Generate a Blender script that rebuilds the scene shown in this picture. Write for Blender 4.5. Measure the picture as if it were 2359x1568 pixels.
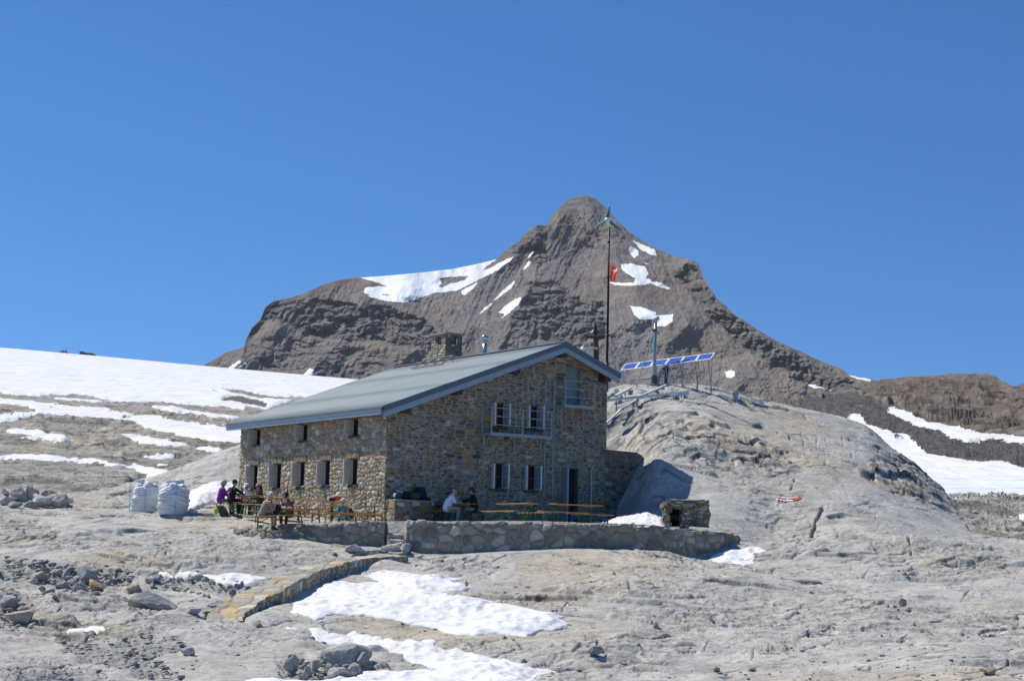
import bpy, bmesh, math, random
import numpy as np
from mathutils import Vector, Matrix

# ------------------------------------------------------------------ scene, camera, light
sc = bpy.context.scene
for o in list(bpy.data.objects): bpy.data.objects.remove(o)
COL = sc.collection
CX, CY, F = 1179.5, 784.0, 4153.2            # photograph measured at 2359 x 1568
PITCH, ROLL = 0.1219, 0.0239
_r0 = np.array([1.0, 0, 0]); _u0 = np.array([0, -math.sin(PITCH), math.cos(PITCH)]); _f0 = np.array([0, math.cos(PITCH), math.sin(PITCH)])
RGT = math.cos(ROLL)*_r0 + math.sin(ROLL)*_u0
UPV = -math.sin(ROLL)*_r0 + math.cos(ROLL)*_u0
cam = bpy.data.cameras.new('camera'); camo = bpy.data.objects.new('camera', cam); COL.objects.link(camo)
cam.sensor_width = 36; cam.lens = F/2359*36; cam.clip_start = 0.1; cam.clip_end = 20000
camo.matrix_world = Matrix([[RGT[0], UPV[0], -_f0[0], 0], [RGT[1], UPV[1], -_f0[1], 0], [RGT[2], UPV[2], -_f0[2], 0], [0, 0, 0, 1]])
sc.camera = camo
sc.render.resolution_x = 1024; sc.render.resolution_y = 680

SUN_LEFT, SUN_EL = math.radians(63), math.radians(53)      # azimuth to the left of the view axis (+y)
sdir = Vector((-math.sin(SUN_LEFT)*math.cos(SUN_EL), math.cos(SUN_LEFT)*math.cos(SUN_EL), math.sin(SUN_EL)))
sun = bpy.data.lights.new('sun', 'SUN'); sun.energy = 4.7; sun.angle = math.radians(0.53); sun.color = (1.0, 0.945, 0.86)
suno = bpy.data.objects.new('sun', sun); COL.objects.link(suno); suno.rotation_euler = (-sdir).to_track_quat('-Z', 'Y').to_euler()
suno.location = (-60, 40, 90)

world = bpy.data.worlds.new('World'); sc.world = world; world.use_nodes = True
wn = world.node_tree.nodes; wl = world.node_tree.links
bg = wn['Background']; sky = wn.new('ShaderNodeTexSky'); sky.sky_type = 'NISHITA'; sky.sun_disc = False
sky.sun_elevation = SUN_EL; sky.sun_rotation = -SUN_LEFT
sky.altitude = 2600; sky.air_density = 1.0; sky.dust_density = 0.15; sky.ozone_density = 3.0
bg.inputs['Strength'].default_value = 0.145
tcw = wn.new('ShaderNodeTexCoord'); mp = wn.new('ShaderNodeMapping'); mp.vector_type = 'POINT'
mp.inputs['Location'].default_value = (0, 0, 0.14); mp.inputs['Scale'].default_value = (1, 1, 1.5)
hs = wn.new('ShaderNodeHueSaturation'); hs.inputs['Hue'].default_value = .500; hs.inputs['Saturation'].default_value = 1.24; hs.inputs['Value'].default_value = 1.03
wl.new(tcw.outputs['Generated'], mp.inputs['Vector']); wl.new(mp.outputs['Vector'], sky.inputs['Vector'])
wl.new(sky.outputs['Color'], hs.inputs['Color']); wl.new(hs.outputs['Color'], bg.inputs['Color'])
sc.view_settings.view_transform = 'Standard'; sc.view_settings.look = 'None'; sc.view_settings.exposure = 0.17; sc.view_settings.gamma = 1.0

# ------------------------------------------------------------------ helpers
def ray(X, Y):
    X = np.asarray(X, float); Y = np.asarray(Y, float)
    d = _f0*F + (X-CX)[..., None]*RGT - (Y-CY)[..., None]*UPV
    return d/d[..., 1:2]                       # y component is 1
def P3(X, Y, D): return ray(X, Y)*np.asarray(D, float)[..., None]
def proj(P):
    P = np.asarray(P, float); d = P@_f0
    return CX+F*(P@RGT)/d, CY-F*(P@UPV)/d
def sstep(a, b, x):
    t = np.clip((x-a)/(b-a), 0, 1); return t*t*(3-2*t)
def _h(ix, iy, s):
    n = (ix.astype(np.int64)*374761393 + iy.astype(np.int64)*668265263 + s*1442695041) & 0xffffffff
    n = ((n ^ (n >> 13))*1274126177) & 0xffffffff
    n = ((n ^ (n >> 15))*2246822519) & 0xffffffff
    return ((n ^ (n >> 14)) & 0xffffff)/float(0xffffff)
def vn(x, y, s=0):
    x, y = np.broadcast_arrays(np.asarray(x, float), np.asarray(y, float))
    ix = np.floor(x); iy = np.floor(y); fx = x-ix; fy = y-iy
    fx = fx*fx*fx*(fx*(fx*6-15)+10); fy = fy*fy*fy*(fy*(fy*6-15)+10)
    a = _h(ix, iy, s); b = _h(ix+1, iy, s); c = _h(ix, iy+1, s); d = _h(ix+1, iy+1, s)
    return (a+(b-a)*fx+(c-a)*fy+(a-b-c+d)*fx*fy)*2-1
def fbm(x, y, o=5, s=0, g=0.5, l=2.03):
    t = 0; a = 1; n = 0
    for i in range(o):
        t = t+a*vn(x+i*17.3, y-i*9.1, s+i*7); n += a; a *= g; x = x*l; y = y*l
    return t/n
def ridged(x, y, o=4, s=0):
    t = 0; a = 1; n = 0
    for i in range(o):
        t = t+a*(1-np.abs(vn(x+i*5.7, y+i*3.3, s+i*5))*2); n += a; a *= .5; x = x*2.1; y = y*2.1
    return t/n
def worley(u, v, s=0, p=2.0, jit=0.85):
    iu = np.floor(u); iv = np.floor(v)
    f1 = np.full(u.shape, 9.); f2 = np.full(u.shape, 9.); cid = np.zeros(u.shape)
    for dx in (-1, 0, 1):
        for dy in (-1, 0, 1):
            a = iu+dx; b = iv+dy
            px = a+.5+(_h(a, b, s)-.5)*jit; py = b+.5+(_h(a, b, s+1)-.5)*jit
            d = (np.abs(px-u)**p+np.abs(py-v)**p)**(1/p)
            k = d < f1
            f2 = np.where(k, f1, np.minimum(f2, d)); f1 = np.where(k, d, f1)
            cid = np.where(k, _h(a, b, s+2), cid)
    return f1, f2, cid
def sdf(px, py, poly):
    """signed distance to polygon, positive inside"""
    poly = np.asarray(poly, float); n = len(poly)
    shp = px.shape; px = px.ravel(); py = py.ravel()
    d = np.full(px.shape, 1e9); ins = np.zeros(px.shape, bool)
    for i in range(n):
        ax, ay = poly[i]; bx, by = poly[(i+1) % n]
        ex, ey = bx-ax, by-ay; L = ex*ex+ey*ey+1e-12
        t = np.clip(((px-ax)*ex+(py-ay)*ey)/L, 0, 1)
        d = np.minimum(d, (px-ax-t*ex)**2+(py-ay-t*ey)**2)
        c = ((ay > py) != (by > py)) & (px < (bx-ax)*(py-ay)/(by-ay+1e-12)+ax)
        ins ^= c
    d = np.sqrt(d)
    return np.where(ins, d, -d).reshape(shp)
def dline(px, py, pts):
    d = np.full(px.shape, 1e9)
    side = np.zeros(px.shape)
    for (ax, ay), (bx, by) in zip(pts[:-1], pts[1:]):
        ex, ey = bx-ax, by-ay; t = np.clip(((px-ax)*ex+(py-ay)*ey)/(ex*ex+ey*ey), 0, 1)
        dd = np.hypot(px-ax-t*ex, py-ay-t*ey); k = dd < d
        side = np.where(k, np.sign(ex*(py-ay)-ey*(px-ax)), side); d = np.where(k, dd, d)
    return d, side

def tag(o, label=None, cat=None, group=None, kind=None):
    if label: o['label'] = label
    if cat: o['category'] = cat
    if group: o['group'] = group
    if kind: o['kind'] = kind
    return o
def empty(name, loc=(0, 0, 0), rz=0, label=None, cat=None, group=None):
    o = bpy.data.objects.new(name, None); o.location = loc; o.rotation_euler = (0, 0, rz); o.empty_display_size = .2
    COL.objects.link(o); return tag(o, label, cat, group)
def link(name, me, mat=None, parent=None, smooth=False):
    o = bpy.data.objects.new(name, me); COL.objects.link(o)
    if mat is not None:
        for m in (mat if isinstance(mat, (list, tuple)) else [mat]): me.materials.append(m)
    if parent: o.parent = parent
    if smooth: me.polygons.foreach_set('use_smooth', np.ones(len(me.polygons), bool))
    return o
def mesh_np(name, V, Q, mat=None, parent=None, smooth=True, attrs=None, cols=None):
    V = np.ascontiguousarray(V, np.float32); Q = np.ascontiguousarray(Q, np.int32)
    me = bpy.data.meshes.new(name); me.vertices.add(len(V)); me.vertices.foreach_set('co', V.ravel())
    k = Q.shape[1]; me.loops.add(Q.size); me.loops.foreach_set('vertex_index', Q.ravel())
    me.polygons.add(len(Q)); me.polygons.foreach_set('loop_start', np.arange(0, Q.size, k, dtype=np.int32))
    me.update(calc_edges=True)
    for n, a in (attrs or {}).items():
        at = me.attributes.new(n, 'FLOAT', 'POINT'); at.data.foreach_set('value', np.ascontiguousarray(a, np.float32).ravel())
    for n, a in (cols or {}).items():
        at = me.attributes.new(n, 'FLOAT_COLOR', 'POINT')
        c = np.ones((len(V), 4), np.float32); c[:, :3] = a; at.data.foreach_set('color', c.ravel())
    return link(name, me, mat, parent, smooth)
def gridq(nr, nc, keep=None):
    i = np.arange(nr*nc).reshape(nr, nc)
    q = np.stack([i[:-1, :-1], i[:-1, 1:], i[1:, 1:], i[1:, :-1]], -1)
    return q[keep] if keep is not None else q.reshape(-1, 4)
def compact(V, Q, attrs):
    u, inv = np.unique(Q, return_inverse=True)
    return V[u], inv.reshape(Q.shape), {k: a[u] for k, a in attrs.items()}
class MB:
    """collects simple solids into one mesh"""
    def __init__(s): s.bm = bmesh.new()
    def box(s, c, d, R=None, bev=0):
        r = bmesh.ops.create_cube(s.bm, size=1); vs = r['verts']
        for v in vs: v.co = Vector((v.co.x*d[0], v.co.y*d[1], v.co.z*d[2]))
        if bev:
            es = list({e for v in vs for e in v.link_edges})
            rr = bmesh.ops.bevel(s.bm, geom=es, offset=bev, segments=1, affect='EDGES')
            vs = list({v for f in rr['faces'] for v in f.verts} | {v for v in vs if v.is_valid})
        for v in vs:
            if R is not None: v.co = R @ v.co
            v.co += Vector(c)
        return s
    def bar(s, a, b, w=.04, h=.04, up=(0, 0, 1)):
        a = Vector(a); b = Vector(b); d = b-a; L = d.length
        if L < 1e-6: return s
        y = d/L; up = Vector(up)
        if abs(y.dot(up)) > .98: up = Vector((1, 0, 0))
        x = y.cross(up).normalized(); z = x.cross(y)
        R = Matrix((x, y, z)).transposed()
        return s.box((a+b)/2, (w, L, h), R)
    def tube(s, pts, r, n=8, cap=True):
        pts = [Vector(p) for p in pts]; rs = r if isinstance(r, (list, tuple)) else [r]*len(pts)
        rings = []; px = None
        for i, p in enumerate(pts):
            t = (pts[min(i+1, len(pts)-1)]-pts[max(i-1, 0)])
            t = t.normalized() if t.length > 1e-9 else Vector((0, 0, 1))
            if px is None: px = t.orthogonal().normalized()
            px = (px-t*px.dot(t)).normalized(); py = t.cross(px)
            rings.append([s.bm.verts.new(p+(px*math.cos(k*2*math.pi/n)+py*math.sin(k*2*math.pi/n))*rs[i]) for k in range(n)])
        for a, b in zip(rings[:-1], rings[1:]):
            for k in range(n): s.bm.faces.new((a[k], a[(k+1) % n], b[(k+1) % n], b[k]))
        if cap: s.bm.faces.new(rings[0][::-1]); s.bm.faces.new(rings[-1])
        return s
    def ell(s, c, r, R=None, u=14, v=10):
        q = bmesh.ops.create_uvsphere(s.bm, u_segments=u, v_segments=v, radius=1)
        for w in q['verts']:
            co = Vector((w.co.x*r[0], w.co.y*r[1], w.co.z*r[2]))
            if R is not None: co = R @ co
            w.co = co+Vector(c)
        return s
    def poly(s, pts, th, n):
        """flat polygon pts extruded by th along n"""
        n = Vector(n)*th
        a = [s.bm.verts.new(Vector(p)) for p in pts]; b = [s.bm.verts.new(Vector(p)+n) for p in pts]
        s.bm.faces.new(a[::-1]); s.bm.faces.new(b)
        for i in range(len(a)):
            j = (i+1) % len(a); s.bm.faces.new((a[i], a[j], b[j], b[i]))
        return s
    def build(s, name, mat, parent=None, smooth=False):
        bmesh.ops.recalc_face_normals(s.bm, faces=s.bm.faces)
        me = bpy.data.meshes.new(name); s.bm.to_mesh(me); s.bm.free()
        return link(name, me, mat, parent, smooth)
def capsule(mb, a, b, ra, rb, n=10):
    a = Vector(a); b = Vector(b); d = (b-a); L = d.length; d = d/max(L, 1e-6)
    pts = []; rs = []
    for k in range(4):
        t = math.pi/2*(1-k/4); pts.append(a-d*ra*math.sin(t)); rs.append(max(ra*math.cos(t), .0008))
    pts.append(a); rs.append(ra); pts.append(b); rs.append(rb)
    for k in range(1, 5):
        t = math.pi/2*k/4; pts.append(b+d*rb*math.sin(t)); rs.append(max(rb*math.cos(t), .0008))
    mb.tube(pts, rs, n)
def remeshed(mb, name, mat, parent, voxel, smooth_it=2):
    o = mb.build(name, mat, parent, True)
    m = o.modifiers.new('r', 'REMESH'); m.mode = 'VOXEL'; m.voxel_size = voxel; m.use_smooth_shade = True
    if smooth_it:
        k = o.modifiers.new('s', 'SMOOTH'); k.iterations = smooth_it; k.factor = .5
    dg = bpy.context.evaluated_depsgraph_get(); dg.update()
    me = bpy.data.meshes.new_from_object(o.evaluated_get(dg)); o.modifiers.clear(); old = o.data; o.data = me
    bpy.data.meshes.remove(old)
    me.polygons.foreach_set('use_smooth', np.ones(len(me.polygons), bool))
    return o

# ------------------------------------------------------------------ materials
def newmat(name, rough=.7, metal=0., spec=.3):
    m = bpy.data.materials.new(name); m.use_nodes = True
    nt = m.node_tree; b = nt.nodes['Principled BSDF']
    b.inputs['Roughness'].default_value = rough; b.inputs['Metallic'].default_value = metal
    b.inputs['Specular IOR Level'].default_value = spec
    return m, nt, b
def nz(nt, scale, detail=5, rough=.55, dist=0, vec=None, stretch=None):
    t = nt.nodes.new('ShaderNodeTexNoise'); t.inputs['Scale'].default_value = scale; t.inputs['Detail'].default_value = detail
    t.inputs['Roughness'].default_value = rough; t.inputs['Distortion'].default_value = dist
    tc = nt.nodes.new('ShaderNodeTexCoord'); src = tc.outputs['Object']
    if stretch is not None:
        mpn = nt.nodes.new('ShaderNodeMapping'); mpn.inputs['Scale'].default_value = stretch[:3]
        if len(stretch) > 3: mpn.inputs['Rotation'].default_value = stretch[3:]
        nt.links.new(src, mpn.inputs['Vector']); src = mpn.outputs['Vector']
    nt.links.new(src, t.inputs['Vector']); return t
def ramp(nt, fac, stops):
    r = nt.nodes.new('ShaderNodeValToRGB'); e = r.color_ramp.elements
    while len(e) > 1: e.remove(e[-1])
    for i, (p, c) in enumerate(stops):
        q = e[0] if i == 0 else e.new(p)
        q.position = p; q.color = (c[0], c[1], c[2], 1) if hasattr(c, '__len__') else (c, c, c, 1)
    nt.links.new(fac, r.inputs['Fac']); return r.outputs['Color']
def mix(nt, a, b, fac, mode='MIX'):
    m = nt.nodes.new('ShaderNodeMix'); m.data_type = 'RGBA'; m.blend_type = mode
    for s, v in ((m.inputs['Factor'], fac), (m.inputs[6], a), (m.inputs[7], b)):
        if isinstance(v, (int, float)): s.default_value = v
        elif isinstance(v, tuple): s.default_value = (*v[:3], 1)
        else: nt.links.new(v, s)
    return m.outputs[2]
def attr(nt, name, color=False):
    a = nt.nodes.new('ShaderNodeAttribute'); a.attribute_name = name
    return a.outputs['Color'] if color else a.outputs['Fac']
def bump(nt, b, h, dist, strength=1.0):
    k = nt.nodes.new('ShaderNodeBump'); k.inputs['Distance'].default_value = dist; k.inputs['Strength'].default_value = strength
    nt.links.new(h, k.inputs['Height'])
    prev = b.inputs['Normal'].links
    if prev: nt.links.new(prev[0].from_socket, k.inputs['Normal'])
    nt.links.new(k.outputs['Normal'], b.inputs['Normal'])
_pm = {}
def plain(name, col, rough=.6, metal=0., var=.15, scale=8, spec=.3, bmp=0):
    if name in _pm: return _pm[name]
    m, nt, b = newmat(name, rough, metal, spec)
    n = nz(nt, scale, 4)
    c0 = tuple(max(0, c*(1-var)) for c in col); c1 = tuple(min(1, c*(1+var)) for c in col)
    nt.links.new(ramp(nt, n.outputs['Fac'], [(.3, c0), (.7, c1)]), b.inputs['Base Color'])
    if bmp: bump(nt, b, n.outputs['Fac'], bmp)
    _pm[name] = m; return m

def rock_material():
    m, nt, b = newmat('limestone', .9, 0, .15)
    big = nz(nt, .13, 5, .6, .6); med = nz(nt, .9, 7, .68, .4); fin = nz(nt, 6, 6, .72, stretch=(.8, 1.1, 1)); sp = nz(nt, 32, 3, .75)
    c = ramp(nt, med.outputs['Fac'], [(.26, (.28, .275, .262)), (.42, (.42, .408, .378)), (.55, (.51, .492, .45)), (.72, (.62, .59, .53))])
    warm = ramp(nt, big.outputs['Fac'], [(.50, 0), (.64, 1)])
    c = mix(nt, c, (1.03, .95, .83), warm, 'MULTIPLY')
    ora = ramp(nt, nz(nt, .55, 6, .7, .8, stretch=(.6, 1.6, 2)).outputs['Fac'], [(.61, 0), (.72, .55)])
    c = mix(nt, c, (.42, .34, .22), ora)
    c = mix(nt, c, ramp(nt, fin.outputs['Fac'], [(.30, .50), (.46, .93), (.62, 1.0), (.74, 1.14)]), 1.0, 'MULTIPLY')
    wv = ramp(nt, nz(nt, 1.8, 6, .75, 1.2, stretch=(.7, 1.2, 1.2, 0, 0, .4)).outputs['Fac'], [(.30, .55), (.37, 1)])
    c = mix(nt, c, wv, .8, 'MULTIPLY')
    c = mix(nt, c, ramp(nt, sp.outputs['Fac'], [(.32, .72), (.5, 1), (.72, 1.14)]), .8, 'MULTIPLY')
    dsh = ramp(nt, nz(nt, 5.5, 4, .75, .5, stretch=(.22, 1.5, 1.3, 0, 0, -.28)).outputs['Fac'], [(.345, .38), (.41, 1)]); msk = ramp(nt, nz(nt, .45, 4, .6).outputs['Fac'], [(.40, .15), (.58, 1)])
    c = mix(nt, c, dsh, msk, 'MULTIPLY')
    pal = ramp(nt, nz(nt, 3.0, 6, .75, 1.6, stretch=(.18, 1.3, 1.2, 0, 0, .22)).outputs['Fac'], [(.60, 0), (.70, .7)])
    c = mix(nt, c, (.62, .585, .52), pal)
    c = mix(nt, c, (.075, .07, .065), attr(nt, 'crk_shade'))  # dark cracks, and shade of ledge risers put into the colour
    c = mix(nt, c, (.27, .265, .25), attr(nt, 'grit'))
    nt.links.new(c, b.inputs['Base Color'])
    bump(nt, b, med.outputs['Fac'], .14, .8); bump(nt, b, fin.outputs['Fac'], .05, .8); bump(nt, b, sp.outputs['Fac'], .010, .8); bump(nt, b, dsh, .03, .6)
    return m
def snow_material(name='snow', warm=0.0):
    m, nt, b = newmat(name, .75, 0, .25)
    n = nz(nt, 2.2, 5, .6); d = nz(nt, .7, 5, .65, .8, stretch=(1, .8, 1))
    c = ramp(nt, n.outputs['Fac'], [(.3, (.68, .685, .69)), (.7, (.77, .77, .765))])
    c = mix(nt, c, (.66, .58, .52), ramp(nt, d.outputs['Fac'], [(.50, 0), (.80, .6+warm)]))
    nt.links.new(c, b.inputs['Base Color'])
    bump(nt, b, n.outputs['Fac'], .10, .5); bump(nt, b, nz(nt, 14, 4).outputs['Fac'], .02, .5)
    return m
def slope_material():
    """far terraces of pale rock between snow fields; 'snow' is where snow lies"""
    m, nt, b = newmat('snowy_slabs', .9, 0, .12)
    big = nz(nt, .03, 5, .6, .5); med = nz(nt, .22, 7, .7, .5, stretch=(.7, 1.0, 1.5, 0, 0, .3)); fin = nz(nt, 1.1, 5, .75, stretch=(.6, .6, 1))
    c = ramp(nt, med.outputs['Fac'], [(.30, (.18, .176, .166)), (.42, (.34, .33, .30)), (.55, (.46, .44, .385)), (.72, (.58, .54, .455))])
    c = mix(nt, c, (1.0, .95, .86), ramp(nt, big.outputs['Fac'], [(.42, 0), (.62, 1)]), 'MULTIPLY')
    c = mix(nt, c, ramp(nt, fin.outputs['Fac'], [(.30, .45), (.5, 1), (.7, 1.15)]), .9, 'MULTIPLY')
    c = mix(nt, c, (.055, .055, .055), attr(nt, 'crk_shade'))  # cracks and ledge faces: shade of the steps goes into the colour too
    dark = attr(nt, 'dark'); brown = attr(nt, 'brown')
    dc = ramp(nt, fin.outputs['Fac'], [(.3, (.07, .067, .065)), (.55, (.135, .128, .12)), (.72, (.25, .235, .21))])
    c = mix(nt, c, dc, dark)
    bc = ramp(nt, med.outputs['Fac'], [(.32, (.11, .095, .08)), (.5, (.21, .175, .14)), (.62, (.27, .22, .165)), (.74, (.45, .31, .18))])
    bc = mix(nt, bc, ramp(nt, fin.outputs['Fac'], [(.3, .55), (.55, 1.1)]), .8, 'MULTIPLY')
    c = mix(nt, c, bc, brown)
    sn = ramp(nt, nz(nt, .09, 5, .6).outputs['Fac'], [(.3, (.68, .685, .69)), (.7, (.76, .76, .755))])
    ice = ramp(nt, nz(nt, .35, 6, .7, 1.2, stretch=(.35, 1.2, 1)).outputs['Fac'], [(.35, (.40, .47, .52)), (.55, (.72, .76, .78))])
    sn = mix(nt, sn, ice, attr(nt, 'ice'))
    streak = ramp(nt, nz(nt, .5, 5, .7, .6, stretch=(1.3, .10, 1, 0, 0, -.15)).outputs['Fac'], [(.36, .78), (.5, 1)])
    sn = mix(nt, sn, streak, .8, 'MULTIPLY')
    a = nt.nodes.new('ShaderNodeMath'); a.operation = 'ADD'; nt.links.new(attr(nt, 'snow'), a.inputs[0])
    e = nt.nodes.new('ShaderNodeMath'); e.operation = 'MULTIPLY_ADD'; nt.links.new(nz(nt, 1.2, 5, .7, stretch=(1, .5, 1)).outputs['Fac'], e.inputs[0]); e.inputs[1].default_value = 1.6; e.inputs[2].default_value = -.8
    nt.links.new(e.outputs[0], a.inputs[1])
    fac = ramp(nt, a.outputs[0], [(.46, 0), (.54, 1)])
    c = mix(nt, c, sn, fac)
    nt.links.new(c, b.inputs['Base Color'])
    hm = mix(nt, fin.outputs['Fac'], (.5, .5, .5), fac)
    bump(nt, b, hm, .8, 1)
    h2 = mix(nt, med.outputs['Fac'], (.5, .5, .5), fac); bump(nt, b, h2, 1.2, .8)
    return m
def mountain_material():
    m, nt, b = newmat('mountain_rock', .95, 0, .08)
    big = nz(nt, .004, 5, .6, .4); med = nz(nt, .02, 8, .68, .3); fin = nz(nt, .09, 6, .75, stretch=(1, 1, 1)); fin2 = nz(nt, .32, 4, .75)
    st = nz(nt, .028, 7, .72, .5, stretch=(.22, .3, 3.2, .14, .16, 0))
    c = ramp(nt, med.outputs['Fac'], [(.3, (.150, .140, .134)), (.5, (.200, .186, .175)), (.68, (.26, .24, .222))])
    c = mix(nt, c, (1.12, .96, .80), ramp(nt, big.outputs['Fac'], [(.44, 0), (.62, 1)]), 'MULTIPLY')
    c = mix(nt, c, ramp(nt, fin.outputs['Fac'], [(.32, .62), (.5, 1), (.68, 1.2)]), .8, 'MULTIPLY')
    c = mix(nt, c, ramp(nt, fin2.outputs['Fac'], [(.32, .68), (.5, 1), (.68, 1.22)]), .8, 'MULTIPLY')
    cl = ramp(nt, st.outputs['Fac'], [(.34, (.11, .11, .115)), (.47, (.19, .18, .175)), (.58, (.26, .245, .23)), (.68, (.34, .30, .25))])
    cl = mix(nt, cl, ramp(nt, fin.outputs['Fac'], [(.32, .55), (.5, 1), (.68, 1.25)]), 1, 'MULTIPLY')
    c = mix(nt, c, cl, attr(nt, 'cliff'))
    c = mix(nt, c, (.30, .23, .16), attr(nt, 'ochre'))
    sn = attr(nt, 'snow')
    a = nt.nodes.new('ShaderNodeMath'); a.operation = 'ADD'; nt.links.new(sn, a.inputs[0])
    e = nt.nodes.new('ShaderNodeMath'); e.operation = 'MULTIPLY_ADD'; nt.links.new(nz(nt, .11, 5, .7).outputs['Fac'], e.inputs[0]); e.inputs[1].default_value = 1.4; e.inputs[2].default_value = -.7
    nt.links.new(e.outputs[0], a.inputs[1])
    fac = ramp(nt, a.outputs[0], [(.45, 0), (.55, 1)])
    c = mix(nt, c, (.84, .845, .85), fac)
    nt.links.new(c, b.inputs['Base Color'])
    bump(nt, b, mix(nt, med.outputs['Fac'], (.5, .5, .5), fac), 9, .6)
    bump(nt, b, mix(nt, fin.outputs['Fac'], (.5, .5, .5), fac), 6, .7)
    hs_ = mix(nt, (.5, .5, .5), st.outputs['Fac'], attr(nt, 'cliff')); bump(nt, b, mix(nt, hs_, (.5, .5, .5), fac), 26, .8)
    return m
def masonry_material(name, rough=.9):
    m, nt, b = newmat(name, rough, 0, .15)
    n = nz(nt, 9, 6, .65); f = nz(nt, 40, 3, .7)
    c = mix(nt, attr(nt, 'stone', True), ramp(nt, n.outputs['Fac'], [(.3, .72), (.5, 1), (.7, 1.2)]), 1, 'MULTIPLY')
    c = mix(nt, c, ramp(nt, f.outputs['Fac'], [(.3, .8), (.7, 1.15)]), 1, 'MULTIPLY')
    nt.links.new(c, b.inputs['Base Color'])
    bump(nt, b, n.outputs['Fac'], .03, .7); bump(nt, b, f.outputs['Fac'], .008, .6)
    return m
M_rock = rock_material(); M_snow = snow_material(); M_slope = slope_material(); M_mtn = mountain_material(); M_mas = masonry_material('masonry')
# ------------------------------------------------------------------ house frame (from the photograph's perspective)
YA = 0.9768
HC = np.array([-4.8296, 71.0414, 1.4478])
AV = np.array([-math.cos(YA), math.sin(YA), 0]); BV = np.array([math.sin(YA), math.cos(YA), 0]); ZV = np.array([0, 0, 1.0])
LA, WB = 13.16, 10.80
EZ, RISE, RB, OVE, OVG, OVR = 4.449, 0.377, 8.18, 0.50, 0.60, 0.30
def HP(a, b, z): return HC+np.multiply.outer(np.asarray(a, float), AV)+np.multiply.outer(np.asarray(b, float), BV)+np.multiply.outer(np.asarray(z, float), ZV)
def roofz(b): b = np.asarray(b, float); return np.where(b < RB, EZ+RISE*(b+OVE), EZ+RISE*(RB+OVE)-RISE*(b-RB))

# ------------------------------------------------------------------ near ground
CT = [  # X, Y, depth : points of the photograph on the bare rock
 (-500,1590,42),(-500,1450,50),(-500,1300,62),(-500,1190,76),(-500,1150,92),
 (0,1565,44),(0,1470,50),(0,1385,56),(0,1312,62),(0,1245,69.5),(0,1192,78),(0,1166,86),(0,1150,95),
 (150,1568,44),(150,1470,50),(150,1380,56),(150,1310,61.5),(150,1240,68),(150,1188,77),(150,1163,88),
 (300,1565,44.3),(300,1470,50),(300,1395,55.5),(300,1320,61),(300,1255,66),(300,1205,71.5),(300,1180,77),(300,1150,90),
 (400,1568,44.5),(400,1480,49.5),(400,1405,54.5),(400,1345,59),(400,1285,63.5),(400,1230,68.5),(400,1183,76),(400,1105,92),
 (500,1555,45),(500,1480,49.5),(500,1425,53),(490,1360,57.5),(500,1300,62),(500,1250,66),(500,1216,70),(500,1182,76),(480,1080,93),
 (555,1232,68.4),(560,1182,77),(552,1030,95),(620,1240,66),(690,1258,65),(640,1285,63.4),(600,1330,60.2),(750,1274,64.5),(820,1279,63.9),(880,1279,63.9),
 (560,1568,44.6),(560,1500,48.3),(560,1452,51.5),(601,1424,54.2),(636,1406,55.4),(666,1394,56.6),(707,1373,58),(742,1352,59.4),(771,1339,60.4),(812,1326,61.6),(856,1323,62.6),(925,1319,63.0),(886,1322,62.9),(945,1317,63.2),(830,1327,62.2),
 (700,1568,44.8),(700,1500,48.5),(700,1445,52),(800,1568,44.8),(800,1470,50.6),(850,1400,56),(850,1360,59),
 (1000,1568,45),(1000,1500,49),(1000,1435,53.5),(1000,1375,57.8),(1000,1325,61.6),(1000,1285,64.4),(955,1277,64.9),
 (1150,1568,45),(1150,1500,48.8),(1150,1440,53),(1150,1380,57.4),(1150,1320,61.6),(1150,1274,64.6),
 (1300,1568,44),(1300,1500,48.4),(1300,1440,52.6),(1300,1380,57.2),(1300,1318,61.6),(1300,1266,64.6),
 (1450,1568,43.8),(1450,1500,48),(1450,1435,52.6),(1450,1370,57.6),(1450,1310,62),(1450,1264,65.2),
 (1600,1568,43.2),(1600,1500,48),(1600,1430,53),(1600,1360,58.6),(1600,1310,63.2),(1610,1288,66.4),(1560,1273,65.6),
 (1750,1568,43),(1750,1480,49.2),(1750,1400,55),(1750,1330,61.5),(1760,1275,67.5),(1740,1235,70.2),(1750,1190,72),(1750,1100,75.6),(1750,1000,81),(1750,952,86),(1750,934,91),
 (1620,1200,71),(1620,1150,73.2),(1620,1050,77),(1620,970,81),(1620,922,86),(1620,895,91),
 (1500,1168,74.6),(1500,1120,75.6),(1500,1060,76.6),(1500,960,82),(1500,905,87),(1500,884,91),(1460,1172,76.6),(1450,1060,79),(1400,1090,82),(1400,960,85),(1400,893,89),(1560,1160,73.8),(1560,1060,76.6),
 (1900,1568,43),(1900,1470,49.5),(1900,1390,55.5),(1900,1320,61.8),(1900,1255,67.2),(1900,1190,71.5),(1900,1110,75.8),(1900,1035,80.5),(1900,985,86.5),(1900,968,91),
 (2000,1130,75.5),(2000,1050,81),(2000,992,90),(2080,1120,78),(2080,1047,87),(2110,1175,75),(2150,1106,84.5),(2190,1155,81),(2205,1178,80.0),
 (2100,1568,43),(2100,1480,48.4),(2100,1390,55.2),(2100,1300,63.6),(2100,1215,72),(2230,1200,79),(2230,1240,72.5),
 (2359,1568,43),(2359,1490,47.8),(2359,1400,54.4),(2359,1310,63.6),(2359,1250,72.5),(2359,1231,80),
 (2850,1600,42),(2850,1450,52),(2850,1330,64),(2850,1275,80),
]
cw = P3([c[0] for c in CT], [c[1] for c in CT], np.array([c[2] for c in CT], float))
ext = []
for s_, z_ in ((-.5, -1), (-.28, -1.2), (-.2, -.5)): ext.append((s_*108, 108, z_))
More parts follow.
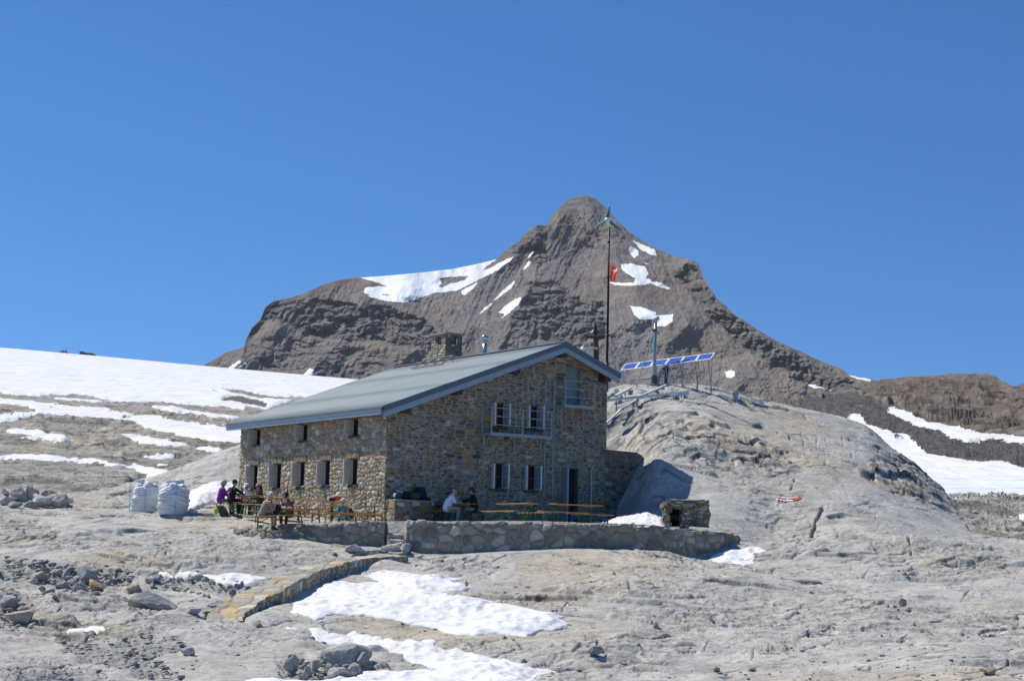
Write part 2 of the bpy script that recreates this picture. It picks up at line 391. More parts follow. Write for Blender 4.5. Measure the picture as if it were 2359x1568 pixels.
for X_, D_, z_ in ((700, 98, 6.0), (900, 95, 5.5), (1100, 95, 5.6), (1250, 92, 6.6), (900, 85, 3.0), (1150, 84, 3.2), (700, 90, 3.8)):
    p = P3(X_, 1150, D_); ext.append((p[0], p[1], z_))
for X_, dz, D_ in ((552, -2.5, 106), (480, -3, 106), (400, -3, 106), (1400, -2, 104), (1500, -2.2, 104), (1620, -2.4, 104), (1750, -2.4, 104), (1900, -3, 103), (2000, -4, 102), (2080, -5, 99), (2150, -5, 96)):
    k = min(range(len(CT)), key=lambda i: abs(CT[i][0]-X_)*1.0-CT[i][2]*2); p = P3(X_, CT[k][1], D_); ext.append((p[0], p[1], cw[k][2]+dz))
for X_, D_, z_ in ((2205, 92, -.4), (2359, 92, .2), (2359, 105, -.6), (2850, 95, -.5), (2850, 108, -1.5), (2150, 108, -1), (1750, 125, 2), (1400, 125, 2), (900, 125, 2), (400, 125, 1), (-300, 125, -1), (2359, 125, -2)):
    p = P3(X_, 1250, D_); ext.append((p[0], p[1], z_))
for x_ in (-22, -10, 0, 10, 22):
    ext += [(x_, 4, -1.8), (x_, 18, -2.6), (x_, 32, -3.1)]
cw = np.vstack([cw, np.array(ext)])
S_ = 12.0
def _k(r2): return .5*r2*np.log(r2+1e-9)
def tps_fit(P, lam=2e-3):
    q = P[:, :2]/S_; n = len(q); r2 = ((q[:, None]-q[None])**2).sum(-1)
    A = np.zeros((n+3, n+3)); A[:n, :n] = _k(r2)+lam*np.eye(n); A[:n, n] = 1; A[:n, n+1:] = q; A[n, :n] = 1; A[n+1:, :n] = q.T
    w = np.linalg.solve(A, np.concatenate([P[:, 2], np.zeros(3)])); return q, w
_q, _w = tps_fit(cw)
def tps(x, y):
    sh = x.shape; u = x.ravel()/S_; v = y.ravel()/S_; out = np.empty(u.shape)
    for i in range(0, len(u), 20000):
        a = u[i:i+20000]; b = v[i:i+20000]
        r2 = (a[:, None]-_q[None, :, 0])**2+(b[:, None]-_q[None, :, 1])**2
        out[i:i+20000] = _k(r2)@_w[:-3]+_w[-3]+_w[-2]*a+_w[-1]*b
    return out.reshape(sh)
# terrace
TW_L = [(533, 70.0), (575, 68.3), (620, 67.1), (700, 66.2), (800, 65.8), (896, 65.5)]
TW_R = [(931, 65.5), (1060, 65.1), (1200, 64.9), (1350, 65.2), (1480, 66.0), (1580, 67.2), (1650, 68.6), (1712, 70.6)]
def XD(X, D, Y=1215): p = P3(X, Y, D); return (float(p[0]), float(p[1]))
TERR = [XD(*q) for q in TW_L]+[XD(*q) for q in TW_R]+[XD(1700, 73), XD(1560, 74.5), XD(1470, 77.3), XD(1380, 80), XD(900, 82), XD(620, 83.2), XD(575, 80.5), XD(560, 76), XD(540, 72.5)]
_tc = [(533,1218,70.0),(600,1209,66.4),(620,1208,67.5),(700,1205,66.5),(800,1201,66.2),(896,1199,66),(931,1198,66),(1200,1199,65.5),(1400,1203,65.8),(1480,1206,66.4),(1600,1222,68),(1700,1233,70.5),(560,1184,77)]
_tcw = [P3(a, b, c) for a, b, c in _tc]+[np.array((*HP(a, b, 0)[:2], HC[2]+z)) for a, b, z in ((0,0,0),(0,5,0),(0,10.8,0),(3,0,.03),(6,0,.1),(9,0,.25),(13,0,.55),(5,5,0),(13,8,.5),(-3,6,-.05),(-3,10,-.03))]
_tcw = np.array(_tcw)
def terrz(x, y):
    d = [np.exp(-((x-p[0])**2+(y-p[1])**2)/(2*2.2**2))+1e-9/(1+(x-p[0])**2+(y-p[1])**2) for p in _tcw]
    return sum(k*p[2] for k, p in zip(d, _tcw))/sum(d)
# path
PR = [(941,1283),(886,1283),(850,1286),(803,1296),(771,1305),(736,1315),(704,1331),(666,1349),(642,1366),(619,1375),(596,1387),(584,1401),(563,1412),(557,1436)]
PL = [(884,1274),(827,1280),(783,1290),(739,1298),(704,1305),(663,1314),(642,1322),(625,1337),(584,1357),(549,1366),(519,1387),(484,1404),(476,1420),(476,1436)]
_py = [1270,1283,1296,1305,1315,1331,1349,1366,1387,1412,1436]; _pd = [65.2,63.8,62,61.1,60.3,59,57.6,56.5,55.2,53.8,52.4]
def resamp(pts, n):
    p = np.array(pts, float); d = np.r_[0, np.cumsum(np.hypot(*np.diff(p, axis=0).T))]; t = np.linspace(0, d[-1], n)
    return np.stack([np.interp(t, d, p[:, i]) for i in range(p.shape[1])], 1)
NPATH = 90
_r = resamp(PR, NPATH); _l = resamp(PL, NPATH)
pathR = P3(_r[:, 0], _r[:, 1], np.interp(_r[:, 1], _py, _pd)); pathL = P3(_l[:, 0], _l[:, 1], np.interp(_l[:, 1], _py, _pd))
PATHP = [tuple(p[:2]) for p in pathR]+[tuple(p[:2]) for p in pathL[::-1]]

# rubble hollows (image coordinates, depth found by ray)
GRIT = [[(0,1290),(60,1285),(120,1300),(230,1310),(300,1325),(290,1345),(200,1368),(150,1352),(60,1330),(0,1350)],
        [(130,1460),(180,1468),(260,1478),(330,1455),(420,1470),(430,1490),(360,1515),(420,1560),(330,1560),(260,1535),(200,1520),(150,1500)],
        [(0,1365),(50,1375),(70,1420),(40,1450),(0,1445)],
        [(640,1520),(700,1510),(760,1530),(860,1535),(830,1568),(650,1568)],
        [(330,1325),(420,1322),(560,1345),(540,1372),(420,1355),(360,1340)],
        [(30,1550),(120,1545),(240,1555),(240,1575),(20,1575)]]
def base_h(x, y):
    """smooth ground without the rock's own relief"""
    return tps(x, y)
def march(X, Y, hfun=None, d0=40, d1=100, n=500):
    D = np.linspace(d0, d1, n); r = ray(X, Y)
    x = r[0]*D; y = r[1]*D; z = r[2]*D
    h = (hfun or ground_h)(x, y); k = np.where(h > z)[0]
    if len(k) == 0: return None
    i = k[0]
    if i == 0: return np.array([x[0], y[0], h[0]])
    a = (z[i-1]-h[i-1]); b = (h[i]-z[i]); t = a/(a+b+1e-9); Dm = D[i-1]+t*(D[i]-D[i-1])
    return r*Dm
# coarse table of the tps for speed
_sx = np.linspace(-.46, .46, 231); _dy = np.concatenate([np.linspace(3, 40, 30)[:-1], np.linspace(40, 126, 216)])
_S, _D = np.meshgrid(_sx, _dy); _T = tps(_S*_D, _D)
def bil(s, d):
    i = np.interp(s, _sx, np.arange(len(_sx))); j = np.interp(d, _dy, np.arange(len(_dy)))
    i0 = np.minimum(i.astype(int), len(_sx)-2); j0 = np.minimum(j.astype(int), len(_dy)-2); fi = i-i0; fj = j-j0
    return (_T[j0, i0]*(1-fi)+_T[j0, i0+1]*fi)*(1-fj)+(_T[j0+1, i0]*(1-fi)+_T[j0+1, i0+1]*fi)*fj
def tpsf(x, y): return bil(x/np.maximum(y, 1), y)
def path_z(x, y):
    c = (pathR+pathL)/2; d2 = (x.ravel()[:, None]-c[None, :, 0])**2+(y.ravel()[:, None]-c[None, :, 1])**2
    return c[d2.argmin(1), 2].reshape(x.shape)
CRACKS = []
def _c4(w, *p): CRACKS.append(([(1670.1+.30223*a, 1094.2+.30223*b) for a, b in p], w if w > 2 else .6*w))
def _c8(w, *p): CRACKS.append(([(1727.7+.27551*a, 835.1+.27551*b) for a, b in p], w))
def _c3(w, *p): CRACKS.append(([(1094.2+.31737*a, 1151.8+.31737*b) for a, b in p], w*.6))
_c4(3.2,(745,230),(712,310),(690,330),(660,455)); _c4(1.6,(1150,270),(1152,322)); _c4(2.4,(1405,515),(1415,560),(1422,602)); _c4(1.6,(958,650),(965,740)); _c4(2,(1110,700),(1075,745),(1040,780)); _c4(1.8,(1805,935),(1830,905),(1885,880))
_c4(1.4,(1185,350),(1160,415)); _c4(2.2,(530,10),(515,60),(500,92)); _c4(1.4,(432,12),(420,62)); _c4(1.6,(932,90),(930,120),(938,155)); _c4(1.3,(1240,468),(1330,480),(1400,503),(1450,518)); _c4(1.8,(845,435),(880,468),(910,470)); _c4(1.5,(1040,1130),(1140,1146)); _c4(1.5,(580,1128),(690,1150)); _c4(1.8,(205,1390),(225,1330)); _c4(1.6,(332,1308),(330,1362)); _c4(1.4,(2140,675),(2279,705)); _c4(1.2,(740,815),(850,845),(925,858)); _c4(1.3,(830,1030),(940,1052))
_c4(2.0,(1310,1140),(1400,1165),(1490,1168)); _c4(1.6,(1590,1360),(1680,1378)); _c4(1.3,(1100,240),(1115,232)); _c4(1.5,(1680,660),(1700,690)); _c4(1.5,(1760,690),(1820,655))
for p in (((630,588),(633,640),(642,702)),((773,598),(778,680),(776,765)),((1062,648),(1075,740),(1092,800)),((560,588),(563,640),(553,705)),((435,560),(432,620),(452,702)),((826,600),(845,690)),((848,770),(852,800)),((480,615),(492,660)),((297,590),(303,620)),((910,660),(914,740))): _c8(.9, *p)
_c3(1.8,(712,728),(690,745),(640,775),(622,830)); _c3(2,(1655,1102),(1700,1040)); _c3(2.2,(800,985),(812,1050)); _c3(1.3,(1060,688),(1190,688)); _c3(1.3,(0,575),(150,545),(180,500),(120,450)); _c3(1.5,(1590,870),(1700,885),(1780,890)); _c3(1.3,(1810,940),(1820,910)); _c3(1.5,(470,1215),(620,1240)); _c3(1.4,(690,440),(780,462),(900,485),(930,500)); _c3(1.5,(1740,465),(1900,485)); _c3(1.6,(2000,510),(2120,525),(2280,545)); _c3(1.5,(120,1050),(190,1055))
ROUGH = [([(1395,945),(1500,935),(1640,985),(1760,1010),(1860,1062),(1800,1098),(1650,1085),(1500,1052),(1395,1015)], 1.), ([(2050,1028),(2120,1050),(2235,1195),(2130,1160),(2060,1120),(1990,1090),(2030,1060)], 1.2), ([(1700,1100),(1850,1140),(1900,1250),(1850,1300),(1700,1260),(1720,1180)], .5), ([(2000,1250),(2260,1260),(2359,1330),(2200,1345),(1950,1290)], .6), ([(0,1185),(110,1200),(200,1270),(60,1270),(0,1260)], .7),
 ([(1700,1370),(2359,1390),(2359,1500),(1800,1480),(1500,1420)], .5), ([(330,1270),(600,1210),(740,1290),(600,1310),(380,1320)], .45), ([(960,1275),(1130,1290),(1130,1330),(960,1320)], .8), ([(1390,1460),(1560,1450),(1600,1500),(1300,1560),(1200,1530)], .6), ([(0,1370),(300,1350),(480,1430),(300,1470),(60,1460)], .5)]
def relief(x, y):
    wx = x+.35*fbm(x/3, y/3, 3, 91); wy = y+.35*fbm(x/3, y/3, 3, 57)
    rough = sstep(-.15, .35, fbm(x/7, y/4, 3, 12))
    z = .30*fbm(x/6.0, y/4.5, 3, 3)
    # long ledges of bedding that dip to the right
    u = (wx*.94-wy*.34); v = (wx*.34+wy*.94)
    n = fbm(u/8.0, v/2.8, 4, 31)+.05*fbm(x/.9, y/.6, 3, 32)
    k = 3.2; q = n*k; f = q-np.floor(q); riser = np.exp(-((f-.5)/.05)**2); on = sstep(-.05, .35, fbm(x/4, y/3, 2, 33)+.35*(rough-.4))
    st = (np.floor(q)+sstep(.42, .58, f))/k
    z = z+.75*(st-n)*on
    n2 = fbm(u/2.2, v/.8, 4, 77); q2 = n2*3; f2 = q2-np.floor(q2)
    on2 = sstep(.1, .5, fbm(x/2.5, y/2, 2, 78)+.5*(rough-.5))
    z = z+.22*((np.floor(q2)+sstep(.40, .60, f2))/3-n2)*on2
    a, b, c = worley((wx+.3*wy)/3.1, (wy-.45*wx)/1.7, 5); e = b-a
    ck_shade = np.exp(-(e/.022)**2)*sstep(.15, .5, fbm(x/2.1, y/2.1, 2, 44)+.2*rough)
    z = z-.12*ck_shade
    a, b, c = worley((wx-.2*wy)/.95, (wy+.3*wx)/.55, 9); ck2 = np.exp(-((b-a)/.045)**2)*sstep(.15, .5, fbm(x/1.7, y/1.7, 2, 45))*rough
    z = z-.045*ck2+.07*(c-.5)*sstep(-.1, .4, fbm(x/3, y/3, 2, 46))
    n3 = fbm((u+.4*wy)/1.3, v/.42, 3, 97); q3 = n3*3; f3 = q3-np.floor(q3); on3 = sstep(-.1, .4, fbm(x/1.9, y/1.4, 2, 98)+.4*(rough-.3))
    z = z+.055*((np.floor(q3)+sstep(.44, .56, f3))/3*3-q3)*on3
    ck2 = np.maximum(ck2, .8*on3*np.exp(-((f3-.5)/.07)**2)*sstep(-.1, .4, fbm(x/.6, y/.5, 2, 99)))  # small risers get their shade painted in with the cracks
    z = z+.050*fbm(x/.8, y/.55, 4, 8)*(.35+rough)+.016*ridged(x/.25, y/.18, 3, 18)*(.3+rough)
    return z, np.clip(ck_shade*1.0+ck2*.55+riser*.7*on*sstep(-.1, .3, fbm(x/1.3, y/1.3, 2, 47))+.3*on2*np.exp(-((f2-.5)/.07)**2), 0, 1), rough  # real cracks plus painted shade on the ledge risers
def crumbly(x, y, X, Y):
    """roughness placed where the rock is broken"""
    m = np.zeros(x.shape)
    for p, a in ROUGH: m = np.maximum(m, a*sstep(-12, 14, sdf(X, Y, p)+12*fbm(X/30, Y/18, 3, 88)))
    a, b, c = worley((x+.4*y)/.85, (y-.3*x)/.6+x*.1, 51); a2, b2, c2 = worley(x/.38, y/.33, 53)
    z = m*(.24*(c-.5)+.10*(c2-.5)+.16*ridged(x/1.3, y/1.0, 4, 55)-.10)
    ck_shade = m*np.clip(np.exp(-((b-a)/.09)**2)*.8+np.exp(-((b2-a2)/.12)**2)*.35, 0, 1)
    for pts, w in CRACKS:
        P = np.array(pts); sel = (X > P[:, 0].min()-9) & (X < P[:, 0].max()+9) & (Y > P[:, 1].min()-9) & (Y < P[:, 1].max()+9)
        if not sel.any(): continue
        d, _ = dline(X[sel]+1.2*vn(X[sel]/5, Y[sel]/5, 3), Y[sel]+1.2*vn(X[sel]/5, Y[sel]/5, 4), pts); t = np.exp(-(d/(w*(.5+.8*(fbm(X[sel]/9, Y[sel]/9, 2, 6)+.3))))**2)
        zz = z[sel]; zz -= .08*w*t; z[sel] = zz; cc = ck_shade[sel]; cc = np.maximum(cc, .55*t); ck_shade[sel] = cc
    return z, ck_shade
def ground_h(x, y, detail=False):
    x = np.asarray(x, float); y = np.asarray(y, float)
    z = tpsf(x, y)
    if detail:
        r, ck_shade, rg = relief(x, y)
        Xi, Yi = proj(np.stack([x, np.maximum(y, 2), z], -1)); cz, c2_ = crumbly(x, y, Xi, Yi); r = r+cz; ck_shade = np.maximum(ck_shade, c2_)
    else:
        r = .30*fbm(x/6.0, y/4.5, 3, 3); ck_shade = None
    Xa = CX+x/np.maximum(y, 1)*F
    edge = Xa-np.interp(y, [75, 77, 80, 84.5, 90, 96], [2240, 2226, 2208, 2168, 2108, 2060])-10*fbm(y/2.2, y*0+1, 3, 13)
    z = z-np.interp(y, [74, 77, 82, 96], [0, .6, 1.7, 2.4])*sstep(-4, 16, edge)*sstep(1900, 2000, Xa)*(1-.6*sstep(2300, 2420, Xa))*(y < 110)
    near = (y > 50) & (y < 86) & (np.abs(x) < 18)
    rk = np.ones(x.shape); tz = np.full(x.shape, -99.)
    if near.any():
        xn = x[near]; yn = y[near]
        st = sdf(xn, yn, TERR); t = terrz(xn, yn)+.03*fbm(xn/1.2, yn/1.2, 3, 5)
        if detail: t = t+.05*r[near]*0.5
        damp = 1-.75*sstep(-1.6, -.2, st)
        tt = tz[near]; tt[st > 0.16] = t[st > 0.16]; tz[near] = tt
        rn = rk[near]; rn *= damp
        sp = sdf(xn, yn, PATHP); rn *= 1-.8*sstep(-.5, 0, sp); rk[near] = rn
        z2 = z[near]+r[near]*rn
        # inside the terrace the built floor replaces the rock, save where the knoll rises through it
        z2 = np.where(st > .16, np.where(z2 > t+.9, z2, t), z2)
        far = (xn > XD(1440, 75)[0]) & (st > .16)
        z2 = np.where(far, np.maximum(z[near]+r[near]*rn-.0, t), z2)
        inp = sp > -.05
        z2 = np.where(inp, np.minimum(z2, path_z(xn, yn)-.12), z2)
        out = z+r; out[near] = z2
    else: out = z+r
    return (out, ck_shade, rg if detail else None) if detail else out

def build_ground():
    s = np.linspace(-.42, .42, 1300)
    D = np.concatenate([np.linspace(3, 40, 60)[:-1], np.linspace(40, 69, 560)[:-1], np.linspace(69, 93, 420)[:-1], np.linspace(93, 124, 110)])
    S, Dg = np.meshgrid(s, D); x = S*Dg; y = Dg
    z, ck_shade, rg = ground_h(x, y, True)
    X, Y = proj(np.stack([x, y, z], -1))
    gr = np.zeros(x.shape)
    for g in GRIT:
        sel = (Y > 1240) & (Y < 1650) & (y < 70)
        v = np.zeros(x.shape); v[sel] = sstep(-10, 12, sdf(X[sel], Y[sel], g)+14*vn(x[sel]*1.7, y[sel]*1.7, 6)); gr = np.maximum(gr, v)
    gr = np.maximum(gr, .3*sstep(.38, .6, fbm(x/3.3, y/1.8, 4, 61)+.0)*(y < 70))
    z = z+gr*(.05*ridged(x/.22, y/.2, 2, 71)-.10)
    keep = None
    Q = gridq(*x.shape)
    o = mesh_np('rock_ground', np.stack([x, y, z], -1).reshape(-1, 3), Q, M_rock, None, True, {'crk_shade': ck_shade.ravel()*(1-gr.ravel()*.7), 'grit': gr.ravel()*.6})
    tag(o, kind='structure'); return o
build_ground()

# ------------------------------------------------------------------ snow lying on the near rock
def cv2(p): return [(460.7+.29296*a, 1123+.29296*b) for a, b in p]
def cv3(p): return [(1094.2+.31737*a, 1151.8+.31737*b) for a, b in p]
def cv1(p): return [(.29296*a, 1180.6+.29296*b) for a, b in p]
def cv4(p): return [(230.4+.29296*a, 1065.4+.29296*b) for a, b in p]
F1 = cv2([(705,950),(740,900),(800,850),(870,815),(960,760),(1090,745),(1240,755),(1380,755),(1390,740),(1330,715),(1240,700),(1310,680),(1400,660),(1560,655),(1700,680),(1850,690),(1960,700),(2090,715),(2130,735),(2000,738),(2060,760),(2190,790),(2080,812),(1880,825),(1950,855),(2060,870),(2200,880),(2359,905)])+cv3([(40,722),(300,770),(420,800),(560,830),(700,850),(650,870),(730,905),(600,935),(480,960),(400,990),(200,985),(60,975)])+cv2([(2359,1165),(2210,1160),(2150,1160),(1990,1150),(1850,1120),(1700,1085),(1570,1050),(1450,1025),(1300,1005),(1200,1015),(1060,1005),(930,1030),(830,1005),(730,985)])
F2 = cv2([(680,1095),(740,1100),(820,1120),(870,1105),(960,1115),(1040,1140),(1120,1160),(1220,1130),(1300,1155),(1450,1165),(1520,1190),(1530,1215),(1610,1235),(1620,1200),(1700,1220),(1800,1190),(1890,1215),(1890,1250),(1960,1265),(2040,1260),(2100,1290),(2250,1305)])+cv3([(0,1110),(100,1120),(170,1150),(300,1175),(400,1200),(480,1230),(600,1245),(560,1275),(470,1300),(400,1350),(300,1420)])+cv2([(1500,1640),(700,1640),(350,1560),(310,1515),(500,1512),(760,1518),(960,1510),(1200,1510),(1300,1495),(1290,1470),(1420,1450),(1600,1445),(1760,1440),(1730,1410),(1650,1375),(1600,1330),(1560,1295),(1450,1275),(1300,1275),(1220,1255),(1000,1225),(940,1215),(890,1190),(850,1150),(780,1130),(740,1115)])
F3 = cv1([(1370,490),(1400,460),(1560,460),(1700,480),(1760,470),(1900,465),(2050,495),(2150,515),(2060,540),(1960,580),(1940,600),(1850,570),(1750,560),(1650,545),(1560,510),(1450,510)])
F3b = cv1([(1235,470),(1320,458),(1385,495),(1360,508),(1290,495)])
F4 = cv1([(335,912),(370,898),(470,900),(520,893),(640,908),(740,893),(830,898),(865,930),(898,962),(820,962),(740,942),(640,938),(540,928),(480,914)])
R1 = cv3([(1650,430),(1720,395),(1800,375),(1900,355),(2030,340),(2100,350),(2190,370),(2100,385),(2050,420),(2030,460),(1960,485),(1850,470),(1750,460)])
HL = cv4([(690,300),(705,235),(800,220),(900,203),(1000,190),(1110,186),(1120,310),(1000,330),(900,335),(860,345),(800,375),(760,402),(690,402)])
def snow_patch(poly, th, label, edge=.55, res=.055, zoff=0, suncup=.085):
    wp = [march(a, b) for a, b in poly]; wp = np.array([p for p in wp if p is not None])[:, :2]
    x0, y0 = wp.min(0)-.35; x1, y1 = wp.max(0)+.35
    nx = int((x1-x0)/res)+2; ny = int((y1-y0)/res)+2
    x, y = np.meshgrid(np.linspace(x0, x1, nx), np.linspace(y0, y1, ny))
    sd = sdf(x, y, wp)+.26*fbm(x/.9, y/1.1, 4, 21)-.04
    g, ck_shade, rg = ground_h(x, y, True)
    sm = tpsf(x, y)+.30*fbm(x/6.0, y/4.5, 3, 3)
    t = th*(1-np.exp(-np.maximum(sd, 0)/edge))+.015
    cup = -suncup*np.abs(fbm(x/.55, y/.8, 2, 33))*1.6+.02*fbm(x/.2, y/.25, 2, 34)+.12*fbm(x/2.0, y/2.3, 2, 35)
    top = np.maximum(sm*.55+g*.45, g-.10)+t+cup*sstep(0, .5, sd)+zoff
    w = sstep(-.10, .06, sd)
    z = top*w+(g-.35)*(1-w)
    keep = (sd > -.18); kq = keep[:-1, :-1] | keep[1:, 1:] | keep[:-1, 1:] | keep[1:, :-1]
    V = np.stack([x, y, z], -1).reshape(-1, 3); Q = gridq(ny, nx, kq)
    V, Q, _ = compact(V, Q, {})
    o = mesh_np('snow_patch', V, Q, M_snow, None, True); tag(o, label, kind='structure'); return o
snow_patch(F1, .22, 'large white snow patch beside the stone path in the foreground')
snow_patch(F2, .22, 'long white snow patch running off the bottom edge of the picture')
snow_patch(F3, .16, 'small snow patch left of the stone path, edged with stones')
snow_patch(F3b, .10, 'tiny snow tongue left of the path')
snow_patch(F4, .13, 'narrow snow strip on the rubble at lower left')
snow_patch(R1, .22, 'snow patch at the right end of the terrace wall')
snow_patch(HL, .55, 'snow bank at the left end of the hut behind the bags', zoff=.12)
# ------------------------------------------------------------------ left slope with snow fields and glacier
def cv7(p): return [(.24413*a, 777.5+.24413*b) for a, b in p]
def cvz(p): return [(518.3+.29383*a, 777.5+.29383*b) for a, b in p]
def cv8(p): return [(1727.7+.27551*a, 835.1+.27551*b) for a, b in p]
GL = [(-900,500)]+[(-900,890)]+cv7([(-900,500),(0,525),(150,550),(380,555),(400,540),(590,545),(720,538),(850,560),(1000,590),(1130,610),(1300,620),(1450,612),(1570,615),(1700,630),(1850,640),(2000,655),(2100,650),(2200,670),(2300,690)])+cvz([(170,535),(330,565),(380,540),(520,495),(600,470),(1100,520),(3400,700)])+[(1600,500)]
GLI = [cv7([(2095,595),(2120,570),(2180,555),(2280,550)])+cvz([(170,470),(300,500),(335,530),(320,545),(150,520),(60,500),(0,497)]),
       cv7([(2110,487),(2250,498)])+cvz([(140,415),(260,445),(400,462),(590,468),(560,490),(330,478),(240,472),(150,450),(60,432)]),
       cv7([(2020,503),(2080,512),(2060,516)])]
SL = [cv7([(-900,520),(0,575),(130,590),(330,605),(420,625),(610,640),(640,655),(780,655),(900,665),(1000,670),(1040,695),(1200,710),(1300,735),(1430,735),(1540,745),(1530,770),(1600,790),(1750,800),(1900,830),(2100,850),(2300,852),(3500,900),(3500,1100),(2330,1000),(2200,1015),(2050,990),(1900,965),(1750,935),(1600,900),(1500,880),(1350,845),(1250,810),(1150,790),(1080,780),(1050,770),(1000,775),(850,760),(750,765),(640,745),(500,735),(400,730),(300,735),(200,750),(100,770),(0,795),(-900,760)]),
      cv7([(450,568),(600,573),(700,573),(850,588),(1000,598),(1100,605),(1050,618),(900,608),(700,593),(550,582)]),
      cv7([(1420,650),(1500,643),(1650,653),(1750,678),(1900,703),(2050,723),(2200,743),(2270,765),(2200,777),(2050,757),(1900,737),(1750,717),(1650,722),(1550,688),(1450,667)]),
      cv7([(50,880),(150,855),(240,868),(350,878),(450,908),(560,918),(630,928),(710,945),(640,967),(560,977),(450,967),(330,962),(200,957),(300,942),(220,927),(120,912),(70,897)]),
      cv7([(1115,913),(1250,922),(1400,943),(1500,968),(1650,998),(1770,1020),(1650,1034),(1500,1028),(1350,1003),(1250,978),(1180,948)]),
      cv7([(1840,1040),(1980,1038),(2110,1060),(2060,1090),(1950,1087),(1870,1067)]), cv7([(1350,1100),(1500,1095),(1650,1105),(1560,1124),(1420,1117)]),
      cv7([(1475,1170),(1590,1173),(1570,1198),(1500,1193)]), cv7([(215,835),(270,832),(265,845),(220,845)]), cv7([(1335,905),(1420,915),(1380,928)]), cv7([(1610,935),(1655,942),(1640,952)]), cv7([(915,825),(960,828),(1010,845),(960,840)]),
      cv7([(-900,1080),(0,1125),(100,1105),(250,1105),(400,1105),(550,1120),(680,1145),(800,1155),(870,1145),(950,1165),(1050,1195),(1200,1215),(1265,1190),(1235,1153),(1350,1195),(1500,1230),(1600,1260),(1730,1290),(1680,1310),(1600,1345),(1560,1400),(1500,1500),(1300,1500),(1280,1380),(1320,1320),(1400,1300),(1300,1260),(1180,1228),(1050,1218),(950,1198),(850,1183),(700,1178),(550,1172),(400,1168),(200,1158),(80,1150),(-900,1130)]),
      cv7([(615,1188),(740,1205),(700,1209),(640,1202)])]
SLI = [cv7([(-900,600),(0,630),(120,645),(260,660),(345,710),(250,722),(0,713),(-900,700)]), cv7([(485,665),(560,675),(540,682),(490,675)]), cv7([(1190,740),(1270,742),(1210,765),(1120,775)])]
def crestB(X): return np.interp(X, [-900,-200,0,230,475,815,1000,1200,1600], [745,782,800,820,843,873,887,905,935])
def snowmask(X, Y, pos, neg, w):
    m = np.full(X.shape, -50.)
    for p in pos: m = np.maximum(m, sdf(X, Y, p))
    for p in neg: m = np.minimum(m, -sdf(X, Y, p))
    return m
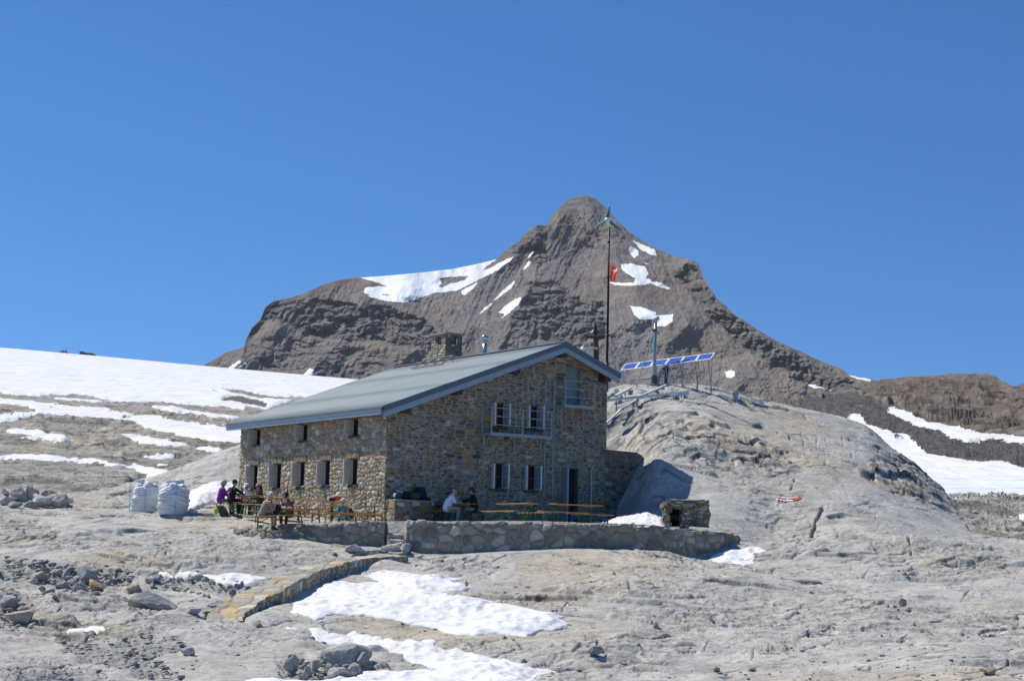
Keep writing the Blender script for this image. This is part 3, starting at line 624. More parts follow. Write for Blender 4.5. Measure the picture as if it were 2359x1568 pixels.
def build_left():
    Xc = np.arange(-850, 1560, 2.0)
    f = np.linspace(0, 1, 330)
    Xg, Fg = np.meshgrid(Xc, f); cr = crestB(Xg); Yg = 1215+(cr-1215)*Fg
    D = np.interp(Fg, [0,.1,.25,.42,.62,.78,.9,1], [86,100,130,175,250,345,470,620])
    sm = snowmask(Xg, Yg, [GL]+SL, GLI+SLI, 3)+2.4*fbm(Xg/12, Yg/3.5, 3, 77)
    P = P3(Xg, Yg, D); x = P[..., 0]; y = P[..., 1]; z = P[..., 2].copy()
    sw = sstep(-2, 4, sm)
    wx = x+3*fbm(x/22, y/22, 3, 5); wy = y+3*fbm(x/22, y/22, 3, 6)
    n = fbm((wx-.25*wy)/44, (wy+.35*wx)/15, 5, 11); k = 7; q = n*k; ff = q-np.floor(q)
    led = ((np.floor(q)+sstep(.38, .62, ff))/k-n)
    amp = np.clip(y/190, .45, 1.5)
    rz = (led*3.0+.35*fbm(x/16, y/10, 4, 14)+.16*ridged(x/3.2, y/2.4, 4, 24))*amp
    n2 = fbm((wx-.3*wy)/12, (wy+.35*wx)/4.0, 4, 19); q2 = n2*5; f2 = q2-np.floor(q2); rz += .6*((np.floor(q2)+sstep(.35, .65, f2))/5-n2)*amp
    glac = sstep(-30, -4, snowmask(Xg, Yg, [GL], [], 1))
    z += rz*(1-sw)*(1-.75*glac)+sw*(.25*amp)*np.clip((1-Fg)/.1, 0, 1)
    z += .30*fbm(x/9, y/25, 3, 41)*sw*np.clip(y/300, .3, 1.0)*np.clip((1-Fg)/.1, 0, 1)
    ck_shade = np.clip(np.exp(-((ff-.5)/.10)**2)*.7+np.exp(-((f2-.5)/.09)**2)*.40, 0, 1)*(1-sw)*sstep(-.2, .3, fbm(x/11, y/11, 3, 52))  # shade of the ledge risers, put into the colour
    wa, wb, wc = worley((x+.4*y)/9, (y-.3*x)/5, 15); ck_shade = np.maximum(ck_shade, .75*np.exp(-((wb-wa)/.045)**2)*(1-sw)*sstep(-.1, .3, fbm(x/14, y/14, 2, 53))); wa, wb, wc = worley((x+.3*y)/3.2, (y-.3*x)/2.2, 16); ck_shade = np.maximum(ck_shade, .5*np.exp(-((wb-wa)/.07)**2)*(1-sw)*sstep(0, .35, fbm(x/9, y/9, 2, 54)))
    ice = .35*np.exp(-((Yg-np.interp(Xg, [0,60,130,220,300], [845,850,861,868,872]))/1.6)**2)*sstep(0, 15, Xg)*(1-sstep(280, 310, Xg))
    ring = np.abs(np.hypot((Xg-418)/27, (Yg-891)/4.2)-1); ice = np.maximum(ice, .5*np.exp(-(ring/.25)**2))
    for ln, dp in (([(-200,1112),(0,1107),(73,1097),(146,1102),(210,1124),(245,1120),(283,1112),(305,1096),(342,1092)], .75), ([(150,987),(215,990)], .5), ([(98,957),(186,966),(258,967)], .5), ([(280,1032),(317,1040),(366,1044),(427,1043)], .6), ([(-200,950),(0,950),(60,953),(86,951)], .5), ([(240,1008),(280,1012)], .5)):
        L0, L1 = ln[0][0], ln[-1][0]; ly = np.interp(Xg, [p[0] for p in ln], [p[1] for p in ln])+2.5*fbm(Xg/12, Xg*0, 3, 7); dy = Yg-ly
        w_ = sstep(L0-5, L0+15, Xg)*(1-sstep(L1-12, L1+4, Xg)); z -= .30*dp*y/100*w_*sstep(0, 5, dy)*(1-sstep(15, 60, dy)); ck_shade = np.maximum(ck_shade, .55*w_*sstep(0, 3, dy)*(1-sstep(5, 9+6*dp, dy))*(1-sw))  # drop at each ledge, its face darkened with painted shade
    # the far side of the crest
    Xb = Xc; rows = []
    last = np.stack([x[-1], y[-1], z[-1]], -1)
    for k_, (dd, dz) in enumerate([(40, -1.0), (140, -14), (400, -70)]):
        r = last.copy(); sc_ = (last[:, 1]+dd)/last[:, 1]; r[:, 0] *= sc_; r[:, 1] *= sc_; r[:, 2] += dz; rows.append(r)
    V = np.concatenate([np.stack([x, y, z], -1), np.array(rows)], 0)
    pad = lambda a, v: np.concatenate([a, np.full((3, a.shape[1]), v)], 0)
    dk = .85*np.clip(sstep(-4, 3, sdf(Xg, Yg, GLI[0])), 0, 1)
    o = mesh_np('snowy_slope', V.reshape(-1, 3), gridq(V.shape[0], V.shape[1]), M_slope, None, True,
        {'snow': pad(.5+np.clip(sm, -9, 9)/5, 3).ravel(), 'crk_shade': pad(ck_shade, 0).ravel(), 'dark': pad(dk, 0).ravel(), 'brown': pad(dk*0, 0).ravel(), 'ice': pad(ice, 0).ravel()})
    tag(o, 'wide glacier and snow fields lying over pale rock terraces on the left', kind='structure')
build_left()

# ------------------------------------------------------------------ right: moraine, glacier tongue, brown ridge
RC = [(1640,985),(1760,975),(1800,950),(1818,941),(1843,923),(1866,915),(1904,907),(1920,893),(1948,889),(1984,899),(1996,896),(2010,886),(2022,883),(2033,879),(2058,874),(2086,872),(2122,863),(2155,863),(2196,864),(2237,860),(2260,860),(2290,871),(2312,879),(2328,889),(2359,887),(2420,895),(2600,880),(2900,900)]
RS = [cv8([(1145,440),(1150,385),(1200,385),(1300,420),(1400,460),(1500,495),(1600,500),(1700,545),(1850,575),(2000,600),(2180,610),(2291,625),(3500,700),(3500,760),(2291,672),(2150,650),(2030,635),(1900,650),(1820,668),(1770,645),(1690,625),(1600,590),(1500,570),(1420,545),(1380,520),(1330,510),(1250,480)]),
      cv8([(805,500),(815,475),(840,455),(880,452),(910,438),(925,455),(940,480),(980,520),(1020,545),(1100,570),(1200,595),(1310,600),(1372,625),(1330,640),(1360,680),(1400,720),(1470,765),(1600,790),(1800,820),(1950,845),(2150,850),(2291,890),(3500,1000),(3500,1150),(2291,1105),(2100,1098),(1900,1108),(1700,1105),(1400,1150),(1200,1000),(1000,800),(800,600)]),
      cv8([(1600,1130),(1700,1138),(1900,1155),(1930,1162),(1750,1157)]), cv8([(2240,1305),(2300,1298),(2400,1310),(2400,1350),(2260,1337)]), cv8([(620,455),(660,448),(725,460),(700,480),(640,470)])]
RSI = [cv8([(1190,630),(1280,630),(1270,645),(1210,655)])]
BROWN = cv8([(-600,900),(-600,-600),(2800,-600),(3500,300),(3500,760),(2291,615),(2180,600),(2000,590),(1850,565),(1700,530),(1600,490),(1500,485),(1400,450),(1300,410),(1200,370),(1150,380),(1100,350),(950,280),(900,240),(650,250),(600,310),(560,260)])
DARK = cv8([(-600,-600),(3500,-600),(3500,1000),(2291,900),(2150,860),(1600,800),(1400,760),(1300,700),(1150,650),(900,560),(600,700),(-600,700)])
DARK2 = cv8([(1600,1190),(1800,1180),(2000,1195),(2250,1290),(2100,1300),(1900,1260),(1700,1230)])
def build_right():
    Xc = np.arange(1640, 2900, 2.0); f = np.linspace(0, 1, 300)
    Xg, Fg = np.meshgrid(Xc, f); cr = np.interp(Xg, [a for a, b in RC], [b for a, b in RC])
    cr = cr+2.2*fbm(Xg/14, Xg*0, 4, 3)
    Yg = 1262+(cr-1262)*Fg
    D = np.interp(-Yg, [-1262,-1225,-1180,-1140,-1090,-1040,-990,-940,-880,-850], [93,112,150,195,240,300,370,440,515,550])
    sm = snowmask(Xg, Yg, RS, RSI, 3)+2.2*fbm(Xg/9, Yg/4, 3, 77)
    P = P3(Xg, Yg, D); x = P[..., 0]; y = P[..., 1]; z = P[..., 2].copy()
    sw = sstep(-2, 4, sm); br = sstep(-3, 5, sdf(Xg, Yg, BROWN)+4*fbm(Xg/20, Yg/20, 3, 8)); dk = sstep(-3, 3, sdf(Xg, Yg, DARK)+3*fbm(Xg/16, Yg/16, 3, 9))*(1-br); dk = np.maximum(dk, .8*sstep(-3, 3, sdf(Xg, Yg, DARK2)+2*fbm(Xg/9, Yg/9, 3, 29)))
    pale = (1-br)*(1-dk)
    # strata of the brown ridge dip to the right
    u = z-.06*x+4*fbm(x/50, y/50, 3, 5); q = u/2.6; ff = q-np.floor(q)
    rz = br*(2.6*(sstep(.25, .75, ff)-ff)*1.3+3.5*fbm(x/26, y/26, 5, 14)+1.6*ridged(x/8, y/8, 4, 24))
    rz += dk*(1.6*fbm(x/22, y/16, 4, 34)+.55*ridged(x/3.0, y/3.0, 3, 44))
    n = fbm((x+.3*y)/22, (y-.3*x)/11, 4, 11); q = n*6; f2 = q-np.floor(q)
    rz += pale*(3.5*((np.floor(q)+sstep(.38, .62, f2))/6-n)+.4*ridged(x/3, y/2, 3, 25))
    ys = np.clip(1-(Fg-.93)/.07, 0, 1)
    z += rz*(1-sw)*(.35+.65*ys)+.3*sw
    z += .5*fbm(x/11, y/25, 3, 41)*sw
    ck_shade = np.exp(-((f2-.5)/.10)**2)*pale*(1-sw)*.7+br*(1-sw)*.45*np.exp(-((ff-.15)/.10)**2)  # pale-rock risers get painted shade; thin dark bands follow the brown strata
    ice = sstep(1088, 1108, Yg-.03*(Xg-2160))*sw*.95
    last = np.stack([x[-1], y[-1], z[-1]], -1); rows = []
    for dd, dz in [(15, -4), (60, -25), (250, -110)]:
        r = last.copy(); k = (last[:, 1]+dd)/last[:, 1]; r[:, 0] *= k; r[:, 1] *= k; r[:, 2] += dz; rows.append(r)
    V = np.concatenate([np.stack([x, y, z], -1), np.array(rows)], 0)
    pad = lambda a, v: np.concatenate([a, np.full((3, a.shape[1]), v)], 0)
    o = mesh_np('moraine_ridge', V.reshape(-1, 3), gridq(V.shape[0], V.shape[1]), M_slope, None, True,
        {'snow': pad(.5+np.clip(sm, -9, 9)/5, -2).ravel(), 'crk_shade': pad(ck_shade, 0).ravel(), 'dark': pad(dk, 0).ravel(), 'brown': pad(br, 1).ravel(), 'ice': pad(ice, 0).ravel()})
    tag(o, 'brown rocky ridge above dark moraine and a glacier tongue on the right', kind='structure')
build_right()

# ------------------------------------------------------------------ the mountain
def cv5(p): return [(460.7+.39061*a, 403.1+.39061*b) for a, b in p]
def cv6(p): return [(1209.4+.34888*a, 403.1+.34888*b) for a, b in p]
SILH = [(100,980),(300,925),(400,880),(475,838),(515,815),(562,797),(565,785),(580,755),(600,735),(612,705),(635,690),(660,688),(700,675),(745,655),(790,643),(820,640),(880,636),(960,629),(1040,620),(1100,608),(1142,598),(1170,570),(1195,558),(1205,545),(1225,525),(1240,519),(1262,519),(1270,500),(1280,487),(1300,468),(1320,455),(1345,449),(1370,457),(1395,478),(1420,505),(1450,535),(1480,555),(1520,575),(1560,592),(1590,597),(1607,607),(1616,625),(1627,650),(1642,675),(1665,700),(1700,728),(1745,760),(1800,790),(1850,812),(1900,835),(1940,850),(1955,862),(1975,868),(2010,874),(2060,885),(2200,895),(2700,930)]
MS = [cv5([(915,590),(1050,580),(1500,520),(1745,490),(1745,502),(1700,530),(1670,562),(1720,545),(1790,505),(1850,480),(1840,500),(1760,560),(1680,600),(1600,640),(1520,680),(1380,695),(1280,730),(1200,750),(1110,745),(1040,730),(990,715),(1000,705),(965,690),(970,665),(1060,655),(1100,655),(1020,625),(960,612)]),
 cv5([(1540,704),(1545,680),(1640,630),(1620,660),(1560,706)]), cv5([(1760,857),(1800,820),(1760,810),(1800,770),(1897,710),(1880,762),(1820,815)]),
 cv5([(1728,740),(1800,670),(1862,618),(1835,670),(1742,738)]), cv5([(1643,822),(1680,780),(1727,748),(1700,788)]), cv5([(1903,557),(1940,503),(1955,515),(1922,552)]),
 cv5([(148,1150),(230,1093),(242,1100),(185,1150)]), cv5([(188,1155),(262,1103),(272,1112),(215,1155)]), cv5([(588,1195),(650,1138),(684,1148),(660,1172),(640,1195)]), cv5([(1933,487),(1963,440),(1970,452),(1945,482)]),
 cv6([(713,433),(760,452),(855,492),(870,532),(830,527),(760,488)]), cv6([(685,487),(700,463),(745,498),(752,525),(720,549),(690,517)]), cv6([(632,590),(690,586),(790,600),(815,650),(790,690),(735,682),(680,657),(640,625)]),
 cv6([(553,708),(720,713),(735,680),(830,686),(835,703),(900,710),(962,750),(900,745),(830,715),(780,724),(700,731),(600,728)]),
 cv6([(695,865),(760,868),(870,908),(860,930),(905,922),(978,918),(972,967),(930,1000),(870,997),(842,952),(760,952),(720,922)]),
 cv6([(1318,1297),(1360,1289),(1390,1297),(1382,1327),(1355,1344),(1330,1327)]), cv6([(1866,1382),(1920,1385),(1962,1402),(1900,1407)]), cv6([(2125,1318),(2200,1328),(2290,1348),(2280,1362),(2200,1348)]),
 cv6([(363,1142),(395,1113),(385,1147)]), cv6([(433,1042),(452,1018),(447,1044)]), cv6([(768,568),(828,590),(800,589)]), cv6([(928,524),(945,524),(942,535)]), cv6([(1960,1403),(2030,1418),(2020,1424)])]
MSI = [cv5([(1405,655),(1430,640),(1410,605),(1500,600),(1588,595),(1560,620),(1480,640),(1430,662)]), cv5([(1068,702),(1120,706),(1100,711)])]
CLIFF = [([(600,700),(650,690),(700,690),(830,703),(900,712),(980,738),(1030,775),(990,800),(930,800),(860,790),(790,785),(720,775),(660,745),(620,740),(585,770),(562,795),(562,760)],1.),
 ([(1215,650),(1290,650),(1340,690),(1400,700),(1400,790),(1330,800),(1260,790),(1200,780),(1180,860),(1130,870),(1180,740)],.75),
 ([(1590,596),(1612,606),(1632,650),(1660,695),(1760,768),(1900,850),(1960,885),(1880,872),(1800,842),(1740,815),(1690,780),(1650,740),(1620,720),(1585,670),(1560,640)],.85),
 ([(1170,572),(1240,517),(1264,519),(1255,560),(1270,600),(1240,620),(1215,600),(1180,590)],.7),
 ([(560,800),(640,770),(800,800),(950,810),(1010,850),(900,880),(760,870),(620,850),(560,830)],.45), ([(1820,850),(1900,845),(1975,880),(1985,905),(1900,900),(1830,880)],.7)]
RIBS = [([(1300,500),(1275,540),(1240,600),(1215,690),(1195,760),(1185,880)],55,75,0), ([(1607,607),(1650,690),(1740,770),(1850,850),(1980,910)],95,60,0), ([(1345,449),(1400,560),(1450,640),(1490,720),(1560,750)],40,60,0),
 ([(1480,690),(1600,745),(1680,800),(1790,920)],55,130,0), ([(1590,735),(1540,800),(1500,900)],55,70,0), ([(650,750),(620,800),(560,840)],45,40,0), ([(790,780),(740,840),(700,880)],45,45,0), ([(960,795),(900,850),(880,900)],40,45,0), ([(1240,517),(1205,560),(1150,620)],40,30,0),
 ([(1060,770),(1090,850)],35,40,0), ([(700,690),(720,760)],28,35,0),([(840,700),(850,780)],28,35,0)]
def build_mountain():
    Xc = np.arange(100, 2660, 1.7); f = np.linspace(0, 1, 420)
    Xg, Fg = np.meshgrid(Xc, f); cr = np.interp(Xg, [a for a, b in SILH], [b for a, b in SILH])
    jag = np.interp(Xg, [500,560,640,700,820,1140,1170,1280,1340,1500,1600,1640,1760,1900], [1,3,2,1,.2,.2,3,3,1.2,1.2,2.5,3.5,1.5,1])
    cr = cr+jag*1.1*fbm(Xg/11, Xg*0+3, 4, 3)
    Yg = 985+(cr-985)*Fg
    sm = snowmask(Xg, Yg, MS, MSI, 2)+1.8*fbm(Xg/6, Yg/4, 3, 77)
    Hh = (985-Yg)                                     # image height above foot
    D = 2150+1.5*Hh
    cl = np.zeros(Xg.shape)
    for p, a in CLIFF: cl = np.maximum(cl, a*sstep(-6, 9, sdf(Xg, Yg, p)+7*fbm(Xg/24, Yg/24, 3, 71)))
    wX = Xg+14*fbm(Xg/50, Yg/50, 3, 1); wY = Yg+14*fbm(Xg/50, Yg/50, 3, 2)
    for pts, amp, w, _ in RIBS:
        d, sd_ = dline(wX, wY, pts); D -= .6*amp*np.clip(1-d/w, 0, 1)**1.3
    D += 35*fbm(wX/120, wY/120, 4, 7)
    er = np.clip(1-(Fg-.94)/.06, .12, 1)
    nf = 26*fbm(wX/40, wY/34, 5, 17)+10*ridged((wX+.5*wY)/16, (wY)/22, 3, 27)
    D += nf*(.055+.50*cl)*er
    u = (wY+.10*wX)/15.; ff = u-np.floor(u); D += cl*er*9*(ff-sstep(.3, .7, ff))*(.4+sstep(-.2, .3, fbm(Xg/50, Yg/20, 3, 91)))
    u2 = (wY+.06*wX)/5.3+2*fbm(Xg/60, Yg/30, 2, 5); f3 = u2-np.floor(u2); D += cl*er*5*(f3-sstep(.3, .7, f3))*sstep(-.2, .3, fbm(Xg/40, Yg/16, 3, 92))
    D += cl*er*14*ridged((wX+.3*wY)/17, wY/30, 4, 37)
    D += (1-cl)*er*(3.0*fbm((Xg-.5*(Yg-700)*np.sign(Xg-1345))/7, Yg/60, 3, 47)+3*fbm(Xg/5, Yg/5, 3, 57))
    D += 22*cl*er*sstep(-.2, .5, fbm(Xg/35, Yg/25, 3, 95))
    fa = worley((wX+.4*wY)/15, (wY-.15*wX)/6.5, 61); fb = worley((wX-.3*wY)/5.5, (wY)/3.2, 62); D += er*((.05+.95*cl)*11*(fa[2]-.5)+(.12+.88*cl)*5*(fb[2]-.5))
    sw = sstep(-7, 4, sm)
    Ds = 2150+1.5*Hh+35*fbm(wX/120, wY/120, 4, 7)
    for pts, amp, w, _ in RIBS:
        d, sd_ = dline(wX, wY, pts); Ds -= .6*amp*np.clip(1-d/w, 0, 1)**1.3
    D = D*(1-.8*sw)+Ds*.8*sw
    P = P3(Xg, Yg, D)
    och = .5*sstep(.25, .6, fbm(Xg/45, Yg/40, 4, 81))*sstep(-8, 10, np.maximum(sdf(Xg, Yg, [(1400,690),(1600,740),(1580,900),(1400,900)]), sdf(Xg, Yg, [(640,720),(900,760),(1050,850),(900,880),(640,800)])))
    och = np.maximum(och, .25*sstep(-10, 10, sdf(Xg, Yg, [(1210,560),(1280,560),(1250,640),(1190,620)])))
    last = P[-1]; rows = []
    for dd, dz in [(20, -6), (120, -60), (600, -380)]:
        r = last.copy(); k = (last[:, 1]+dd)/last[:, 1]; r[:, 0] *= k; r[:, 1] *= k; r[:, 2] += dz; rows.append(r)
    V = np.concatenate([P, np.array(rows)], 0)
    pad = lambda a, v: np.concatenate([a, np.full((3, a.shape[1]), v)], 0)
    o = mesh_np('mountain', V.reshape(-1, 3), gridq(V.shape[0], V.shape[1]), M_mtn, None, True,
        {'snow': pad(.5+np.clip(sm, -9, 9)/3.2, -2).ravel(), 'cliff': pad(cl, 0).ravel(), 'ochre': pad(och, 0).ravel()})
    tag(o, 'tall grey brown pyramid mountain with snow patches', kind='structure')
build_mountain()
# one sheet under everything out to the horizon
mb = MB(); mb.box((0, 4000, -70), (9000, 9000, 12)); tag(mb.build('valley_floor', plain('valley', (.12, .115, .11), .9)), kind='structure')

# thin mountain air between the camera and the peak
mb = MB(); x0, x1, y0, y1, z0, z1 = -1500, 1800, -60, 3600, -62, 420
mb.box(((x0+x1)/2, (y0+y1)/2, (z0+z1)/2), (x1-x0, y1-y0, z1-z0))
hz_ = bpy.data.materials.new('haze'); hz_.use_nodes = True; hn = hz_.node_tree; hn.nodes.remove(hn.nodes['Principled BSDF'])
pv = hn.nodes.new('ShaderNodeVolumePrincipled'); pv.inputs['Density'].default_value = 2.6e-5; pv.inputs['Color'].default_value = (.95, .96, 1, 1); pv.inputs['Anisotropy'].default_value = .2
hn.links.new(pv.outputs['Volume'], hn.nodes['Material Output'].inputs['Volume'])
tag(mb.build('haze', hz_), 'thin blue mountain air', 'haze', kind='stuff')
# ------------------------------------------------------------------ masonry
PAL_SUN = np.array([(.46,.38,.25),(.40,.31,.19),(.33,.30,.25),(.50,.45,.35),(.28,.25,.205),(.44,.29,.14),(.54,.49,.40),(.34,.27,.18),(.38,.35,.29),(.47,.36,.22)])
PAL_SHD = np.array([(.11,.105,.10),(.20,.145,.085),(.14,.13,.12),(.23,.17,.105),(.17,.16,.145),(.09,.085,.085),(.34,.32,.28),(.19,.15,.10),(.15,.135,.12),(.27,.165,.07),(.22,.20,.165),(.13,.12,.115)])  # darker stone tones for shaded faces, shade put into the colour
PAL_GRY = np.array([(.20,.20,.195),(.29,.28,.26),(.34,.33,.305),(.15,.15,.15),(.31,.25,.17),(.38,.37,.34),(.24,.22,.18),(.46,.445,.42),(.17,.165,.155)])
def stones(u, v, cw_, ch_, seed, pal, mortar, jw=.06, p=3.0, mix_=.25):
    """returns displacement 0..1 and colour of a rubble wall at (u, v) metres"""
    wu = u+.25*cw_*fbm(u/cw_*.9, v/ch_*.6, 2, seed+50); wv = v+.30*ch_*fbm(u/cw_*.45, v/ch_*.7, 2, seed+60)
    # every few courses have bigger stones
    big = vn(u/1.7, v/1.1, seed+70) > .45
    a1 = worley(wu/cw_, wv/ch_, seed, p, .8); a2 = worley(wu/(cw_*1.55), wv/(ch_*1.4), seed+9, p, .8)
    f1 = np.where(big, a2[0], a1[0]); e = np.where(big, (a2[1]-a2[0])*1.4, a1[1]-a1[0]); cid = np.where(big, a2[2], a1[2])
    s = sstep(jw, jw+.16, e)
    k = (cid*9973.7) % 1.0; idx = np.minimum((k*len(pal)).astype(int), len(pal)-1)
    br = .75+.5*((cid*541.3) % 1.0)
    c = pal[idx]*br[..., None]
    c = c*(1-mix_*(1-s)[..., None])
    col = c*s[..., None]+np.array(mortar)*(1-s)[..., None]*(.9+.2*fbm(u*4, v*4, 2, 5)[..., None])
    h = s*(.55+.45*((cid*131.7) % 1.0))+.25*s*(1-np.clip(f1*1.6, 0, 1))+.08*fbm(u*14, v*14, 2, seed+3)
    return h, np.clip(col, .01, .9)
def wall_sheet(name, Pf, n, u, vfrac, U, Vh, disp, cw_, ch_, seed, pal, mortar, parent=None, holes=(), shift=0, mat=None, jw=.06, edge0=False):
    """Pf(u, v) -> points; u in metres (nu,), vfrac (nv,) 0..1, Vh(u)=(v0, v1)"""
    Ug, Fg = np.meshgrid(u, vfrac); v0, v1 = Vh(Ug); Vg = v0+(v1-v0)*Fg
    h, c = stones(Ug+shift, Vg, cw_, ch_, seed, pal, mortar, jw)
    P = Pf(Ug, Vg)+(h*disp)[..., None]*n(Ug)
    keep = np.ones((len(vfrac)-1, len(u)-1), bool)
    uc = (Ug[:-1, :-1]+Ug[1:, 1:])/2; vc = (Vg[:-1, :-1]+Vg[1:, 1:])/2
    for a0, a1, b0, b1 in holes: keep &= ~((uc > a0) & (uc < a1) & (vc > b0) & (vc < b1))
    V = P.reshape(-1, 3); Q = gridq(len(vfrac), len(u), keep); C_ = c.reshape(-1, 3)
    V, Q, at = compact(V, Q, {'c': C_})
    return mesh_np(name, V, Q, mat or M_mas, parent, False, None, {'stone': at['c']})
def const_n(v): v = np.array(v, float); return lambda U: v

hut = empty('mountain_hut', tuple(HC), 0, 'stone mountain hut with blue grey corrugated metal roof and a square chimney', 'hut')
def W(o):                                             # meshes are made in world space: keep them there under the hut
    par = o.parent
    while par is not None and par.parent is not None: par = par.parent
    return o
def attach(o, par, base=None):
    """parent an object whose vertices are in world space under an object placed at base"""
    loc = Vector(par.matrix_basis.translation)
    o.parent = par
    if par.type == 'EMPTY': o.matrix_parent_inverse = par.matrix_basis.inverted()
    return o
def Hv(a, b, z): return Vector(HP(a, b, z))
def hbox(mb, a0, a1, b0, b1, z0, z1, bev=0):
    R = Matrix((Vector(AV), Vector(BV), Vector(ZV))).transposed()
    c = HP((a0+a1)/2, (b0+b1)/2, (z0+z1)/2); return mb.box(c, (abs(a1-a0), abs(b1-b0), abs(z1-z0)), R, bev)
ZT, ZB = 2.551, 1.4515
WL_low = [2.607, 4.93, 7.178, 9.376, 11.66]; WL_up = [2.662, 7.048, 11.54]
WG_low = [5.28, 6.907]; WG_up = [5.269, 6.968]
HW = .37
GR = .012
holesL = [(a-HW, a+HW, ZB, ZT) for a in WL_low]+[(a-HW, a+HW, 3.44, 4.16) for a in WL_up]
holesG = [(b-.36, b+.36, ZB, ZT) for b in WG_low]+[(b-.36, b+.36, 4.0, 5.03) for b in WG_up]+[(8.55, 9.35, .05, 2.5), (8.62, 9.38, 5.25, 6.80)]
res = .03
uL = np.arange(-.06, LA+.02, res); 
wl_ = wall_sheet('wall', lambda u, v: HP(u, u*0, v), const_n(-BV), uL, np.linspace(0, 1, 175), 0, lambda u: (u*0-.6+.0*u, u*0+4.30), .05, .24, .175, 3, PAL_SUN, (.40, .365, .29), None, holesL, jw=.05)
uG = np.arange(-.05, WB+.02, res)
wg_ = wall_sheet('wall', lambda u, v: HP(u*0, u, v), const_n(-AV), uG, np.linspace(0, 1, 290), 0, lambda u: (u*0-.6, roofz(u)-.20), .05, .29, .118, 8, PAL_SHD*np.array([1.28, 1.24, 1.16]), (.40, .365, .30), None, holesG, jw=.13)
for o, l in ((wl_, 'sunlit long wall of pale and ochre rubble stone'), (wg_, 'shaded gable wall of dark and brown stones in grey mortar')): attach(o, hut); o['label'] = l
mb = MB()
R_ = Matrix((Vector(AV), Vector(BV), Vector(ZV))).transposed()
# back walls; near-black sheets painted as unlit rooms, so that nothing shows through
mb.poly([Hv(LA-.03, 0.05, -.6), Hv(LA-.03, WB-.03, -.6), Hv(LA-.03, WB-.03, float(roofz(WB))-.2), Hv(LA-.03, RB, float(roofz(RB))-.2), Hv(LA-.03, .05, 4.3)], -.02, AV)
mb.poly([Hv(0, WB-.05, -.6), Hv(LA-.03, WB-.05, -.6), Hv(LA-.03, WB-.05, float(roofz(WB))-.2), Hv(0, WB-.05, float(roofz(WB))-.2)], .02, BV)
o = mb.build('back_wall', plain('back_wall', (.2, .18, .15), .9)); attach(o, hut)
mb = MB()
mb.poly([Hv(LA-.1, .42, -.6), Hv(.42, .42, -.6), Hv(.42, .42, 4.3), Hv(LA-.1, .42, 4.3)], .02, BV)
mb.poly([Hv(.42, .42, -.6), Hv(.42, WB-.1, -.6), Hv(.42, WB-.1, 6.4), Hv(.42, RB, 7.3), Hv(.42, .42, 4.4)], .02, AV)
o = mb.build('dark_room_sheet', plain('dark_inside', (.012, .010, .009), .95)); attach(o, hut)

M_zinc = plain('zinc_sheet', (.30, .355, .385), .42, .35, .10, 3, .5)
M_roof, nt, b = newmat('roof_sheet', .5, .05, .4)
n = nz(nt, 1.2, 5, .6, stretch=(.4, 1, 1)); c = ramp(nt, n.outputs['Fac'], [(.3, (.32, .36, .345)), (.7, (.39, .43, .405))])
nt.links.new(c, b.inputs['Base Color']); bump(nt, b, nz(nt, .8, 3).outputs['Fac'], .01, .5)
M_wood = plain('dark_timber', (.07, .04, .025), .7); M_frame = plain('brown_window_timber', (.26, .085, .045), .55)
M_shut = plain('grey_shutter_metal', (.62, .62, .60), .5, .2); M_white = plain('pale_edge_metal', (.62, .64, .66), .45, .2); M_pan = plain('tan_shutter_panel', (.50, .455, .39), .6)
M_glass, nt, b = newmat('window_glass', .08, 0, .6); b.inputs['Base Color'].default_value = (.02, .025, .03, 1)
M_steel = plain('galvanised_steel', (.27, .315, .34), .5, .15, .15, 20, .5); M_dark = plain('black_iron', (.02, .022, .025), .6)

# roof: corrugated sheets, one for each slope, thick enough to have an edge
def corr(name, b0, b1, parent):
    a = np.arange(-OVG, LA+.40+.001, .2/8); bb = np.unique(np.r_[np.linspace(b0, b1, 9), [q for q in (2.45, 2.46, 5.35, 5.36) if b0 < q < b1]]); nb = len(bb)
    Ag, Bg = np.meshgrid(a, bb); wv_ = .034*np.cos(Ag/.2*2*math.pi)
    sheet = (np.floor((Ag+OVG)/1.05) % 2)*.005-.014*(sstep(2.45, 2.46, Bg)+sstep(5.35, 5.36, Bg))+.02
    z = roofz(Bg)+wv_+sheet
    top = HP(Ag, Bg, z); bot = HP(Ag, Bg, z-.03)
    V = np.concatenate([top.reshape(-1, 3), bot.reshape(-1, 3)]); q = gridq(nb, len(a)); k = nb*len(a)
    i = np.arange(k).reshape(nb, len(a))
    side = [np.stack([i[0, :-1], i[0, 1:], i[0, 1:]+k, i[0, :-1]+k], -1), np.stack([i[-1, :-1], i[-1, 1:], i[-1, 1:]+k, i[-1, :-1]+k], -1), np.stack([i[:-1, 0], i[1:, 0], i[1:, 0]+k, i[:-1, 0]+k], -1), np.stack([i[:-1, -1], i[1:, -1], i[1:, -1]+k, i[:-1, -1]+k], -1)]
    Q = np.concatenate([q, (q+k)[:, ::-1]]+side)
    return attach(mesh_np(name, V, Q, M_roof, None, False), hut)
roof = corr('roof', -OVE-.16, RB, hut); roof['label'] = 'long front slope of corrugated metal roof'
roof2 = corr('roof', RB+.001, WB+OVR, hut)
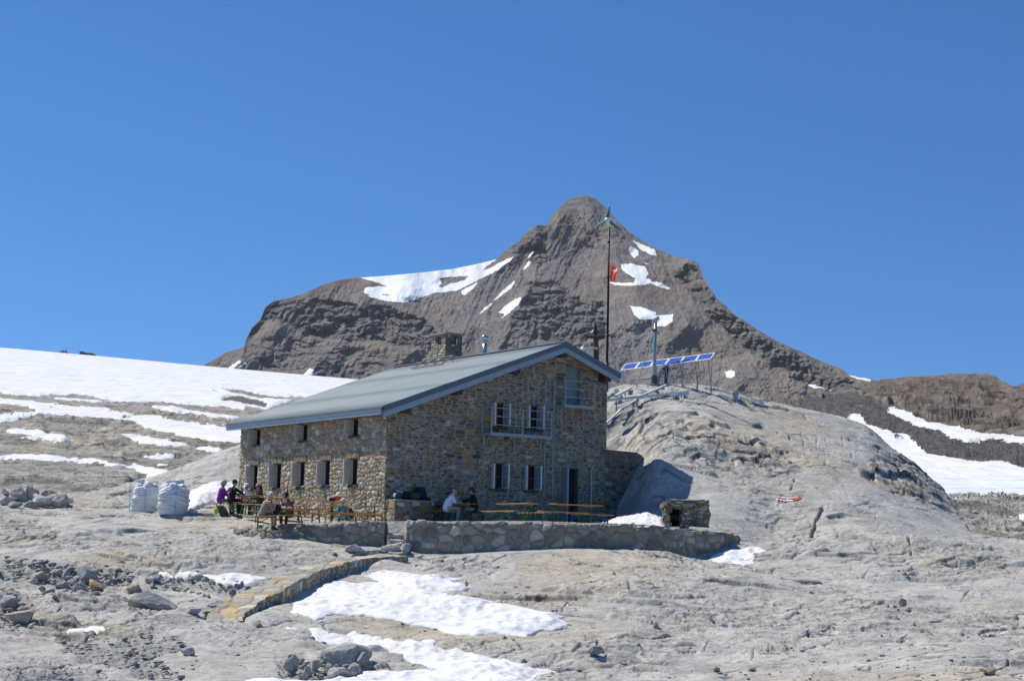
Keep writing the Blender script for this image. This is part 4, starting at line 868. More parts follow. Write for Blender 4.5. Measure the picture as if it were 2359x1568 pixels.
# roof structure under the sheets
mb = MB()
def slab(mb, a0, a1, b0, b1, t0, t1, f=roofz):
    p = [Hv(a0, b0, float(f(b0))-t0), Hv(a0, b1, float(f(b1))-t0), Hv(a0, b1, float(f(b1))-t1), Hv(a0, b0, float(f(b0))-t1)]
    mb.poly(p, (a1-a0), AV)
slab(mb, -.46, LA+.36, -OVE+.06, RB-.001, .07, .16); slab(mb, -.46, LA+.36, RB+.001, WB+OVR-.05, .07, .16)
o = mb.build('roof_boarding', plain('grey_boarding', (.16, .14, .12), .8)); attach(o, hut)
mb = MB(); slab(mb, -OVG-.02, -OVG+.09, -OVE-.02, RB-.001, -.03, .19); slab(mb, -OVG-.02, -OVG+.09, RB+.001, WB+OVR, -.03, .19)
o = mb.build('verge_flashing', plain('dark_zinc', (.115, .145, .17), .45, .2)); attach(o, hut)
mb = MB(); slab(mb, -OVG+.03, -OVG+.13, -OVE, RB-.001, .192, .42); slab(mb, -OVG+.03, -OVG+.13, RB+.001, WB+OVR-.04, .192, .42)
o = mb.build('verge_board', M_zinc); attach(o, hut)
mb = MB(); hbox(mb, -OVG+.13, LA+.38, -OVE-.10, -OVE+.04, EZ-.30, EZ-.115); hbox(mb, -OVG+.13, LA+.38, -OVE-.13, -OVE-.10, EZ-.17, EZ-.09)
o = mb.build('gutter', M_zinc); attach(o, hut)
mb = MB()
for a in (-.53, LA+.38):
    pass
slab(mb, LA+.36, LA+.41, -OVE, RB-.001, -.03, .30); slab(mb, LA+.36, LA+.41, RB+.001, WB+OVR, -.03, .30)
o = mb.build('verge_board', M_zinc); attach(o, hut)
mb = MB()
pz = float(roofz(RB))
mb.bar(Hv(-OVG-.02, RB, pz+.035), Hv(LA+.4, RB, pz+.035), .30, .035)
o = mb.build('ridge_cap', M_zinc); attach(o, hut)
for bb in (.6, 3.0, 5.8, 8.18, 10.5):
    mb = MB(); zz = float(roofz(bb))-.20
    hbox(mb, -.48, .06, bb-.17, bb+.17, zz-.38, zz-.02 if bb != 8.18 else zz-.08, .015); o = mb.build('roof_beam', M_wood); attach(o, hut)
# soffit screws line + stains are in the material; small snow guard on the sheets
mb = MB()
for bz, hz in ((6.75, .10), (7.35, .30)):
    mb.tube([Hv(6.9, bz, float(roofz(bz))+hz), Hv(9.6, bz, float(roofz(bz))+hz)], .035)
for a in (7.0, 7.8, 8.6, 9.4):
    mb.bar(Hv(a, 6.72, float(roofz(6.72))+.09), Hv(a, 7.36, float(roofz(7.36))+.29), .05, .05)
    mb.bar(Hv(a, 7.35, float(roofz(7.4))+.0), Hv(a, 7.35, float(roofz(7.4))+.3), .04, .04)
o = mb.build('roof_rack', plain('weathered_frame', (.22, .19, .14), .6)); attach(o, hut)

# chimney
ch = empty('chimney', (0, 0, 0)); ch.parent = hut; ch.matrix_parent_inverse = hut.matrix_basis.inverted()
ca0, ca1, cb0, cb1, cz0, cz1 = 9.0, 10.25, 8.22, 9.08, 7.0, 8.96
hz0, hz1 = 8.52, 8.88
def chsheet(P, n, w, seed, pal, hole):
    u = np.arange(0, w+.01, .025)
    return wall_sheet('chimney_face', P, const_n(n), u, np.linspace(0, 1, 75), 0, lambda u: (u*0+cz0, u*0+cz1), .04, .22, .10, seed, pal, (.25, .23, .19), None, [hole])
for o in (chsheet(lambda u, v: HP(ca0+u, u*0+cb0, v), -BV, ca1-ca0, 5, PAL_SUN*1.1, (.35, .9, hz0, hz1)), chsheet(lambda u, v: HP(u*0+ca0, cb0+u, v), -AV, cb1-cb0, 6, PAL_SHD, (.2, .58, hz0, hz1)),  # long-wall sides get lighter stones, gable sides darker, as the light falls
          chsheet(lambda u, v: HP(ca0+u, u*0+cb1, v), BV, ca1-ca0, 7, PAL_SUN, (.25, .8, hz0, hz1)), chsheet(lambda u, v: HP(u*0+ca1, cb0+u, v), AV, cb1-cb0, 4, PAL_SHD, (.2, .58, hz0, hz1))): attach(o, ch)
mb = MB(); hbox(mb, ca0-.12, ca1+.12, cb0-.12, cb1+.12, cz1, cz1+.09, .01); hbox(mb, ca0+.05, ca1-.05, cb0+.05, cb1-.05, cz0, 8.50); hbox(mb, ca0+.22, ca1-.22, cb0+.16, cb1-.16, 8.50, cz1)
o = mb.build('chimney_cap', plain('grey_stone_slab', (.24, .24, .225), .85, 0, .3)); attach(o, ch)
fl = empty('stove_pipe', (0, 0, 0)); fl.parent = hut; fl.matrix_parent_inverse = hut.matrix_basis.inverted()
pb = Hv(6.07, 8.45, 7.3)
mb = MB(); mb.tube([pb, pb+Vector((0, 0, 1.0))], .105, 14); attach(mb.build('pipe', plain('bright_steel', (.45, .5, .52), .25, .9), None, True), fl)
mb = MB(); mb.tube([pb+Vector((0, 0, .98)), pb+Vector((0, 0, 1.10))], [.12, .16], 14); mb.tube([pb+Vector((0, 0, 1.14)), pb+Vector((0, 0, 1.30)), pb+Vector((0, 0, 1.38))], [.17, .17, .05], 14)
for k in range(3): mb.bar(pb+Vector((.13*math.cos(k*2.1), .13*math.sin(k*2.1), 1.06)), pb+Vector((.13*math.cos(k*2.1), .13*math.sin(k*2.1), 1.16)), .02, .02)
attach(mb.build('cowl', plain('bright_steel', (.45, .5, .52), .25, .9), None, True), fl)

# windows
M_sill = plain('dark_sill', (.10, .075, .045), .8)
def window(side, c, z0, z1, hw, sh):
    """side L: wall along a; side G: wall along b. recess runs into the house"""
    def bx(mb, u0, u1, d0, d1, z0, z1, bev=0):       # d positive outwards
        if side == 'L': return hbox(mb, u0, u1, -d1, -d0, z0, z1, bev)
        return hbox(mb, -d1, -d0, u0, u1, z0, z1, bev)
    win = empty('window', (0, 0, 0)); win.parent = hut; win.matrix_parent_inverse = hut.matrix_basis.inverted()
    mb = MB()                                        # plastered reveal
    g = .015
    bx(mb, c-hw-.06, c-hw+g, -.36, -.01, z0-.02, z1+.02); bx(mb, c+hw-g, c+hw+.06, -.36, -.01, z0-.02, z1+.02)
    bx(mb, c-hw, c+hw, -.36, -.015, z1-.01, z1+.07); attach(mb.build('reveal', plain('reveal_stone', (.20, .17, .13), .9)), win)
    mb = MB(); bx(mb, c-hw-.03, c+hw+.03, -.34, .085, z0-.06, z0+.02, .008); attach(mb.build('sill', M_sill), win)
    mb = MB(); t = .055; d0, d1 = -.24, -.17
    bx(mb, c-hw, c-hw+t, d0, d1, z0+.02, z1); bx(mb, c+hw-t, c+hw, d0, d1, z0+.02, z1); bx(mb, c-hw+t, c+hw-t, d0, d1, z1-t, z1); bx(mb, c-hw+t, c+hw-t, d0, d1, z0+.02, z0+.02+t)
    bx(mb, c-.03, c+.03, d0, d1+.01, z0+.02+t, z1-t); bx(mb, c-hw+t, c+hw-t, d0+.01, d1-.012, (z0+z1)/2-.015, (z0+z1)/2+.015)
    attach(mb.build('frame', M_frame if side == 'G' else M_wood), win)
    mb = MB(); bx(mb, c-hw+t, c+hw-t, -.215, -.205, z0+.05, z1-t); attach(mb.build('pane', M_glass), win)
    far = c+hw-.055; near = c-hw+.03
    for u, sgn in ((far, -1), (near, 1)):
        mb = MB(); L0, L1 = -.12, (-.12+sh if u == far else -.12+sh*(.72 if side == 'G' else .25))
        bx(mb, u-.012, u+.012, L0, L1, z0+.05, z1-.03)
        for q0, q1, zz0, zz1 in ((L0, L0+.05, z0+.05, z1-.03), (L1-.05, L1, z0+.05, z1-.03), (L0+.05, L1-.05, z0+.05, z0+.12), (L0+.05, L1-.05, z1-.10, z1-.03), (L0+.05, L1-.05, (z0+z1)/2-.012, (z0+z1)/2+.012)):
            bx(mb, u-.026, u+.026, q0, q1, zz0, zz1)
        attach(mb.build('shutter', M_shut), win)
        if u == far:
            mb = MB(); bx(mb, u-.018, u-.0125, L0+.06, L1-.06, z0+.13, (z0+z1)/2-.014); bx(mb, u-.018, u-.0125, L0+.06, L1-.06, (z0+z1)/2+.014, z1-.11)
            attach(mb.build('shutter_panel', M_pan if side == 'L' else plain('lace_panel', (.30, .32, .36), .7)), win)
        mb = MB(); bx(mb, u-.03, u+.03, L1, L1+.022, z0+.05, z1-.03); attach(mb.build('shutter_edge', M_white if side == 'G' else plain('grey_edge_metal', (.42, .44, .46), .5)), win)
    return win
for a in WL_low: window('L', a, ZB, ZT, HW, .40)['label'] = 'tall narrow window with grey metal shutters in the sunlit wall'
for a in WL_up: window('L', a, 3.44, 4.16, HW, .40)['label'] = 'small window tucked under the eave'
for b_ in WG_low: window('G', b_, ZB, ZT, .36, .48)['label'] = 'brown framed window on the ground floor of the shaded gable'
for b_ in WG_up: window('G', b_, 4.0, 5.03, .36, .48)['label'] = 'brown framed window above the steel walkway'
# stone lintels of upright stones are modelled as a row of small voussoirs
for side, cs, zt in (('L', WL_low, ZT), ('G', WG_low, ZT), ('G', [8.95], 2.5)):
    for c in cs:
        mb = MB(); w = .50 if c != 8.95 else .62; k = 9 if c != 8.95 else 11
        for i in range(k):
            u = c-w+(i+.5)*2*w/k; random.seed(i*7+int(c*10)); h0 = .20+random.random()*.10; pr = .035+random.random()*.03
            if side == 'L': hbox(mb, u-w/k*.82, u+w/k*.82, -pr-.035, .05, zt+.0, zt+h0, .012)
            else: hbox(mb, -pr-.015, .05, u-w/k*.82, u+w/k*.82, zt+.0, zt+h0, .012)
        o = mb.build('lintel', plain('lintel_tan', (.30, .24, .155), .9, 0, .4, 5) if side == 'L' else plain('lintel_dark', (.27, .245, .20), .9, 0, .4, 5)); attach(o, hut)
# doors
def door(b0, b1, z0, z1, name, col, dark):
    d = empty(name, (0, 0, 0)); d.parent = hut; d.matrix_parent_inverse = hut.matrix_basis.inverted()
    mb = MB(); hbox(mb, -.005, .34, b0-.06, b0+.012, z0, z1+.02); hbox(mb, -.005, .34, b1-.012, b1+.06, z0, z1+.02); hbox(mb, -.004, .34, b0, b1, z1-.012, z1+.06); hbox(mb, -.05, .36, b0, b1, z0-.08, z0+.02)
    attach(mb.build('frame', plain(name+'_frame', col, .6)), d)
    mb = MB(); hbox(mb, .25 if dark else .16, .31 if dark else .20, b0+.012, b1-.012, z0+.02, z1-.012)
    for i in range(3): hbox(mb, .235 if dark else .145, .25 if dark else .16, b0+.1, b1-.1, z0+.15+i*(z1-z0-.2)/3, z0+(i+.85)*(z1-z0-.2)/3+.1)
    attach(mb.build('leaf', plain(name+'_leaf', (.018, .014, .012) if dark else (.20, .24, .26), .6)), d)  # ground-floor leaf is near-black: shade of the open doorway put into its colour
    mb = MB(); mb.tube([Hv(.14 if not dark else .22, b0+.10, z0+1.0), Hv(.10 if not dark else .18, b0+.10, z0+1.0), Hv(.10 if not dark else .18, b0+.2, z0+1.0)], .012); attach(mb.build('handle', M_steel), d)
    return d
door(8.55, 9.35, .05, 2.5, 'door', (.13, .15, .165), True)['label'] = 'dark open doorway on the ground floor'
door(8.62, 9.38, 5.25, 6.80, 'loft_door', (.25, .25, .24), False)['label'] = 'grey loft door behind the small upper balcony'
mb = MB(); hbox(mb, -.40, -.07, 8.52, 8.56, .05, 2.48); hbox(mb, -.42, -.40, 8.50, 8.58, .05, 2.48); attach(mb.build('door_shutter', M_zinc), hut)
mb = MB(); mb.tube([Hv(-.14, 9.95, .0), Hv(-.14, 9.95, 2.5)], .045); attach(mb.build('downpipe', M_zinc), hut)
# steel walkways
def walkway(b0, b1, z, out, rail, name, posts, brackets, lab, end_left=True):
    w = empty(name, (0, 0, 0)); w.parent = hut; w.matrix_parent_inverse = hut.matrix_basis.inverted(); w['label'] = lab
    mb = MB(); hbox(mb, -out, -.07, b0, b1, z-.06, z-.03); hbox(mb, -out-.02, -out, b0, b1, z-.12, z+.01); hbox(mb, -out, -.07, b0-.02, b0, z-.11, z); hbox(mb, -out, -.07, b1, b1+.02, z-.11, z)
    attach(mb.build('platform', M_steel), w)
    mb = MB()
    for b in posts: mb.bar(Hv(-out-.01, b, z-.10), Hv(-out-.01, b, z+rail), .045, .045)
    for k in range(1, 4):
        zz = z+rail*k/3; mb.tube([Hv(-out-.01, b0, zz-.01), Hv(-out-.01, b1, zz-.01)], .020)
        mb.tube([Hv(-.05, b0, zz-.01), Hv(-out-.01, b0, zz-.01)], .018)
        if name == 'upper_balcony': mb.tube([Hv(-.05, b1, zz-.01), Hv(-out-.01, b1, zz-.01)], .018)
    mb.bar(Hv(-.09, b0, z-.1), Hv(-.09, b0, z+rail), .035, .035)
    attach(mb.build('railing', M_steel), w)
    mb = MB()
    for b in brackets:
        mb.bar(Hv(-.08, b, z-.06), Hv(-.08, b, z-.75), .05, .05); mb.bar(Hv(-out*.75, b, z-.10), Hv(-.08, b, z-.68), .035, .035)
    attach(mb.build('bracket', M_steel), w)
walkway(4.40, 7.42, 3.72, .75, 1.02, 'steel_walkway', (4.42, 5.95, 7.40), (4.5, 6.0, 7.35), 'long steel walkway with railing below the upper windows')
walkway(8.05, 9.62, 5.10, .75, 1.02, 'upper_balcony', (8.07, 9.60), (8.15, 9.5), 'small steel balcony in front of the loft door')
ld = empty('ladder', (0, 0, 0)); ld.parent = hut; ld.matrix_parent_inverse = hut.matrix_basis.inverted()
mb = MB()
for b in (7.50, 7.92): mb.bar(Hv(-.17, b, 1.25), Hv(-.17, b, 6.1), .04, .04)
attach(mb.build('stile', M_steel), ld)
mb = MB()
for k in range(17): mb.tube([Hv(-.17, 7.52, 1.4+k*.285), Hv(-.17, 7.90, 1.4+k*.285)], .017, 6)
attach(mb.build('rung', M_steel), ld)

# ------------------------------------------------------------------ retaining wall joining hut and knoll
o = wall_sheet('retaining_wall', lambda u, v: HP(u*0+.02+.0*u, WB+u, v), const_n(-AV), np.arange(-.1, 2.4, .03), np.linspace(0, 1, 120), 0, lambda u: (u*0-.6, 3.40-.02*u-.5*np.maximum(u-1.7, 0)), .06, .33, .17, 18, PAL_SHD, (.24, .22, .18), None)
tag(o, 'shaded stone wall joining the right corner of the hut to the rock', 'wall')
me2 = MB(); me2.poly([Hv(.05, WB+.06, 3.34), Hv(.05, WB+2.35, 3.0), Hv(.7, WB+2.35, 3.0), Hv(.7, WB+.06, 3.34)], -.1, ZV); oo = me2.build('coping', plain('coping_stone', (.2, .19, .17), .9)); oo.parent = o

# free standing thick walls
def thick_wall(name, pts, ztop, zbot, th, cwid, chei, seed, pal, mortar, label, disp=.07, cap=(.42, .38, .30), topn=.05, inner=True, res=.035, mortar_w=.07):
    """pts: front line (x, y) left to right; ztop/zbot functions of arc u"""
    p = np.array(pts, float); L = np.r_[0, np.cumsum(np.hypot(*np.diff(p, axis=0).T))]
    u = np.arange(0, L[-1], res); px = np.interp(u, L, p[:, 0]); py = np.interp(u, L, p[:, 1])
    k = 12; pxs = np.convolve(np.pad(px, k, 'edge'), np.ones(2*k+1)/(2*k+1), 'valid'); pys = np.convolve(np.pad(py, k, 'edge'), np.ones(2*k+1)/(2*k+1), 'valid')
    tx = np.gradient(pxs); ty = np.gradient(pys); n_ = np.hypot(tx, ty); nx, ny = ty/n_, -tx/n_     # outward = towards camera
    if ny.mean() > 0 and not name.startswith('path'): nx, ny = -nx, -ny
    zt = ztop(u)+topn*fbm(u/.45, u*0, 3, seed)+.5*topn*np.sign(vn(u/.3, u*0, seed+4)); zb = zbot(u)
    nv = max(int((zt-zb).max()/res), 8); f = np.linspace(0, 1, nv); nt_ = max(int(th/res), 5)
    U, Fv = np.meshgrid(u, f); Vz = zb+(zt-zb)*Fv
    h, c = stones(U, Vz, cwid, chei, seed, pal, mortar, mortar_w, 2.6)
    rnd = .05*(1-sstep(.0, .12, (zt-Vz)))
    PF = np.stack([pxs+nx*(h*disp-rnd), pys+ny*(h*disp-rnd), Vz], -1)
    ft = np.linspace(0, 1, nt_+1)[1:]; U2, F2 = np.meshgrid(u, ft)
    h2, c2 = stones(U2, F2*th+3.3, .34, .30, seed+30, np.array([(cap[0]*q, cap[1]*q, cap[2]*q) for q in (.8, .9, 1, 1.1, 1.2)]), cap, .05)
    PT = np.stack([pxs-nx*F2*th, pys-ny*F2*th, zt+.03*h2-.02+.02*fbm(U2/.2, F2*th/.2, 2, seed+2)], -1)
    rows = [PF, PT]; cols = [c, c2]
    PB = PT[-1:].copy(); PB[..., 2] = zb-.2; rows.append(PB); cols.append(c2[-1:])
    P = np.concatenate(rows, 0); C_ = np.concatenate(cols, 0)
    # close the ends
    V = P.reshape(-1, 3); nr = P.shape[0]; nc = len(u)
    Q = gridq(nr, nc); Cf = C_.reshape(-1, 3)
    ends = []
    for j in (0, nc-1):
        ia = [r*nc+j for r in range(0, nv)]
        base = len(V); back = P[:nv, j].copy(); back[:, 0] -= nx[j]*th; back[:, 1] -= ny[j]*th
        V = np.concatenate([V, back]); Cf = np.concatenate([Cf, C_[:nv, j]])
        ends.append(np.array([[ia[r], ia[r+1], base+r+1, base+r] for r in range(nv-1)]))
    Q = np.concatenate([Q]+ends)
    o = mesh_np(name, V, Q, M_mas, None, False, None, {'stone': Cf}); tag(o, label, 'wall'); return o
def zline(tab):
    """tab: (X, Y, D) along the wall -> (xy list, z at each)"""
    q = P3([t[0] for t in tab], [t[1] for t in tab], np.array([t[2] for t in tab], float)); return q
tl = zline([(533,1222,69.4),(560,1215,68.6),(575,1213,68.1),(620,1211,67.1),(690,1209,66.2),(740,1207,65.9),(800,1203,65.7),(850,1200,65.6),(896,1198,65.5)])
tr = zline([(931,1201,65.4),(980,1200,65.2),(1060,1203,65.0),(1200,1204,64.9),(1350,1207,65.1),(1480,1211,65.9),(1580,1219,67.0),(1650,1226,68.2),(1690,1231,69.3),(1706,1236,69.8)])
def arc(q): return np.r_[0, np.cumsum(np.hypot(np.diff(q[:, 0]), np.diff(q[:, 1])))]
aL, aR = arc(tl), arc(tr)
dz0 = [-.42,-.5,-.6,-.75,-1.1,-1.45,-1.6,-1.7,-1.75]
thick_wall('terrace_wall', tl[:, :2], lambda u: np.interp(u, aL, tl[:, 2]), lambda u: np.interp(u, aL, tl[:, 2]+np.array(dz0)), .42, .40, .28, 40, (PAL_GRY*.65+PAL_GRY.mean(0)*.35)*np.array([1.05, 1.0, .90]), (.30, .275, .225), 'rough stone terrace wall left of the steps, sinking into the rock at its left end')
thick_wall('terrace_wall', tr[:, :2], lambda u: np.interp(u, aR, tr[:, 2]), lambda u: np.interp(u, aR, tr[:, 2])-1.6, .45, .42, .30, 41, (PAL_GRY*.65+PAL_GRY.mean(0)*.35)*np.array([1.08, 1.02, .92]), (.32, .295, .24), 'long stone terrace wall right of the steps, curving to the rock knoll')
# rucksack ledge against the gable
mb = MB()
o = wall_sheet('stone_ledge', lambda u, v: HP(u*0-.75, .05+u, v), const_n(-AV), np.arange(0, 1.75, .025), np.linspace(0, 1, 45), 0, lambda u: (u*0-.3, u*0+.82), .05, .34, .20, 22, PAL_SHD*1.15, (.24, .22, .18), None)
tag(o, 'low stone ledge against the corner of the hut, topped with rucksacks', 'ledge')
mb = MB(); hbox(mb, -.80, -.08, .0, 1.80, .78, .86, .02); hbox(mb, -.745, -.72, -.01, .06, -.3, .78); c_ = mb.build('ledge_top', plain('ledge_slab', (.27, .255, .225), .9, 0, .25)); c_.parent = o
o2 = wall_sheet('ledge_side', lambda u, v: HP(-.74+u, u*0+.04, v), const_n(-BV), np.arange(0, .8, .025), np.linspace(0, 1, 45), 0, lambda u: (u*0-.3, u*0+.82), .05, .34, .20, 23, PAL_SUN*.9, (.30, .28, .23), None); o2.parent = o
o3 = wall_sheet('ledge_side', lambda u, v: HP(-.74+u, u*0+1.80, v), const_n(BV), np.arange(0, .8, .025), np.linspace(0, 1, 45), 0, lambda u: (u*0-.3, u*0+.82), .05, .34, .20, 24, PAL_SHD, (.24, .22, .18), None); o3.parent = o

# steps
st = empty('stone_steps', tuple(P3(914, 1275, 64.4)), 0, 'short flight of rough stone steps between the two terrace walls', 'steps')
ztop_ = 1.42; zb_ = P3(914, 1277, 64.2)[2]; ns = 6
for i in range(ns):
    f = i/(ns-1); D0 = 64.35+f*1.75; z = zb_+.12+(ztop_-zb_-.16)*f
    c = P3(914, 1240, D0+.4); w = .56-.03*((i*7) % 3); random.seed(i)
    me = bmesh.new(); bmesh.ops.create_cube(me, size=1); bmesh.ops.subdivide_edges(me, edges=me.edges, cuts=5, use_grid_fill=True)
    for v in me.verts:
        p = v.co.copy(); nn = float(fbm(p.x*3+i*5, p.y*3+p.z*2, 3, i)); v.co = Vector((p.x*(w+.04*nn), p.y*(.95)+.05*nn+(.04 if p.z < -.1 else 0), p.z*.26+.03*nn-(.06 if (p.y < -.4 and p.z > .4) else 0)))
    m_ = bpy.data.meshes.new('step'); me.to_mesh(m_); me.free()
    s_ = link('step', m_, plain('step_stone', (.34, .32, .27), .9, 0, .3, 4, bmp=.02), st); s_.location = Vector((c[0]-st.location.x+(random.random()-.5)*.06, c[1]-st.location.y, z-.15-st.location.z))

# ------------------------------------------------------------------ stone path
def build_path():
    nrow = 60; t = np.linspace(0, 1, nrow); n_ = 260
    R_ = resamp(pathR, n_); L_ = resamp(pathL, n_)
    L_ = np.array([[np.interp(i, np.linspace(0, n_-1, NPATH), pathL[:, k]) for k in range(3)] for i in range(n_)])
    R_ = np.array([[np.interp(i, np.linspace(0, n_-1, NPATH), pathR[:, k]) for k in range(3)] for i in range(n_)])
    R_[:, 2] = np.convolve(np.pad(R_[:, 2], 10, 'edge'), np.ones(21)/21, 'valid')
    L_[:, 2] = np.minimum(np.convolve(np.pad(L_[:, 2], 10, 'edge'), np.ones(21)/21, 'valid'), R_[:, 2]+.12)
    P = L_[:, None]*(1-t)[None, :, None]+R_[:, None]*t[None, :, None]
    x, y = P[..., 0], P[..., 1]
    pal = np.array([(.42,.40,.36),(.38,.37,.34),(.43,.40,.34),(.46,.36,.23),(.36,.355,.34),(.47,.45,.41),(.40,.385,.35),(.44,.42,.38),(.35,.34,.32)])*np.array([1.04, .98, .87])
    h, c = stones(x, y*.9, .55, .5, 66, pal, (.37, .345, .28), .05, 2.4)
    P[..., 2] += .035*h+.03*fbm(x/1.2, y/1.2, 3, 67)
    jag = .07*fbm(x[:, -1]/.3, y[:, -1]/.3, 2, 68)
    P[:, -1, 0] += jag; P[:, -1, 1] += jag*.5
    o = mesh_np('path', P.reshape(-1, 3), gridq(n_, nrow), M_mas, None, True, None, {'stone': c.reshape(-1, 3)}); tag(o, 'flagstone path rising to the terrace steps', kind='structure')
    E_ = P[:, -1]                                        # its retaining wall
    u = np.r_[0, np.cumsum(np.hypot(np.diff(E_[:, 0]), np.diff(E_[:, 1])))]
    uu = np.arange(0, u[-1], .028); ex = [np.interp(uu, u, E_[:, k]) for k in range(3)]
    tx = np.gradient(np.convolve(np.pad(ex[0], 20, 'edge'), np.ones(41)/41, 'valid')); ty = np.gradient(np.convolve(np.pad(ex[1], 20, 'edge'), np.ones(41)/41, 'valid')); nn = np.hypot(tx, ty)
    nx, ny = -ty/nn, tx/nn
    f = np.linspace(0, 1, 34); U, Fg = np.meshgrid(uu, f); ht = .95
    Vz = ex[2][None]-ht*Fg
    h, c = stones(U, Fg*ht, .17, .27, 70, np.concatenate([PAL_SUN, PAL_GRY*1.2]), (.20, .18, .15), .05, 2.8)
    W_ = np.stack([ex[0]+nx*(h*.06-.03)*np.minimum(Fg*8, 1), ex[1]+ny*(h*.06-.03)*np.minimum(Fg*8, 1), Vz], -1)
    o = mesh_np('path_wall', W_.reshape(-1, 3), gridq(34, len(uu)), M_mas, None, False, None, {'stone': c.reshape(-1, 3)}); tag(o, 'curved drystone edge wall under the right side of the path', 'wall')
build_path()
# ------------------------------------------------------------------ outdoor tables and benches
M_plank = plain('orange_plank', (.50, .24, .07), .5, 0, .25, 6); M_plank2 = plain('worn_plank', (.58, .42, .24), .6, 0, .2, 6); M_green = plain('green_leg', (.012, .09, .045), .5); M_blue = plain('blue_leg', (.015, .07, .30), .5)
def make_set(kind, worn=False, leg=M_green):
    """2.2 m long beer garden table or bench: plank top on folding steel frames"""
    tab = kind == 'table'; h, w = (.77, .50) if tab else (.47, .25)
    r = empty(kind, (0, 0, 0)); mt = M_plank2 if worn else M_plank
    mb = MB()
    for k in range(3 if tab else 1):
        ww = w/(3 if tab else 1); mb.box((0, -w/2+ww*(k+.5), h-.014), (2.2, ww-.004, .028), None, .004)
    for sx in (-.62, .62): mb.box((sx, 0, h-.045), (.34, w*.82, .032), None, .004)
    mb.build('top', mt, r)
    for sx in (-1, 1):
        mb = MB(); x = sx*.78
        for sy in (-1, 1): mb.bar((x, sy*w*.36, h-.06), (x+sx*.04, sy*w*.40, 0), .035, .035)
        mb.bar((x+sx*.005, -w*.36, h-.13), (x+sx*.005, w*.36, h-.13), .03, .03); mb.bar((x+sx*.03, -w*.40, .10), (x+sx*.03, w*.40, .10), .03, .03)
        mb.bar((x, -w*.36, h-.12), (x+sx*.03, w*.39, .12), .018, .018); mb.bar((x, w*.36, h-.12), (x+sx*.03, -w*.39, .12), .018, .018)
        for sy in (-1, 1): mb.bar((x+sx*.02, sy*w*.36, h*.45), (x-sx*.42, sy*w*.30, h-.055), .018, .018)
        mb.build('leg_frame', leg, r)
    return r
def tree_copy(o, parent=None):
    c = o.copy(); COL.objects.link(c)
    if parent: c.parent = parent
    for ch_ in o.children: tree_copy(ch_, c)
    return c
PROTO = {}
def put_set(kind, X0, Y0, D0, X1, Y1, D1, label, worn=False, blue=False, roll=0):
    """the two ends of the plank top as seen, with their distances"""
    key = (kind, worn, blue)
    if key in PROTO: r = tree_copy(PROTO[key])
    else: r = make_set(kind, worn, M_blue if blue else M_green); PROTO[key] = r
    a = Vector(P3(X0, Y0, D0)); b = Vector(P3(X1, Y1, D1)); c = (a+b)/2; d = (b-a).normalized()
    h = .77 if kind == 'table' else .47
    y = Vector((0, 0, 1)).cross(d).normalized(); z = d.cross(y)
    R = Matrix((d, y, z)).transposed().to_4x4()
    if roll: R = R @ Matrix.Rotation(roll, 4, 'X')
    r.matrix_basis = Matrix.Translation(c-z*h) @ R
    tag(r, label, kind, kind+'s on the hut terrace'); return r
def along(X, Y, D, vec, L=2.2, centre=False):
    """end point helper: from the seen point (X, Y, D) go L metres along vec (world) staying level"""
    p = Vector(P3(X, Y, D)); q = p+Vector(vec)*L; x, y = proj(np.array(q)); return (X, Y, D, float(x), float(y), q.y)
def pset(kind, X, z, D, vec, label, slope=0, **k):
    """centre seen at column X, top height z over eye level, depth D, direction vec"""
    p = P3(X, 1160, D); c = Vector((p[0], D, z)); v = Vector(vec).normalized(); v = Vector((v.x, v.y, slope)).normalized()
    a = c-v*1.1; b = c+v*1.1; xa, ya = proj(np.array(a)); xb, yb = proj(np.array(b))
    return put_set(kind, float(xa), float(ya), a.y, float(xb), float(yb), b.y, label, **k)
vA, vB = tuple(AV), tuple(BV)
XV = (1, 0, 0)
# left chain along the long wall
pset('table', 568, 2.49, 75.9, vA, 'table at the left end of the hut with four walkers around it')
pset('table', 637, 2.36, 73.2, vA, 'table end to end behind the plaid-shirted couple, third from the left', slope=.03)
pset('bench', 522, 2.17, 75.6, vA, 'bench carrying the walker in the purple jacket')
pset('bench', 582, 2.06, 72.9, vA, 'empty bench between the left table and the front table', slope=.03)
pset('bench', 607, 2.17, 76.6, vA, 'bench by the hut wall under the man in the white cap')
pset('bench', 676, 2.05, 73.9, vA, 'empty bench by the hut wall behind the second table')
# worn table seen from above
pset('table', 720, 2.22, 70.8, (1, .28, 0), 'pale worn table that tilts toward the camera', slope=-.05, worn=True, roll=-.10)
pset('bench', 735, 1.86, 71.8, (1, .28, 0), 'bench on the wall side of the pale worn table', slope=-.02)
pset('bench', 640, 1.70, 68.2, (1, .10, 0), 'bench behind the plaid-shirted couple\'s table', slope=.03)
# front row
pset('table', 686, 1.745, 66.9, (1, .06, 0), 'front table where the plaid-shirted couple eat', slope=.035)
pset('bench', 645, 1.48, 66.1, (1, .06, 0), 'front bench under the grey-haired walker in plaid', slope=.075)
pset('table', 815, 1.945, 67.6, (1, .1, 0), 'empty front table near the corner of the hut', slope=.01)
pset('bench', 770, 1.60, 66.9, (1, .06, 0), 'long front bench behind the terrace wall, left of the steps', slope=.02)
pset('bench', 833, 1.615, 67.1, (1, .10, 0), 'front bench ending just left of the steps', slope=.01)
pset('bench', 800, 1.72, 69.4, (1, .1, 0), 'bench behind the empty front table by the hut corner', slope=0)
